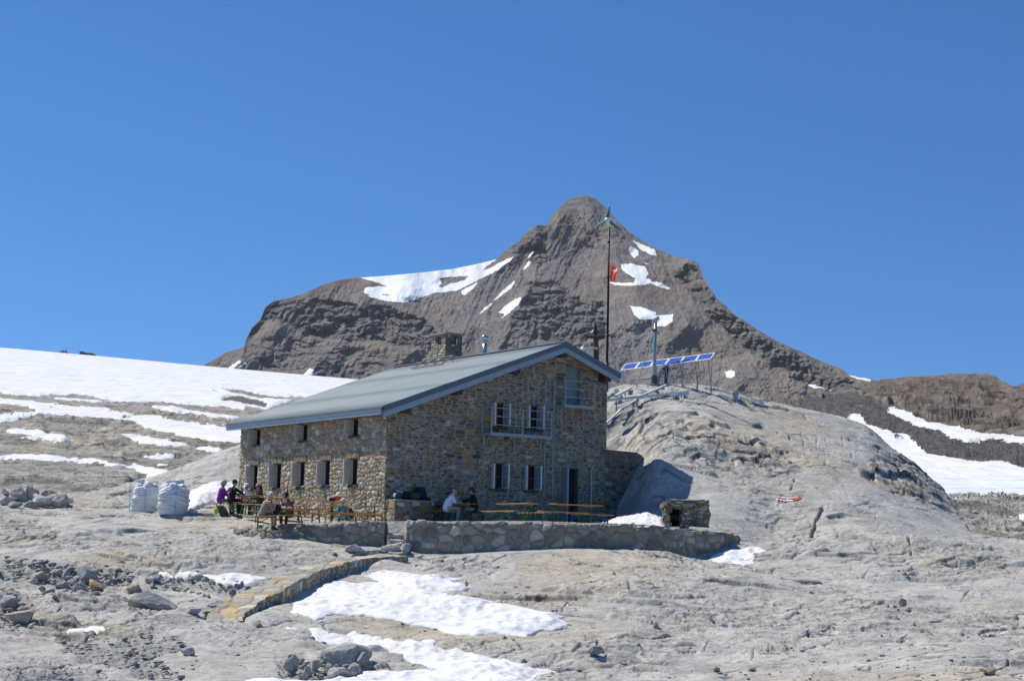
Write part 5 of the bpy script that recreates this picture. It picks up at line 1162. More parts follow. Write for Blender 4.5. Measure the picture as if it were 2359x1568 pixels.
# gable side
FZ = 1.44
pset('table', 1052, FZ+.77, 71.5, vA, 'table in the hut\'s shade between the man in white and the woman in black')
pset('bench', 1020, FZ+.47, 71.0, vA, 'bench in the shade under the man in the white shirt')
pset('bench', 1092, FZ+.47, 71.9, vA, 'bench in the shade under the woman in the black jumper')
pset('table', 1010, FZ+.77, 72.6, vB, 'dark table by the gable wall behind the man in white')
pset('table', 1192, FZ+.74, 68.2, vA, 'narrow-looking orange table in front of the ground floor windows')
pset('bench', 1152, FZ+.44, 67.9, vA, 'orange bench left of the narrow-looking table')
pset('bench', 1236, FZ+.44, 68.9, vA, 'orange bench right of the narrow-looking table')
pset('table', 1328, FZ+.76, 68.4, vB, 'bright orange table in front of the hut door')
pset('bench', 1298, FZ+.44, 67.2, vB, 'bright orange bench on the near side of the door table')
pset('bench', 1358, FZ+.42, 68.4, vB, 'blue-legged bench at the right end of the terrace', blue=True)

# ------------------------------------------------------------------ people
SKIN = plain('skin', (.50, .27, .18), .6, 0, .08, 20)
def Rz(a): return Matrix.Rotation(a, 3, 'Z')
def person(label, seat, face, jacket, trousers, hair, hat=None, lean=.25, headdown=.25, pose='table', short=False, female=False, plaid=None, capdir=0, shoes=(.03, .025, .02), scale=1.0, sleeve=True, legs='bend', hand_up=False, headturn=0):
    """seat: world point under the hips; face: heading angle of the chest (radians from +x)"""
    base = Vector(seat); R = Rz(face)                # local x = forward, y = left, z = up
    s = scale
    def T(x, y, z): return base+R @ (Vector((x, y, z))*s)
    root = empty('person', tuple(base), 0, label, 'person')
    hipz = .10; L = lean
    sh = (math.sin(L)*.46, hipz+math.cos(L)*.46)       # shoulder centre x, z
    nk = (sh[0]+math.sin(L+headdown*.4)*.09, sh[1]+math.cos(L+headdown*.4)*.09)
    hd = (nk[0]+math.sin(L+headdown)*.15, nk[1]+math.cos(L+headdown)*.15)
    sw = .185 if not female else .165
    J = {}
    for sd in (-1, 1):
        J['sh', sd] = T(sh[0], sd*sw, sh[1]-.02)
        if hand_up and sd == 1:
            J['el', sd] = T(sh[0]+.20, sd*(sw+.04), sh[1]-.24); J['wr', sd] = T(sh[0]+.30, sd*.10, sh[1]-.02)
        elif pose == 'table':
            J['el', sd] = T(sh[0]+.13, sd*(sw+.05), sh[1]-.26); J['wr', sd] = T(sh[0]+.33, sd*.10, sh[1]-.24)
        elif pose == 'reach':
            J['el', sd] = T(sh[0]+.24, sd*(sw+.03), sh[1]-.16); J['wr', sd] = T(sh[0]+.48, sd*.13, sh[1]-.24)
        else:
            J['el', sd] = T(sh[0]+.06, sd*(sw+.06), sh[1]-.28); J['wr', sd] = T(sh[0]+.26, sd*.12, sh[1]-.38)
        J['hip', sd] = T(.02, sd*.09, hipz-.02)
        if legs == 'ground':
            J['kn', sd] = T(.34, sd*.12, .42); J['an', sd] = T(.50, sd*.11, .07)
        elif legs == 'cross' and sd == 1:
            J['kn', sd] = T(.44, sd*.13, .06); J['an', sd] = T(.20, sd*.05, -.36)
        else:
            J['kn', sd] = T(.44, sd*.12, .05); J['an', sd] = T(.44+.04*sd, sd*.12, -.38)
    mb = MB()
    ht = -(L+headdown)
    RH = R @ Rz(headturn) @ Matrix.Rotation(-ht, 3, 'Y')
    hc = T(hd[0]+.01, 0, hd[1])
    def HH(x, y, z): return hc+RH @ (Vector((x, y, z))*s)
    capsule(mb, T(0, 0, hipz+.03), T(sh[0]*.9, 0, sh[1]-.06), .125*s, .14*s, 14)
    capsule(mb, J['sh', -1], J['sh', 1], .065*s, .065*s)
    capsule(mb, T(sh[0], 0, sh[1]-.02), T(nk[0], 0, nk[1]+.02), .06*s, .052*s)
    mb.ell(HH(0, 0, .02), (.098*s, .076*s, .118*s), RH.copy(), 16, 12)
    mb.ell(HH(.03, 0, -.055), (.062*s, .052*s, .062*s), RH.copy())
    capsule(mb, HH(.088, 0, .015), HH(.112, 0, -.018), .010*s, .016*s, 8)         # nose
    capsule(mb, HH(.078, -.02, -.052), HH(.078, .02, -.052), .012*s, .012*s, 8)   # lips
    for sd in (-1, 1):
        mb.ell(HH(0, sd*.078, 0), (.020*s, .012*s, .032*s), RH.copy(), 8, 6)
        capsule(mb, J['sh', sd], J['el', sd], .047*s, .038*s); capsule(mb, J['el', sd], J['wr', sd], .038*s, .026*s)
        capsule(mb, J['hip', sd], J['kn', sd], .078*s, .055*s); capsule(mb, J['kn', sd], J['an', sd], .054*s, .036*s)
        f = (J['wr', sd]-J['el', sd]).normalized(); side = Vector((0, 0, 1)).cross(f).normalized()*sd; up = f.cross(side)*sd
        pc = J['wr', sd]+f*.05*s
        capsule(mb, J['wr', sd], pc+f*.03*s, .026*s, .036*s)
        for i, (off, ln) in enumerate(((-.027, .062), (-.009, .075), (.009, .070), (.026, .055))):
            q0 = pc+f*.045*s-side*off*s; q1 = q0+(f*.8-abs(up.z)*Vector((0, 0, .35)))*ln*.55*s; q2 = q1+(f*.4-Vector((0, 0, .8)))*ln*.45*s
            capsule(mb, q0, q1, .0105*s, .0098*s, 6); capsule(mb, q1, q2, .0098*s, .0085*s, 6)
        t0 = pc-side*.03*s; t1 = t0+(f*.7-side*.6)*.045*s; capsule(mb, t0, t1, .013*s, .010*s, 6); capsule(mb, t1, t1+f*.028*s, .010*s, .009*s, 6)
        fw = R @ Vector((1, 0, 0))
        capsule(mb, J['an', sd]-Vector((0, 0, .02)), J['an', sd]+fw*.13*s-Vector((0, 0, .05*s)), .036*s, .032*s)
    body = remeshed(mb, 'body', SKIN, None, .0125); attach(body, root)
    # eyes and brows are dark recesses too small to see from the camera but present
    mb = MB()
    for sd in (-1, 1): mb.ell(HH(.086, sd*.032, .022), (.010*s, .014*s, .009*s), RH.copy(), 8, 6)
    attach(mb.build('eyes', plain('eye_dark', (.03, .02, .02), .3), None, True), root)
    # shoes
    fw = R @ Vector((1, 0, 0))
    for sd in (-1, 1):
        mb = MB(); a = J['an', sd]
        capsule(mb, a-Vector((0, 0, .045*s)), a+fw*.15*s-Vector((0, 0, .055*s)), .050*s, .042*s); capsule(mb, a+Vector((0, 0, .02)), a-Vector((0, 0, .04)), .046*s, .05*s)
        attach(mb.build('shoe', plain('shoe%.2f' % shoes[0], shoes, .7), None, True), root)
    # jacket
    if isinstance(jacket, tuple) and plaid is None: jm = plain('cloth_%.3f_%.3f_%.3f' % jacket, jacket, .85, 0, .12, 9)
    else: jm = plaid
    mb = MB(); g = .016
    capsule(mb, T(-.01, 0, hipz-.01), T(sh[0]*.55, 0, hipz+.26), (.155+g)*s, (.145+g)*s, 16); capsule(mb, T(sh[0]*.5, 0, hipz+.2), T(sh[0]*.93, 0, sh[1]-.07), (.14+g)*s, (.135+g)*s, 16)
    capsule(mb, J['sh', -1]-Vector((0, 0, .01)), J['sh', 1]-Vector((0, 0, .01)), (.068+g)*s, (.068+g)*s)
    capsule(mb, T(sh[0], 0, sh[1]-.02), T(nk[0], 0, nk[1]-.02), .085*s, .066*s)
    for sd in (-1, 1):
        if sleeve:
            capsule(mb, J['sh', sd], J['el', sd], (.056+g)*s, (.045+g)*s); capsule(mb, J['el', sd], J['wr', sd]+(J['el', sd]-J['wr', sd])*.12, (.045+g)*s, (.033+g*.6)*s)
        else: capsule(mb, J['sh', sd], J['sh', sd]+(J['el', sd]-J['sh', sd])*.7, (.060+g)*s, (.062+g)*s)
    bm_ = remeshed(mb, 'jacket' if sleeve else 'shirt', jm, None, .018, 3); attach(bm_, root)
    me = bm_.data; n_ = len(me.vertices); co = np.empty(n_*3); me.vertices.foreach_get('co', co); co = co.reshape(-1, 3)
    nn = fbm(co[:, 0]*9+co[:, 1]*6, co[:, 2]*11, 3, 3)[:, None]*.009; no = np.empty(n_*3); me.vertices.foreach_get('normal', no); me.vertices.foreach_set('co', (co+no.reshape(-1, 3)*nn).ravel()); me.update()
    # trousers
    mb = MB(); capsule(mb, T(-.02, 0, hipz-.02), T(.03, 0, hipz+.06), .150*s, .14*s, 14)
    for sd in (-1, 1):
        capsule(mb, J['hip', sd], J['kn', sd], .094*s, .072*s)
        e_ = J['an', sd] if not short else J['kn', sd]+(J['an', sd]-J['kn', sd])*.12
        if not short: capsule(mb, J['kn', sd], J['kn', sd]+(e_-J['kn', sd])*.94, .072*s, .058*s)
        elif short != 'shorts': capsule(mb, J['kn', sd], e_, .072*s, .066*s)
    attach(remeshed(mb, 'trousers', plain('trousers_%.3f_%.3f' % trousers[:2], trousers, .85, 0, .12, 9), None, .018, 3), root)
    # hair
    if hair:
        mb = MB(); mb.ell(HH(-.018, 0, .040), (.106*s, .092*s, .108*s), RH.copy(), 16, 12)
        if female: capsule(mb, HH(-.07, 0, .02), HH(-.085, 0, -.09), .07*s, .05*s)
        if female == 'long': capsule(mb, HH(-.10, 0, .0), HH(-.13, 0, -.20), .055*s, .03*s)
        attach(mb.build('hair', plain('hair_%.2f_%.2f' % hair[:2], hair, .8, 0, .25, 40), None, True), root)
    if hat:
        kind, hc_, = hat[0], hat[1]; hm = plain('hat_%.2f_%.2f_%.2f' % hc_, hc_, .8)
        mb = MB()
        prof = [(.113, .045), (.112, .085), (.098, .125), (.065, .152), (.0, .160)]
        if kind == 'beanie' or kind == 'bandana': prof = [(.112, .0), (.116, .05), (.108, .10), (.075, .145), (.0, .165)]
        if kind == 'sunhat': prof = [(.19, .028), (.185, .035), (.118, .05), (.112, .10), (.09, .14), (.0, .15)]
        nn_ = 18; rg = []
        for r, z in prof: rg.append([mb.bm.verts.new(HH(-.012+r*math.cos(k*2*math.pi/nn_), r*.92*math.sin(k*2*math.pi/nn_), z)) for k in range(nn_)] if r > 0 else None)
        top = mb.bm.verts.new(HH(-.012, 0, prof[-1][1]))
        for a, b in zip(rg[:-1], rg[1:]):
            for k in range(nn_):
                if b: mb.bm.faces.new((a[k], a[(k+1) % nn_], b[(k+1) % nn_], b[k]))
                else: mb.bm.faces.new((a[k], a[(k+1) % nn_], top))
        hato = attach(mb.build(kind if kind != 'beanie' else 'hat', hm, None, True), root)
        if kind == 'cap':
            mb = MB(); pts = [HH(.085, -.08, .05), HH(.14, -.075, .042), HH(.185, -.04, .034), HH(.195, 0, .032), HH(.185, .04, .034), HH(.14, .075, .042), HH(.085, .08, .05)]
            mb.poly(pts, .008, RH @ Vector((0, 0, 1))); attach(mb.build('cap_peak', hm), root)
            if len(hat) > 2:
                mb = MB(); mb.poly([HH(.088, -.028, .082), HH(.088, .028, .082), HH(.072, .018, .115), HH(.074, 0, .104), HH(.072, -.022, .118)], .02, RH @ Vector((1, 0, .3))); attach(mb.build('cap_badge', plain('badge_white', (.75, .78, .85), .6)), root)
    return root, T, HH, J
def plaid_mat(name, c1, c2, c3):
    m, nt, b = newmat(name, .85); tc = nt.nodes.new('ShaderNodeTexCoord'); outs = []
    for d in ('X', 'Z'):
        w = nt.nodes.new('ShaderNodeTexWave'); w.bands_direction = d; w.inputs['Scale'].default_value = 4.2; w.inputs['Distortion'].default_value = .6; nt.links.new(tc.outputs['Object'], w.inputs['Vector']); outs.append(w.outputs['Fac'])
    c = mix(nt, ramp(nt, outs[0], [(.35, c1), (.6, c2)]), ramp(nt, outs[1], [(.3, c1), (.5, c2), (.8, c3)]), .55)
    nt.links.new(c, b.inputs['Base Color']); return m
def seat(X, z, D): p = P3(X, 1160, D); return (float(p[0]), D, z)
dg_ = math.radians
fA = math.atan2(AV[1], AV[0]); fB = math.atan2(BV[1], BV[0])
person('walker in a purple jacket and pale hat at the far left of the bench', seat(508, 2.19, 75.9), fB-.15, (.22, .03, .30), (.22, .22, .21), (.35, .33, .30), ('beanie', (.52, .49, .43)), .12, .15, 'table', female=True, hand_up=True)
person('walker in a black jacket and black cap seen from behind at the left table', seat(532, 2.17, 74.9), fB+.25, (.012, .013, .013), (.02, .02, .02), (.05, .04, .03), ('cap', (.012, .012, .014)), .20, .05, 'reach', headturn=-.6)
person('man in a white t-shirt and white cap facing the camera', seat(572, 2.12, 77.6), fB+math.pi+.35, (.72, .74, .80), (.03, .035, .05), (.08, .06, .04), ('cap', (.82, .82, .84)), .18, .1, 'table', sleeve=False)
person('woman in a dark top and beige cap with a long dark ponytail', seat(600, 2.10, 76.9), fB+math.pi-.45, (.03, .03, .045), (.02, .02, .03), (.05, .025, .015), ('cap', (.50, .41, .25)), .12, .1, 'table', female='long')
person('grey-haired walker in a checked brown and grey shirt on the front bench', seat(607, 1.42, 66.3), math.radians(38), None, (.13, .105, .085), (.42, .43, .46), ('beanie', (.42, .45, .50)), .33, .25, 'table', short=True, plaid=plaid_mat('plaid_tan', (.13, .12, .12), (.36, .28, .17), (.42, .38, .32)))
person('man in a dark red checked shirt and navy cap eating at the front table', seat(668, 1.50, 68.0), math.radians(-112), None, (.03, .026, .022), (.1, .08, .06), ('cap', (.012, .015, .035), 1), .30, .40, 'table', plaid=plaid_mat('plaid_red', (.035, .02, .025), (.26, .10, .09), (.40, .32, .28)), hand_up=True)
person('person in a turquoise shirt and sun hat sitting on the ground by the wall', seat(789, 1.52, 71.6), math.radians(-62), (.05, .42, .52), (.35, .30, .22), (.25, .15, .08), ('sunhat', (.55, .50, .40)), .05, .25, 'lap', short='shorts', legs='ground', scale=.86, sleeve=False, shoes=(.6, .6, .62))
person('man in a white polo shirt and pale trousers sitting in the shade', seat(1030, FZ+.49, 70.4), math.radians(12), (.60, .58, .78), (.34, .31, .25), (.3, .28, .25), ('cap', (.10, .11, .13)), .38, .15, 'table', sleeve=False, legs='cross', shoes=(.4, .4, .45))
person('woman with short dark hair and a black jumper sitting in the shade', seat(1092, FZ+.49, 71.0), math.radians(182), (.012, .012, .014), (.24, .26, .30), (.045, .025, .018), None, .10, .20, 'reach', female=True)
person('dark-haired person leaning over behind the man in white', seat(1006, FZ+.49, 73.9), math.radians(-75), (.30, .27, .27), (.06, .06, .07), (.03, .02, .015), None, .45, .5, 'table')

# ------------------------------------------------------------------ rucksacks and small things
def lump(name, c, r, mat, parent, seed=0, R=None, amp=.12):
    mb = MB(); mb.ell((0, 0, 0), (1, 1, 1), None, 24, 16)
    for v in mb.bm.verts:
        n = float(fbm(v.co.x*2+seed*3, v.co.y*2+v.co.z*1.7, 3, seed)); p = v.co*(1+amp*n); e = .75
        p = Vector([math.copysign(abs(q)**e, q) for q in p]); p = Vector((p.x*r[0], p.y*r[1], p.z*r[2])); v.co = (R @ p if R is not None else p)+Vector(c)
    return mb.build(name, mat, parent, True)
def rucksack(label, pos, rz, sz, col, lid, roll=0.2):
    r = empty('rucksack', pos, rz, label, 'rucksack'); m = plain('pack_%.3f_%.3f_%.3f' % col, col, .8, 0, .2, 12); ml = plain('pack_%.3f_%.3f_%.3f' % lid, lid, .8, 0, .2, 12)
    R = Matrix.Rotation(roll, 3, 'Y')
    lump('bag', R @ Vector((0, 0, sz[2]))+Vector((0, 0, 0)), sz, m, r, 2, R)
    lump('lid', R @ Vector((.0, 0, sz[2]*1.85)), (sz[0]*.8, sz[1]*.9, sz[2]*.28), ml, r, 5, R)
    lump('pocket', R @ Vector((-sz[0]*.85, 0, sz[2]*.75)), (sz[0]*.35, sz[1]*.65, sz[2]*.5), ml, r, 8, R)
    for sd in (-1, 1):
        mb = MB(); mb.tube([R @ Vector((sz[0]*.8, sd*sz[1]*.5, sz[2]*1.7)), R @ Vector((sz[0]*1.35, sd*sz[1]*.55, sz[2]*1.1)), R @ Vector((sz[0]*.9, sd*sz[1]*.6, sz[2]*.3))], .018); mb.build('strap', plain('strap_dark', (.015, .015, .018), .8), r, True)
    return r
def Hp(a, b, z): v = HP(a, b, z); return (float(v[0]), float(v[1]), float(v[2]))
rucksack('blue and white rucksack at the left end of the stone ledge', Hp(-.42, .28, .86), .4, (.16, .20, .17), (.02, .05, .10), (.45, .47, .50), .3)
rucksack('small black rucksack second from the left on the stone ledge', Hp(-.40, .72, .86), 1.1, (.16, .18, .15), (.012, .012, .014), (.02, .02, .022), -.2)
rucksack('olive green rucksack lying in the middle of the stone ledge', Hp(-.50, 1.05, .86), 2.0, (.18, .22, .14), (.055, .06, .035), (.07, .07, .045), .15)
rucksack('large navy rucksack standing tallest on the stone ledge', Hp(-.36, 1.32, .86), .9, (.20, .26, .25), (.012, .016, .032), (.015, .02, .04), .1)
for k in range(2):
    sh_ = lump('boot', (0, 0, 0), (.12, .05, .07), plain('boot_leather', (.025, .02, .018), .7), None, 3+k); sh_.location = Hp(-.45, 1.56+.13*k, .93); tag(sh_, ('dark hiking boot next to the navy rucksack on the ledge', 'dark hiking boot at the very right end of the stone ledge')[k], 'boot', 'boots on the ledge')
g_ = P3(505, 1182, 75.2)
rucksack('grey rucksack with a lime green rain cover on the ground under the left bench', (float(g_[0]), float(g_[1]), float(g_[2])+.0), .2, (.28, .16, .16), (.07, .065, .07), (.16, .15, .16), .9)
o = lump('rain_cover', (0, 0, 0), (.10, .12, .13), plain('lime_cloth', (.30, .62, .05), .7), None, 4); p_ = P3(498, 1176, 74.9); o.location = p_; tag(o, 'lime green cover bundle beside the grey rucksack', 'cover')
rucksack('black and red rucksack on the front bench beside the checked shirt', seat(636, 1.50, 66.5), .6, (.12, .13, .19), (.02, .02, .022), (.10, .02, .02), .25)
rucksack('dark rucksack on the ground behind the person in turquoise', seat(803, 1.47, 72.0), .3, (.18, .22, .24), (.05, .045, .035), (.08, .065, .045), 0)
rucksack('red and white bag on the wall side of the empty front table', seat(772, 2.22, 71.4), .7, (.14, .17, .10), (.55, .08, .04), (.65, .66, .70), .1)
o = lump('food_bag', (0, 0, 0), (.13, .10, .08), plain('black_bag', (.02, .02, .025), .7), None, 9); o.location = seat(765, 2.24, 70.3); tag(o, 'black bag at the right end of the pale worn table', 'bag')
def bottle(label, pos, col, h=.24):
    r = empty('bottle', pos, 0, label, 'bottle'); mb = MB(); mb.tube([(0, 0, 0), (0, 0, h*.65), (0, 0, h*.8), (0, 0, h*.88)], [.037, .038, .022, .014], 12); mb.build('bottle_body', plain('bt_%.2f' % col[0], col, .3), r, True)
    mb = MB(); mb.tube([(0, 0, h*.88), (0, 0, h)], .017, 10); mb.build('cap', plain('btcap', (.1, .1, .12), .5), r, True)
bottle('purple drinking bottle on the left table', seat(557, 2.50, 75.2), (.10, .03, .30), .30)
bottle('clear water bottle on the left table in front of the man in the white cap', seat(564, 2.50, 76.6), (.55, .58, .62), .30)
bottle('green bottle standing on the table by the hut wall behind the plaid couple', seat(661, 2.40, 73.0), (.03, .07, .04), .32)
bottle('small red bottle on the shaded table', seat(1066, FZ+.78, 71.4), (.30, .03, .05), .22)
for i, (X_, z_, D_, c_) in enumerate(((668, 1.76, 66.9, (.62, .50, .22)), (655, 1.76, 66.8, (.75, .75, .75)))):
    o = lump('food_bag', (0, 0, 0), (.09, .07, .04), plain('food%d' % i, c_, .6), None, 12+i); o.location = seat(X_, z_+.02, D_); tag(o, ('yellow' if i == 0 else 'white')+' paper of food on the front table', 'food')
for X_, c0, lb in ((1400, (.35, .06, .02), 'red-handled trekking pole leaning on the sunlit wall'),):
    pass
def pole_at(a, lb, col, dz):
    r = empty('trekking_pole', Hp(a, -.30, 0.05+dz), 0, lb, 'trekking pole'); h0 = Vector(HP(a-.22, -.10, 1.25+dz)-HP(a, -.30, .05+dz))
    mb = MB(); mb.tube([(0, 0, 0), h0*.85], .009, 6); mb.build('shaft', plain('shaft_dark', (.03, .03, .035), .4), r); mb = MB(); mb.tube([h0*.84, h0], .018, 8); mb.build('handle', plain('pole_h%.2f' % col[0], col, .6), r)
pole_at(1.75, 'red-handled trekking pole leaning on the sunlit wall', (.40, .07, .02), 0)
pole_at(.55, 'black trekking pole leaning beside the corner ledge', (.03, .03, .03), -.1)
for b_, z_, c_, lb in ((5.05, ZB+.02, (.7, .72, .75), 'white cup on the sill of the left ground floor gable window'), (5.35, ZB+.02, (.05, .12, .5), 'blue cup on the sill of the left ground floor gable window'), (6.95, ZB+.02, (.06, .15, .55), 'blue cup on the sill of the right ground floor gable window')):
    mb = MB(); mb.tube([(0, 0, 0), (0, 0, .09)], [.032, .038], 12); o = mb.build('cup', plain('cup_%.2f' % c_[0], c_, .4), None, True); o.location = Hp(-.04, b_, z_); tag(o, lb, 'cup')
for a_, c_, lb in ((4.75, (.06, .16, .6), 'blue cloth on a sill of the sunlit wall'), (6.95, (.75, .75, .72), 'white napkin on a sill of the sunlit wall')):
    o = lump('cloth', (0, 0, 0), (.09, .05, .03), plain('cl_%.2f' % c_[0], c_, .8), None, 3); o.location = Hp(a_-.1, -.06, ZB+.045); tag(o, lb, 'cloth')

# ------------------------------------------------------------------ big white sacks
def big_sack(label, X, D, zg, w, h, seed, knot):
    p = P3(X, 1180, D); r = empty('bulk_bag', (float(p[0]), D, zg), .25, label, 'bag')
    n = 96; m_ = 80; th = np.linspace(0, 2*math.pi, n, endpoint=False); f = np.linspace(0, 1, m_)
    T, Fg = np.meshgrid(th, f)
    sq = (np.abs(np.cos(T))**3.2+np.abs(np.sin(T))**3.2)**(-1/3.2)
    R_ = w/2*sq*(.93+.10*np.sin(Fg*math.pi*.9))*(1-.10*sstep(.72, 1, Fg))
    x = R_*np.cos(T); y = R_*np.sin(T); z = h*np.minimum(Fg*1.0, 1)
    x = x+(-.10+.03*seed)*Fg**1.5*0+(.16 if seed == 3 else -.02)*Fg*.8
    wr = np.sin(Fg*34+9*fbm(np.cos(T)*1.1+seed, np.sin(T)+Fg*3, 3, seed)+seed)*.020*sstep(.05, .2, Fg)*sstep(-.3, .4, fbm(np.cos(T)+seed, Fg*3+np.sin(T), 2, seed+9))+.09*fbm(np.cos(T)*1.5+seed, np.sin(T)*1.5+Fg*9, 4, seed+1)+.03*fbm(np.cos(T)*2+seed, np.sin(T)*2+Fg*22, 3, seed+5)
    x += wr*np.cos(T); y += wr*np.sin(T)
    top = sstep(.80, 1, Fg); x *= 1-.15*top; y *= 1-.15*top; z += h*.06*top*fbm(np.cos(T)*2.3, np.sin(T)*2.3, 3, seed+2); z += .04*np.cos(4*T)*top
    V = np.stack([x, y, z], -1).reshape(-1, 3); i = np.arange(n*m_).reshape(m_, n); q = np.stack([i[:-1], np.roll(i[:-1], -1, 1), np.roll(i[1:], -1, 1), i[1:]], -1).reshape(-1, 4)
    nt_ = 14; Ft = np.linspace(1, 0, nt_)[1:]; last = i[-1]; vs = [V]; qq = [q]; prev = last; b0 = len(V)
    for j, k in enumerate(Ft):
        rr = V[last].copy(); rr[:, :2] *= k; rr[:, 2] += .10*h*(1-k)**.6*(0.4)+.03*fbm(rr[:, 0]*5, rr[:, 1]*5, 2, seed+6)*(1-k); vs.append(rr); cur = b0+j*n+np.arange(n)
        qq.append(np.stack([prev, np.roll(prev, -1), np.roll(cur, -1), cur], -1)); prev = cur
    m, nt, b = newmat('woven_plastic', .5, 0, .4); b.inputs['Base Color'].default_value = (.66, .67, .69, 1); bump(nt, b, nz(nt, 6, 5, .6, 1, stretch=(1, 1, 3)).outputs['Fac'], .05, .7)
    mesh_np('sack', np.concatenate(vs), np.concatenate(qq), m, r, True)
    for k in range(4):
        a = math.pi/4*0+k*math.pi/2+.1
        mb = MB(); pts = [((w/2*1.06)*math.cos(a)*(1 if 1 else 1)+0, (w/2*1.06)*math.sin(a), h*t) for t in (0.02, .3, .6, .85, .99)]
        mb.tube(pts, .014, 6); mb.build('seam', plain('seam_teal', (.20, .45, .50), .7), r)
    for k in range(knot):
        o = lump('knot', (0, 0, 0), (.16, .11, .09), plain('film', (.66, .64, .62), .35), r, seed+k, None, .6); o.location = ((k-.8)*.20*w, .05*k, h*1.06+.03*k)
    return r
big_sack('white bulk bag on the left, leaning, with a folded top', 329, 76.6, P3(329, 1176, 76.6)[2]-.05, 1.08, 1.20, 3, 1)
big_sack('white bulk bag on the right with a knotted translucent top', 397, 75.4, P3(397, 1184, 75.4)[2]-.03, 1.22, 1.26, 8, 3)
# ------------------------------------------------------------------ stone barbecue at the right of the terrace
bq = empty('stone_oven', tuple(P3(1570, 1208, 69.2)), 0, 'drystone outdoor oven with a dark mouth beside the snow heap', 'oven'); bq.scale = (1, 1, .86)
def rough_box(name, c, d, seed, pal, par, holes=(), rz=0.0, coarse=(.30, .11)):
    V = []; Q = []; C_ = []; off = 0; R = Rz(rz)
    faces = [((0, -1, 0), (1, 0, 0), (0, 0, 1)), ((1, 0, 0), (0, 1, 0), (0, 0, 1)), ((-1, 0, 0), (0, -1, 0), (0, 0, 1)), ((0, 0, 1), (1, 0, 0), (0, 1, 0)), ((0, 1, 0), (-1, 0, 0), (0, 0, 1))]
    for fi, (n, ux, vx) in enumerate(faces):
        n = Vector(n); ux = Vector(ux); vx = Vector(vx); lu = sum(abs(ux[i])*d[i] for i in range(3)); lv = sum(abs(vx[i])*d[i] for i in range(3)); ln = sum(abs(n[i])*d[i] for i in range(3))
        u = np.linspace(-lu/2, lu/2, max(int(lu/.025), 4)); v = np.linspace(-lv/2, lv/2, max(int(lv/.025), 4)); U, Vv = np.meshgrid(u, v)
        h, c_ = stones(U+fi*3.1+seed, Vv+seed, coarse[0], coarse[1], seed+fi, pal, (.15, .135, .11), .06)
        P = np.array(n)*(ln/2)+U[..., None]*np.array(ux)+Vv[..., None]*np.array(vx)+(h*.05-.03)[..., None]*np.array(n)
        P = P+.10*np.stack([fbm(P[..., 2]*2.2+seed, P[..., 1]*2, 2, seed), fbm(P[..., 0]*2+seed, P[..., 2]*2.5, 2, seed+1), .7*fbm(P[..., 0]*2.2, P[..., 1]*2.2+seed, 2, seed+2)], -1)
        P = P@np.array(R).T+np.array(c)
        V.append(P.reshape(-1, 3)); Q.append(gridq(len(v), len(u))+off); C_.append(c_.reshape(-1, 3)); off += U.size
    return mesh_np(name, np.concatenate(V), np.concatenate(Q), M_mas, par, False, None, {'stone': np.concatenate(C_)})
PB_ = np.concatenate([PAL_GRY, PAL_SUN*.8])
rough_box('side_pier', (-.55, .0, .30), (.26, .9, .85), 3, PB_, bq); rough_box('side_pier', (.10, .0, .30), (.36, .95, .85), 7, PB_, bq, (), .0)
rough_box('back_wall', (-.2, .42, .30), (.9, .25, .85), 5, PAL_SHD, bq)
rough_box('stone_lintel', (-.22, -.02, .82), (1.12, 1.0, .20), 9, PB_, bq, (), .03, (.7, .2)); rough_box('stone_body', (.62, .25, .45), (.75, 1.0, 1.05), 11, PB_, bq, (), .1)
rough_box('top_course', (.30, .05, 1.0), (1.35, .9, .16), 13, PB_, bq, (), .06, (.4, .12)); rough_box('top_course', (-.42, -.05, .97), (.35, .7, .12), 15, PB_, bq, (), -.1, (.3, .12))
mb = MB(); mb.box((-.22, .28, .35), (.5, .03, .75)); mb.build('hearth', plain('hearth_black', (.008, .008, .008), .95), bq)  # near-black sheet at the back of the mouth
# snow heap beside it
def heap():
    pc = [(1385,71.5,.0),(1420,71.2,.28),(1450,71.4,.48),(1480,71.0,.52),(1505,70.6,.50),(1530,70.2,.30)]
    x0 = P3(1355, 1190, 70)[0]; x1 = P3(1550, 1190, 69)[0]
    x, y = np.meshgrid(np.linspace(x0, x1, 130), np.linspace(67.2, 75.5, 200))
    X = CX+x/y*F; g = ground_h(x, y)
    ridge = np.interp(X, [1370,1395,1420,1460,1500,1530,1550], [0,.22,.36,.50,.62,.48,.1])
    cy = np.interp(X, [1380, 1540], [71.8, 70.4]); w = np.interp(X, [1380, 1540], [2.6, 2.0])
    t = np.clip(1-np.abs((y-cy)/w)**2, 0, 1)*ridge
    sd = t*2-.05
    z = g+t*(1+.25*fbm(x/.7, y/.7, 3, 5))+.05*fbm(x/.2, y/.2, 2, 8)*(t > .05)-.10*(t < .04)
    o = mesh_np('snow_heap', np.stack([x, y, z], -1).reshape(-1, 3), gridq(*x.shape), M_snow, None, True); tag(o, 'shovelled snow heap between the door tables and the stone oven', kind='structure')
heap()
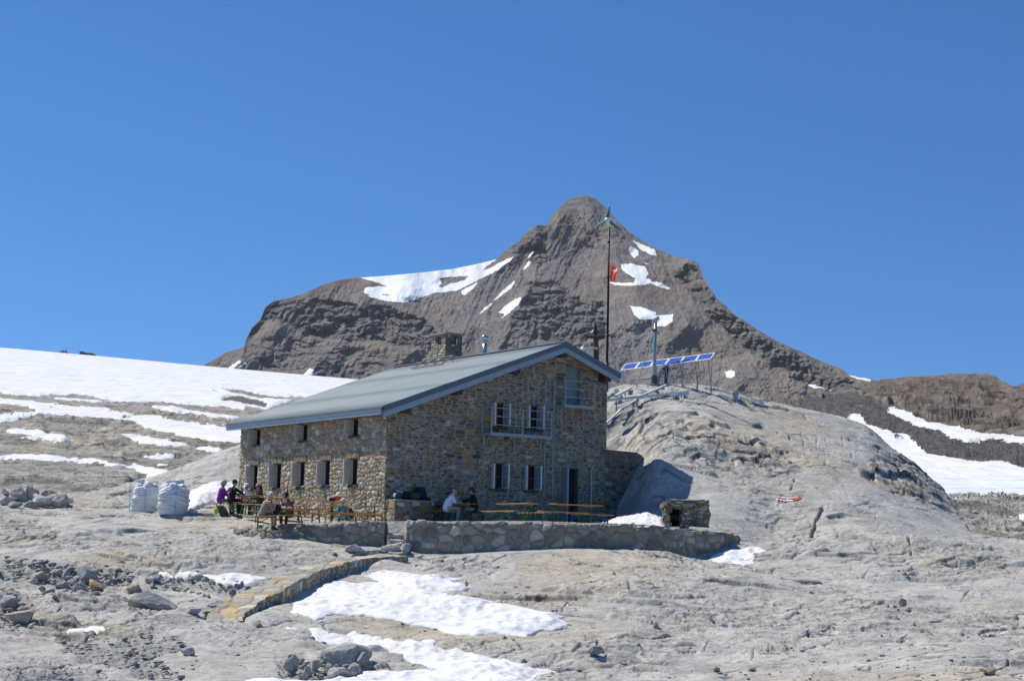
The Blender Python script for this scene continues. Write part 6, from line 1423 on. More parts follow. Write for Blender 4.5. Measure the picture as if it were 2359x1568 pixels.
# ------------------------------------------------------------------ things on the knoll
def gz(X, D):
    p = P3(X, 1000, D); return float(ground_h(np.array([p[0]]), np.array([D]))[0])
def gp(X, D):
    p = P3(X, 1000, D); return Vector((float(p[0]), D, gz(X, D)))
def PV(X, Y, D): return Vector([float(q) for q in P3(X, Y, D)])
def hit(X, Y, d0=66, d1=100):
    p = march(X, Y, None, d0, d1, 700); return Vector([float(q) for q in p]) if p is not None else gp(X, 88)
wt = empty('wind_turbine', tuple(PV(1398, 893, 86)), 0, 'small wind turbine with white hub and green blades on a tall black mast', 'wind turbine')
def under(o, par): return attach(o, par)
mb = MB(); mb.tube([PV(1397.5, 900, 86), PV(1398.5, 835, 86)], .085, 12); mb.tube([PV(1398.5, 836, 86), PV(1401, 690, 86), PV(1403, 522, 86)], [.062, .055, .045], 12)
for Y_ in (775, 640, 560): mb.tube([PV(1398.2+(893-Y_)*.0135, Y_, 86), PV(1398.2+(893-Y_)*.0135, Y_-5, 86)], .075, 12)
under(mb.build('mast', plain('black_mast', (.012, .013, .014), .5), None, True), wt)
hub = PV(1404, 509, 86)
def nac():
    mb = MB(); capsule(mb, hub+Vector((-.10, -.22, .0)), hub+Vector((.16, .22, .04)), .15, .11, 14); mb.tube([hub+Vector((0, 0, -.28)), hub+Vector((0, 0, -.05))], [.06, .10], 12)
    return mb
under(nac().build('nacelle', plain('white_hub', (.78, .79, .80), .4), None, True), wt)
mb = MB(); mb.poly([hub+Vector((.05, .2, .02)), hub+Vector((.20, .5, .20)), hub+Vector((.32, .55, .22)), hub+Vector((.36, .55, .02)), hub+Vector((.25, .5, -.12)), hub+Vector((.27, .5, .05))], .03, (1, -.3, 0)); under(mb.build('tail_fin', plain('white_hub', (.78, .79, .80), .4)), wt)
hc_ = hub+Vector((-.12, -.30, .0))
for tip in (PV(1404.8, 468.7, 85.7), PV(1366, 525.5, 85.5), PV(1432.7, 533, 85.9)):
    d = (tip-hc_); L = d.length; d.normalize(); sdv = d.cross(Vector((-.4, -.9, 0))).normalized(); nn = d.cross(sdv)
    mb = MB(); V_ = []
    for t, w, tw in ((.05, .04, .5), (.18, .085, .45), (.45, .062, .3), (.75, .040, .15), (1.0, .014, .05)):
        c = hc_+d*L*t; e = (sdv*math.cos(tw)+nn*math.sin(tw)); V_.append([c-e*w, c+nn*.008, c+e*w, c-nn*.008])
    rg = [[mb.bm.verts.new(p) for p in q] for q in V_]
    for a, b in zip(rg[:-1], rg[1:]):
        for k in range(4): mb.bm.faces.new((a[k], a[(k+1) % 4], b[(k+1) % 4], b[k]))
    mb.bm.faces.new(rg[-1])
    under(mb.build('blade', plain('green_blade', (.05, .22, .21), .4), None, True), wt)
mb = MB(); top = PV(1402.5, 560, 86)
for X_, D_ in ((1300, 92), (1560, 90), (1470, 84)):
    e = hit(X_, 905, 80, 96) if X_ > 1395 else gp(X_, D_); mb.tube([top, e], .006, 4)
under(mb.build('guy_wire', plain('wire', (.10, .10, .11), .5, .5)), wt)
# flag
def flag():
    a = PV(1403.6, 606, 86.0); z0 = a.z; H = 1.0
    n, m_ = 34, 40; fu = np.linspace(0, 1, n); fv = np.linspace(0, 1, m_); U, V = np.meshgrid(fu, fv)
    wd = np.interp(V, [0, .18, .45, .8, 1], [1.12, 1.0, .66, .58, .62])*.42
    x = a.x+.05+U*wd-.06*V*0; y = a.y+.09*np.sin(U*9+V*2.5)*(1-.2*V)*U**.4-.05*V
    z = z0-V*H*(.86)+U*(-.02-.20*(V < .0))-np.interp(V, [0, 1], [.26, .02])*U
    w = np.stack([x, y, z], -1); 
    # white arms of the cross: folded cloth shows only parts of them
    c = np.zeros(U.shape+(3,)); c[:] = (.95, .16, .10)
    arm = ((np.abs(V-.26-.28*(.6-U)) < .055) & (U > .25) & (U < .95)) | ((np.abs(U-.80+.5*V) < .05) & (V > .05) & (V < .40))
    c[arm] = (.80, .78, .78)
    m, nt, b = newmat('flag_cloth', .8); nt.links.new(attr(nt, 'dye', True), b.inputs['Base Color'])
    tr = nt.nodes.new('ShaderNodeBsdfTranslucent'); nt.links.new(attr(nt, 'dye', True), tr.inputs['Color']); ms = nt.nodes.new('ShaderNodeMixShader'); ms.inputs['Fac'].default_value = .55
    nt.links.new(b.outputs['BSDF'], ms.inputs[1]); nt.links.new(tr.outputs['BSDF'], ms.inputs[2]); nt.links.new(ms.outputs['Shader'], nt.nodes['Material Output'].inputs['Surface'])
    o = mesh_np('flag', w.reshape(-1, 3), gridq(m_, n), m, None, True, None, {'dye': c.reshape(-1, 3)})
    tag(o, 'red flag with a white cross hanging from the turbine mast', 'flag')
flag()
# cross
cr_ = empty('wooden_cross', tuple(gp(1373, 84)), 0, 'weathered wooden cross standing behind the hut roof', 'cross')
mb = MB(); b0 = PV(1373.5, 905, 84); mb.tube([b0, PV(1373.2, 800, 84), PV(1371.8, 775, 84), PV(1371.4, 752, 84), PV(1371.2, 741, 84)], [.14, .13, .10, .09, .02], 8); under(mb.build('post', plain('weathered_wood', (.075, .062, .048), .9, 0, .35, 5)), cr_)
mb = MB(); mb.tube([PV(1348, 774.3, 83.8), PV(1355, 775.5, 83.8), PV(1371, 776.5, 83.85), PV(1390, 777.2, 83.9), PV(1393, 777.4, 83.9)], [.02, .06, .085, .07, .045], 8); under(mb.build('arm', plain('weathered_wood', (.075, .062, .048), .9, 0, .35, 5)), cr_)
mb = MB(); q = PV(1373.3, 802, 83.75); mb.box(q, (.16, .06, .10)); under(mb.build('clamp', M_white), cr_)
# weather mast
wm = empty('weather_mast', tuple(hit(1507.5, 884, 80, 96)), 0, 'grey steel post with a sensor head behind the solar panels', 'mast')
Dm = 89.2
mb = MB(); mb.tube([PV(1507.5, 890, Dm), PV(1508.5, 800, Dm), PV(1510, 742, Dm)], [.085, .085, .08], 12); under(mb.build('pole', plain('grey_pole', (.27, .34, .40), .4, .4), None, True), wm)
mb = MB(); mb.tube([PV(1510, 742, Dm), PV(1510.2, 733, Dm)], .11, 12); mb.bar(PV(1504, 737, Dm), PV(1519, 735, Dm), .10, .08); mb.bar(PV(1512, 733, Dm), PV(1518, 729.5, Dm), .14, .10); under(mb.build('sensor', plain('sensor_grey', (.45, .47, .48), .5)), wm)
mb = MB(); mb.tube([PV(1507, 866, Dm), PV(1507, 883, Dm)], .15, 12); mb.tube([PV(1508, 758, Dm), PV(1508, 762, Dm)], .13, 12); under(mb.build('collar', plain('dark_steel', (.06, .07, .08), .5)), wm)
mb = MB(); mb.tube([PV(1508, 758, Dm), hit(1463, 879, 80, 96)], .028, 6); mb.tube([PV(1511, 758, Dm), hit(1600, 893, 80, 96)], .008, 4); mb.tube([PV(1508, 758, Dm), hit(1530, 900, 80, 96)], .008, 4); under(mb.build('stay', plain('stay_wire', (.35, .36, .37), .5, .4)), wm)
mb = MB(); mb.tube([PV(1534, 888, 90), PV(1535.5, 842, 90)], .10, 10); mb.box(PV(1534, 851, 89.9), (.32, .2, .14)); under(mb.build('short_post', plain('dark_steel', (.06, .07, .08), .5)), wm)
# solar array: six framed panels in a row, tilted to the sun
sa = empty('solar_array', tuple(hit(1540, 884, 80, 96)), 0, 'long row of six blue solar panels on a thin steel stand atop the knoll', 'solar panels')
DL, DR = 90.5, 87.5
bl, br_, tl_, tr_ = PV(1429.4, 852.1, DL), PV(1636.9, 826.3, DR), PV(1440.9, 837.9, DL+.45), PV(1648.5, 811.5, DR+.45)
ux = (br_-bl); vx = (tl_-bl); nrm = ux.cross(vx).normalized()
m_cell, nt, b = newmat('solar_cells', .18, .1, .6)
n_ = nz(nt, 9, 3, .8); vor = nt.nodes.new('ShaderNodeTexVoronoi'); vor.inputs['Scale'].default_value = 11; tc = nt.nodes.new('ShaderNodeTexCoord'); nt.links.new(tc.outputs['Object'], vor.inputs['Vector'])
c = ramp(nt, vor.outputs['Distance'], [(.0, (.02, .04, .22)), (.5, (.035, .09, .42)), (.9, (.14, .28, .62))]); nt.links.new(c, b.inputs['Base Color'])
for k in range(6):
    t0, t1 = k/6+.002, (k+1)/6-.002
    pn = empty('solar_panel', (0, 0, 0)); pn.parent = sa; pn.matrix_parent_inverse = sa.matrix_basis.inverted()
    def q(t, v): return bl+ux*t+vx*v
    mb = MB(); e = .0085
    for (a0, b0_, a1, b1_) in ((t0, 0, t1, .07), (t0, .93, t1, 1), (t0, .07, t0+e, .93), (t1-e, .07, t1, .93)):
        mb.poly([q(a0, b0_), q(a1, b0_), q(a1, b1_), q(a0, b1_)], -.05, nrm)
    attach(mb.build('frame', plain('white_alu', (.70, .72, .74), .4, .3)), pn)
    mb = MB(); mb.poly([q(t0+e, .07)-nrm*.012, q(t1-e, .07)-nrm*.012, q(t1-e, .93)-nrm*.012, q(t0+e, .93)-nrm*.012], -.02, nrm); attach(mb.build('cells', m_cell), pn)
def strut(mb, X, Y0, Y1, D, r=.028): mb.tube([PV(X, Y0, D), PV(X, Y1, D)], r, 6)
for X_, f_ in ((1437, .02), (1510, .37), (1536, .5), (1570, .66), (1604, .83), (1637, .97)):
    D_ = DL+(DR-DL)*f_; y0 = 852.1+(826.3-852.1)*f_
    mb = MB(); g = gp(X_, D_+.6); mb.tube([bl+ux*f_-nrm*.05+vx*.05, Vector((g.x, D_+.1, g.z-.1))], .022, 6); mb.tube([bl+ux*f_+vx*.9-nrm*.05, Vector((g.x, D_+.8, g.z-.1))], .020, 6)
    mb.tube([bl+ux*f_+vx*.95-nrm*.06, Vector((bl+ux*f_)[:2]+((bl+ux*f_).z-.45,))], .018, 6)
    attach(mb.build('leg', M_steel), sa)
mb = MB(); o1 = Vector((0, 0, -.62)); mb.tube([bl+ux*.08+o1*.9+Vector((0, .3, 0)), bl+ux*.98+o1+Vector((0, .3, 0))], .018, 6)
for f0, f1 in ((.37, .52), (.52, .37), (.68, .85), (.85, .68)): mb.tube([bl+ux*f0+o1*.3, bl+ux*f1+o1*1.6], .010, 5)
attach(mb.build('cross_rail', M_steel), sa)
mb = MB(); mb.tube([bl+ux*.68+Vector((0, .2, -.62)), bl+ux*.73+Vector((0, .2, -.80)), bl+ux*.78+Vector((0, .2, -.72)), bl+ux*.82+Vector((0, .2, -.3))], .016, 6); attach(mb.build('cable', plain('orange_cable', (.40, .14, .05), .6)), sa)
# rails and steel left on the rock
def rail(pts, w, h, label, mat=None, lift=.14, cat='beam', name='steel_beam', follow=False):
    P = []
    for (x0, y0), (x1, y1) in zip(pts[:-1], pts[1:]):
        for k in range(9): P.append(hit(x0+(x1-x0)*k/9, y0+(y1-y0)*k/9, 72, 97))
    P.append(hit(*pts[-1], 72, 97)); a, b = P[0], P[-1]
    if follow: P = [p+Vector((0, 0, lift)) for p in P]
    else:
        (x0, y0), (x1, y1) = pts[0], pts[-1]; 
        for q in np.arange(.2, 8, .2):
            P = [PV(x0, y0, a.y-q), PV(x1, y1, b.y-q)]; t_ = np.linspace(0, 1, 15); px_ = np.array([P[0].lerp(P[1], float(t))[:] for t in t_])
            if (px_[:, 2]-ground_h(px_[:, 0], px_[:, 1], True)[0]).min() > h*.6: break
    mb = MB()
    for a, b in zip(P[:-1], P[1:]): mb.bar(a, b, w, h)
    o = mb.build(name, mat or plain('beam_zinc', (.58, .61, .62), .45, .1), None); tag(o, label, cat)
    if len(P) == 2 and (P[0]-P[1]).length > 1.5:
        mb = MB()
        for i in range(4):
            k = P[0].lerp(P[-1], (i+.5)/4); mb.bar(k, k-Vector((0, 0, lift+.35)), .06, .06)
        oo = mb.build('support', M_steel); oo.parent = o
    return o
rail([(1396, 922), (1586, 903)], .16, .12, 'long galvanised beam lying across the knoll beside the hut', lift=.20)
rail([(1394, 983), (1430, 948), (1478, 918)], .11, .07, 'lower grey cable channel running down the rock beside the hut', lift=.10, follow=True, cat='channel', name='cable_channel')
rail([(1478, 917), (1542, 889)], .14, .09, 'upper grey channel running from the long beam toward the short dark post', lift=.12, follow=True, cat='channel', name='cable_channel')
rail([(1418, 912), (1453, 893)], .16, .10, 'short steel bracket bar left of the long beam', lift=.10)
rail([(1547, 912), (1583, 906)], .14, .12, 'short steel bracket bar at the right end of the long beam', lift=.05)
mb = MB(); a = hit(1420, 908, 74, 97)+Vector((0, -.05, .12)); mb.box(a, (.22, .04, .28)); tag(mb.build('mounting_plate', M_white), 'pale square plate at the left end of the steel bracket', 'plate')
mb = MB(); a = hit(1548, 914, 74, 97)+Vector((0, -.05, .12)); mb.box(a, (.24, .04, .28)); tag(mb.build('mounting_plate', M_white), 'pale square plate under the long beam', 'plate')
def scrap(segs, label, name, cat, D, w=.07, mat=None):
    mb = MB()
    for (a, b, c, d) in segs: mb.bar(PV(a, b, D), PV(c, d, D+.05), w, w)
    tag(mb.build(name, mat or plain('blue_steel', (.22, .32, .42), .4, .4)), label, cat)
D1 = hit(1695, 926, 76, 97).y
scrap([(1688, 905, 1699, 925), (1699, 903, 1697, 925), (1688, 905, 1702, 908), (1690, 912, 1700, 918), (1695, 900, 1699, 912)], 'blue grey steel trestle standing on the right of the knoll', 'steel_trestle', 'trestle', D1, .09)
D2 = hit(1745, 933, 76, 98).y
scrap([(1702, 914, 1722, 921), (1722, 921, 1750, 931), (1750, 931, 1781, 939), (1735, 926, 1746, 920), (1746, 920, 1756, 932), (1728, 917, 1760, 928)], 'collapsed steel frame lying right of the trestle', 'collapsed_stand', 'metal stand', D2, .08, plain('beam_zinc', (.36, .41, .44), .4, .4))
D3 = hit(1612, 906, 76, 97).y
scrap([(1596, 907, 1612, 903), (1612, 903, 1624, 909), (1614, 900, 1618, 908), (1622, 905, 1624, 909)], 'small bundle of pale rods on the knoll right of the long beam', 'rod_bundle', 'rods', D3, .035, M_white)

# ------------------------------------------------------------------ painted way marks on the rock
def surf(X, Y, lift=.035):
    D = np.linspace(66, 86, 600); r = ray(X, Y); x = r[0]*D; y = r[1]*D; z = r[2]*D; h = ground_h(x, y, True)[0]; k = np.where(h > z)[0]
    i = k[0] if len(k) else 300
    return r*(D[i]-lift*2)+np.array([0, 0, lift*.3])
def paint(poly, mat, name, label):
    P = np.array(poly, float); x0, y0 = P.min(0); x1, y1 = P.max(0); nx = max(int((x1-x0)/1.6), 3); ny = max(int((y1-y0)/1.2), 3)
    X, Y = np.meshgrid(np.linspace(x0, x1, nx), np.linspace(y0, y1, ny)); V = np.array([surf(a, b) for a, b in zip(X.ravel(), Y.ravel())])
    ins = sdf(X, Y, poly) > -.5; k = ins[:-1, :-1] & ins[1:, 1:]
    Q = gridq(ny, nx, k)
    if len(Q) == 0: return
    V, Q, _ = compact(V, Q, {}); return mesh_np(name, V, Q, mat, None, True)
M_red = plain('red_paint', (.62, .10, .08), .8, 0, .25, 30); M_wp = plain('white_paint', (.80, .79, .76), .8, 0, .1, 30)
o = paint([(1791,1142.5),(1820,1146),(1826,1144),(1826,1140.5),(1849.5,1145.3),(1830,1154.5),(1824,1154.5),(1828,1149),(1810,1151.5),(1788,1149)], M_red, 'painted_arrow', '')
if o:
    tag(o, 'red and white arrow painted on the rock, pointing right', 'way mark')
    for pl in ([(1789.5,1144.5),(1791,1142),(1815,1145.5),(1837,1143.5),(1838,1146),(1815,1149)], [(1786,1149.5),(1788,1147.5),(1806,1150.5),(1828,1150.5),(1826,1153.8),(1806,1153.8)]):
        P_ = paint(pl, M_wp, 'white_stripe', '')
        if P_:
            for v in P_.data.vertices: v.co.y -= .03
            P_.parent = o

# ------------------------------------------------------------------ boulders
M_boul, nt, b = newmat('boulder_rock', .92, 0, .12)
n1 = nz(nt, 1.8, 7, .7); n2 = nz(nt, 9, 5, .75); oi = nt.nodes.new('ShaderNodeObjectInfo')
c = ramp(nt, n1.outputs['Fac'], [(.3, (.30, .295, .285)), (.5, (.45, .44, .415)), (.7, (.58, .555, .50))])
c = mix(nt, c, ramp(nt, n2.outputs['Fac'], [(.3, .6), (.5, 1), (.7, 1.2)]), .85, 'MULTIPLY')
c = mix(nt, c, (.50, .33, .14), attr(nt, 'ochre'))
sh = ramp(nt, oi.outputs['Random'], [(0, .85), (1, 1.2)]); c = mix(nt, c, sh, 1, 'MULTIPLY'); nt.links.new(c, b.inputs['Base Color'])
bump(nt, b, n1.outputs['Fac'], .12, .8); bump(nt, b, n2.outputs['Fac'], .03, .8)
def boulder_mesh(seed, sub=4, rough=.10):
    bm = bmesh.new(); bmesh.ops.create_icosphere(bm, subdivisions=sub, radius=1); rnd = random.Random(seed)
    pl = []
    for k in range(13):
        v = Vector((rnd.gauss(0, 1), rnd.gauss(0, 1), rnd.gauss(0, 1))).normalized(); pl.append((v, .48+.32*rnd.random()))
    for v in bm.verts:
        p = v.co.copy()
        for n, d in pl:
            e = p.dot(n)-d
            if e > 0: p -= n*e*.97
        q = p*1.7; nn = float(fbm(q.x+seed*3.1, q.y+q.z*.8, 4, seed)); v.co = p*(1+rough*nn*1.6)
    me = bpy.data.meshes.new('boulder'); bm.to_mesh(me); bm.free(); me.materials.append(M_boul)
    me.polygons.foreach_set('use_smooth', np.zeros(len(me.polygons), bool))
    return me
BM = [boulder_mesh(s) for s in range(9)]
_bc = [0]
def boulder(X, Y, w, h, label, group=None, ochre=0, depth=None, hitf=None, sink=.25, kind='boulder', cat='boulder', lift=0):
    """(X, Y) centre of the base as seen, w x h size as seen"""
    _bc[0] += 1; rnd = random.Random(_bc[0]*17); me = BM[_bc[0] % len(BM)]
    if ochre:
        me = me.copy(); a = me.attributes.new('ochre', 'FLOAT', 'POINT'); co = np.empty(len(me.vertices)*3); me.vertices.foreach_get('co', co); co = co.reshape(-1, 3)
        a.data.foreach_set('value', np.clip(ochre*(.5+1.3*fbm(co[:, 0]*1.3, co[:, 1]*1.3+co[:, 2], 3, 5)), 0, 1).astype(np.float32))
    p = march(X, Y, None, 40, 100, 600)
    if p is None: return None
    s = p[1]/F; o = bpy.data.objects.new(kind, me); COL.objects.link(o)
    W_, H_ = w*s/1.55, h*s/1.5
    o.scale = (W_, max(W_*.75, .8*H_), H_); o.rotation_euler = (rnd.uniform(-.2, .2), rnd.uniform(-.2, .2), rnd.uniform(0, 6.3) if abs(w-h) < 12 else rnd.choice([0, 3.14])+rnd.uniform(-.3, .3))
    zz = p[2] if hitf is None else hitf
    o.location = (p[0], p[1]+W_*.5, float(ground_h(np.array([p[0]]), np.array([p[1]+W_*.5]))[0])+H_*(.78-sink)+lift)
    tag(o, label, cat, group); return o
B_ = boulder
B_(785,1533,106,48,'largest grey boulder at the bottom, left of the lower snow patch')
B_(836,1535,32,32,'lump of rock joined to the right end of the largest boulder', sink=.3)
B_(668,1545,38,34,'rounded boulder with a pale top left of the largest boulder')
B_(724,1548,32,32,'dark upright stone just in front of the largest boulder')
B_(783,1566,62,32,'smooth grey boulder at the bottom edge below the largest boulder')
B_(815,1562,36,38,'dark slab leaning right of the smooth boulder at the bottom edge')
B_(706,1564,34,26,'squat boulder at the bottom edge left of the smooth one')
B_(590,1446,26,20,'grey stone at the foot of the path start')
B_(818,1277,46,17,'flat pale slab below the left terrace wall')
B_(906,1277,64,18,'wide flat slab at the foot of the steps')
B_(932,1279,22,24,'pointed stone beside the foot of the steps')
B_(195,1340,40,34,'dark upright boulder at the top of the rubble hollow')
B_(222,1361,44,24,'ochre slab of rock tilted in the rubble hollow', ochre=.9)
B_(88,1341,46,26,'grey block with an orange top in the rubble hollow', ochre=.5)
B_(306,1362,36,18,'brown stone standing alone on gravel right of the rubble hollow', ochre=.7)
B_(342,1402,124,44,'wide flat grey slab lying on the rock below the rubble hollow', sink=.55)
B_(444,1416,34,22,'dark stone left of the start of the path')
B_(500,1402,44,16,'flat slab leaning on the left edge of the path')
B_(475,1414,22,14,'small ochre chip beside the left edge of the path', ochre=.7)
B_(534,1371,16,14,'upright pale stone by the left edge of the path')
B_(433,1509,32,18,'angular stone lying alone on gravel at lower left')
B_(37,1440,66,34,'large ochre and grey block at the left edge of the picture', ochre=.6)
B_(20,1398,46,30,'grey block above the ochre one at the left edge of the picture')
B_(72,1450,26,18,'dark stone wedged right of the large ochre block')
B_(122,1450,22,14,'dark stone left of the narrow snow strip')
B_(1072,1371,20,12,'lower stone of the little cairn beside the big snow patch'); B_(1074,1361,10,11,'top stone of the little cairn beside the big snow patch', lift=.18)
B_(1092,1379,14,8,'dark stone lying right of the little cairn')
B_(1370,1509,38,17,'dark low boulder on bare rock in the lower middle')
B_(1374,1494,10,9,'stub of rock perched on the dark low boulder', lift=.12)
B_(1511,1448,9,14,'small upright stone in the middle of the bare slabs')
B_(2080,1393,15,20,'dark upright stone standing alone on the right slabs')
B_(2062,1399,11,7,'small pale stone left of the dark upright stone')
B_(2046,1399,9,8,'small brown stone furthest left of the dark upright stone', ochre=.5)
B_(2279,1552,32,18,'ochre boulder near the lower right corner', ochre=.8)
B_(1415,1324,10,7,'small orange stone on the slabs below the terrace wall', ochre=1.)
B_(1652,1546,14,10,'small dark stone on the slabs below the ochre strip', )
B_(768,1280,18,8,'small stone left of the flat pale slab')
B_(140,1538,14,10,'lone dark stone near the lower left corner'); B_(225,1547,16,8,'low dark stone right of the lone one at lower left')
# row of stones edging the small snow patch
for i, (x, y, w, h) in enumerate([(345,1345,26,15),(360,1340,26,16),(388,1341,18,9),(410,1340,16,9),(437,1338,22,14),(456,1338,20,16),(470,1340,16,12),(487,1345,18,11),(508,1350,14,8),(528,1354,14,9),(545,1353,20,10),(556,1352,10,14),(570,1356,12,8),(350,1352,20,10),(378,1355,20,9),(400,1358,18,9),(425,1362,12,6),(442,1366,12,7),(457,1370,14,8),(470,1373,12,7),(480,1376,10,7)]):
    B_(x, y, w, h, 'grey stone in the line edging the small snow patch', 'stones edging the small snow patch', kind='stone', cat='stone')
rnd = random.Random(5)
for i, (x, y, w, h) in enumerate([(12,1160,34,24),(40,1150,38,26),(62,1148,26,30),(74,1138,26,16),(90,1164,44,24),(112,1160,40,22),(22,1135,30,18),(50,1132,30,16),(135,1166,46,26),(150,1158,30,18),(8,1142,20,18),(100,1146,24,16),(66,1166,30,14),(30,1168,30,14),(120,1142,20,12)]):
    B_(x, y+4, w, h, 'angular grey block in the rock pile at the left edge below the snowy slope', 'blocks of the rock pile at the left', kind='block', cat='block', sink=.2, lift=.05*(i % 3))
for i, (x, y, w, h) in enumerate([(100,1318,26,16),(128,1326,34,20),(150,1330,24,20),(165,1345,26,18),(140,1350,30,18),(120,1345,24,14),(178,1360,34,18),(75,1345,26,14),(108,1366,22,12),(135,1310,20,12),(160,1315,22,14),(95,1358,18,12),(212,1330,18,12),(40,1318,16,9),(25,1395,30,16),(8,1380,24,18),(50,1405,22,12),(30,1372,26,14),(65,1412,16,10),(118,1362,20,10),(250,1340,14,8)]):
    B_(x, y+3, w, h, 'grey angular block among the rubble of the left hollow', 'blocks in the left rubble hollow', kind='block', cat='block', sink=.2)
for i, (x, y, w, h) in enumerate([(655,1530,14,9),(690,1530,18,11),(700,1540,16,10),(742,1530,16,10),(757,1540,20,12),(690,1555,20,12),(735,1562,22,12),(860,1552,14,8),(682,1545,12,8),(748,1552,14,9),(765,1552,14,8)]):
    B_(x, y, w, h, 'small loose block around the largest boulder', 'small blocks round the largest boulder', kind='stone', cat='stone')

# loose rubble and gravel
def rubble():
    rnd = np.random.RandomState(4); V = []; Q = []; off = 0
    ico = bmesh.new(); bmesh.ops.create_icosphere(ico, subdivisions=1, radius=1); iv = np.array([v.co[:] for v in ico.verts]); iq = np.array([[v.index for v in f.verts] for f in ico.faces]); ico.free()
    pts = []
    for g, n, smin, smax in zip(GRIT, (560, 360, 180, 150, 160, 90), (.015,)*6, (.13, .09, .12, .10, .06, .06)):
        G = np.array(g, float); x0, y0 = G.min(0)-8; x1, y1 = G.max(0)+8
        X = rnd.uniform(x0, x1, n*3); Y = rnd.uniform(y0, y1, n*3); s = sdf(X, Y, g)+rnd.normal(0, 5, n*3); k = np.where(s > 0)[0][:n]
        pts += [(X[i], Y[i], smin+(smax-smin)*rnd.rand()**4.5) for i in k]
    X = rnd.uniform(-30, 2400, 2600); Y = rnd.uniform(1240, 1575, 2600); m = fbm(X/90, Y/30, 3, 15)
    for i in np.where(m > .08)[0]: pts.append((X[i], Y[i], .015+.055*rnd.rand()**4))
    P = np.array([(a, b) for a, b, c in pts]); S = np.array([c for a, b, c in pts])
    r = ray(P[:, 0], P[:, 1]); Dg = np.linspace(42, 78, 160); hitD = np.full(len(P), np.nan)
    for i0 in range(0, len(P), 800):
        rr = r[i0:i0+800]; x = rr[:, 0:1]*Dg; y = rr[:, 1:2]*Dg; z = rr[:, 2:3]*Dg; h = ground_h(x, y); a = h > z
        j = a.argmax(1); ok = a.any(1) & (j > 0); 
        zz = z-h; i = np.arange(len(rr)); f = zz[i, j-1]/(zz[i, j-1]-zz[i, j]+1e-9); hd = Dg[j-1]+f*(Dg[1]-Dg[0]); hd[~ok] = np.nan; hitD[i0:i0+800] = hd
    for k in np.where(~np.isnan(hitD))[0]:
        D = hitD[k]; c = r[k]*D; s = S[k]
        x_, y_ = np.array([c[0]]), np.array([c[1]])
        a = rnd.rand()*6.3; sc = s*(.7+.6*rnd.rand(3))*np.array([1.3, 1.1, .55]); v = iv*(1+.25*rnd.randn(len(iv), 1))*sc
        R = np.array([[math.cos(a), -math.sin(a), 0], [math.sin(a), math.cos(a), 0], [0, 0, 1]]); v = v@R.T+c; V.append((v, c)); Q.append(iq+off); off += len(iv)
    C_ = np.array([c for v, c in V]); h = ground_h(C_[:, 0], C_[:, 1], True)[0]
    VV = np.concatenate([v+np.array([0, 0, h[i]-c[2]+.01]) for i, (v, c) in enumerate(V)])
    o = mesh_np('rubble', VV, np.concatenate(Q), M_boul, None, False); tag(o, 'loose grey gravel and stones strewn over the slabs and hollows', 'gravel', kind='stuff')
rubble()
# sparse tufts of moss and grass in cracks
def tufts():
    rnd = np.random.RandomState(9); V = []; Q = []; off = 0
    for X, Y, n, w in ((905+20,1270,0,0),(760,1297,260,34),(810,1293,120,20),(1337,1300,90,10),(1378,1305,60,8),(1120,1306,60,10),(1145,1308,50,8),(1770,1397,0,0),(1733,1545,90,5),(1690,1350,0,0),(1750,1320,60,16),(1690,1300,60,14),(1830,1332,60,20),(540,1217,90,8),(960,1330,60,14),(1410,1550,60,10),(1530,1552,50,6),(604,1194,40,6),(1850,1062,0,0)):
        for _ in range(n):
            x, y = X+rnd.normal(0, w), Y+rnd.normal(0, max(w*.12, 1)); p = march(x, y, None, 44, 76, 220)
            if p is None: continue
            a = rnd.rand()*6.3; l = .03+.07*rnd.rand(); d = np.array([math.cos(a), math.sin(a), 0]); t = p+np.array([math.cos(a+1)*.03, math.sin(a+1)*.03, l])
            V += [p-d*.008, p+d*.008, t]; Q.append([off, off+1, off+2]); off += 3
    m = plain('dry_grass', (.16, .14, .035), .8, 0, .4, 3); o = mesh_np('moss', np.array(V), np.array(Q), m, None, False); tag(o, 'tufts of yellow green moss and grass in the cracks', 'moss', kind='stuff')
tufts()

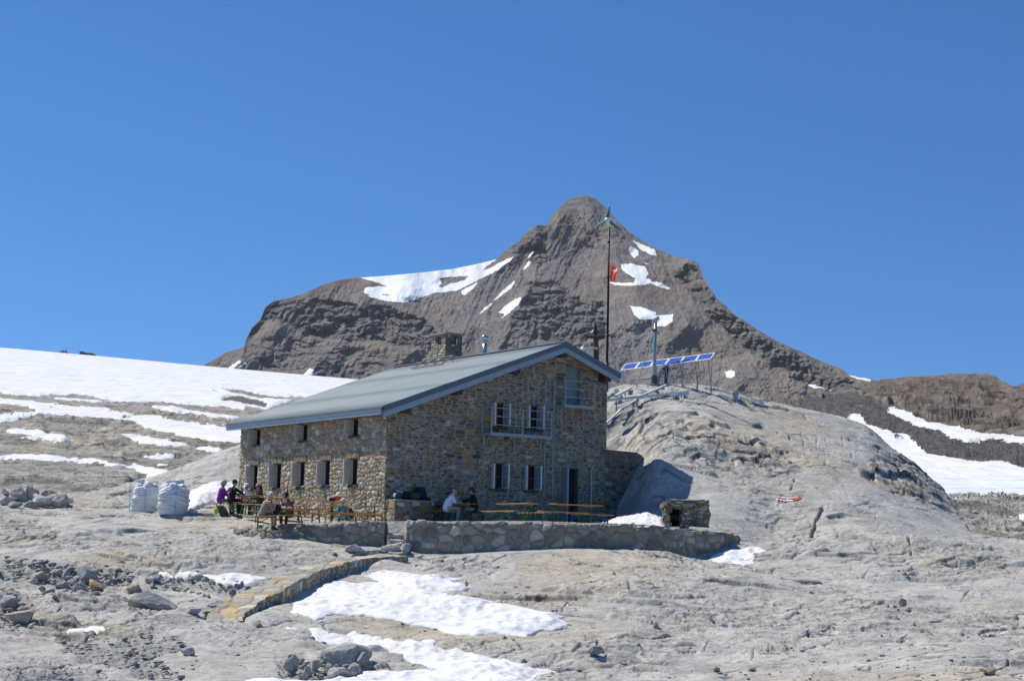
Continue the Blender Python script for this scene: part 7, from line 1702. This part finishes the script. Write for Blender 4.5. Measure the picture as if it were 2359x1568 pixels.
# ------------------------------------------------------------------ far things on the glacier's crest
def fp(X, Y, D): return PV(X, Y, D)
mb = MB(); D = 1500
pk = [(120, 845), (132, 816), (137, 809), (143, 806), (150, 806.5), (156, 811), (162, 817), (175, 845)]
bm = MB(); n = 40; Vp = []; Xs = np.linspace(118, 178, 60); cr = np.interp(Xs, [a for a, b in pk], [b for a, b in pk])
Fg, Xg = np.meshgrid(np.linspace(0, 1, 24), Xs, indexing='ij'); Yg = 860+(cr-860)*Fg+.6*fbm(Xg/2, Fg*6, 3, 4)*(Fg > .2); Dd = 1480+40*Fg+6*fbm(Xg/3, Fg*5, 3, 9)
Pp = P3(Xg, Yg, Dd); bk = Pp[-1:].copy(); bk = bk*1.05; bk[..., 2] = Pp[-1, :, 2]-15; Pp = np.concatenate([Pp, bk])
ob = mesh_np('far_peak', Pp.reshape(-1, 3), gridq(*Pp.shape[:2]), M_mtn, None, False); tag(ob, kind='structure')
stn = empty('cable_car_station', tuple(fp(203, 822, 1500)), 0, 'tiny boxy mountain station on the skyline above the glacier', 'building')
a, b = fp(188.5, 826, 1500), fp(217, 828, 1500)
mb = MB(); c = (fp(196, 830, 1500)+Vector((0, 10, 0))); mb.box(fp(191.5, 818, 1505), (3.2, 12, 5.0)); attach(mb.build('tower_block', plain('far_grey_block', (.13, .15, .18), .7)), stn)
mb = MB(); mb.box(fp(206.5, 821.5, 1507), (7.6, 12, 4.4)); mb.box(fp(208, 815.2, 1507), (6.4, 12, .5)); attach(mb.build('hall', plain('far_grey_hall', (.17, .19, .22), .7)), stn)
mb = MB(); mb.box(fp(206.5, 818, 1500.8), (6.6, .4, .9)); attach(mb.build('window_band', M_glass), stn)
for X_, Y0, Y1, lb in ((153, 806.5, 799, 'hair-thin antenna on the far dark peak'), (198.5, 819, 811, 'hair-thin antenna on the far mountain station')):
    mb = MB(); mb.tube([fp(X_, Y0+2, 1500), fp(X_+.2, Y1, 1500)], [.22, .12], 6); tag(mb.build('antenna', M_dark), lb, 'antenna')
mb = MB(); q = PV(1537, 588, 2880); mb.box(q, (2.2, 2.2, 2.8)); mb.box(q+Vector((0, 0, 2)), (2.6, 2.6, .5)); tag(mb.build('shelter', plain('pale_shelter', (.35, .35, .35), .7)), 'tiny pale shelter on the right shoulder of the mountain ridge', 'shelter')
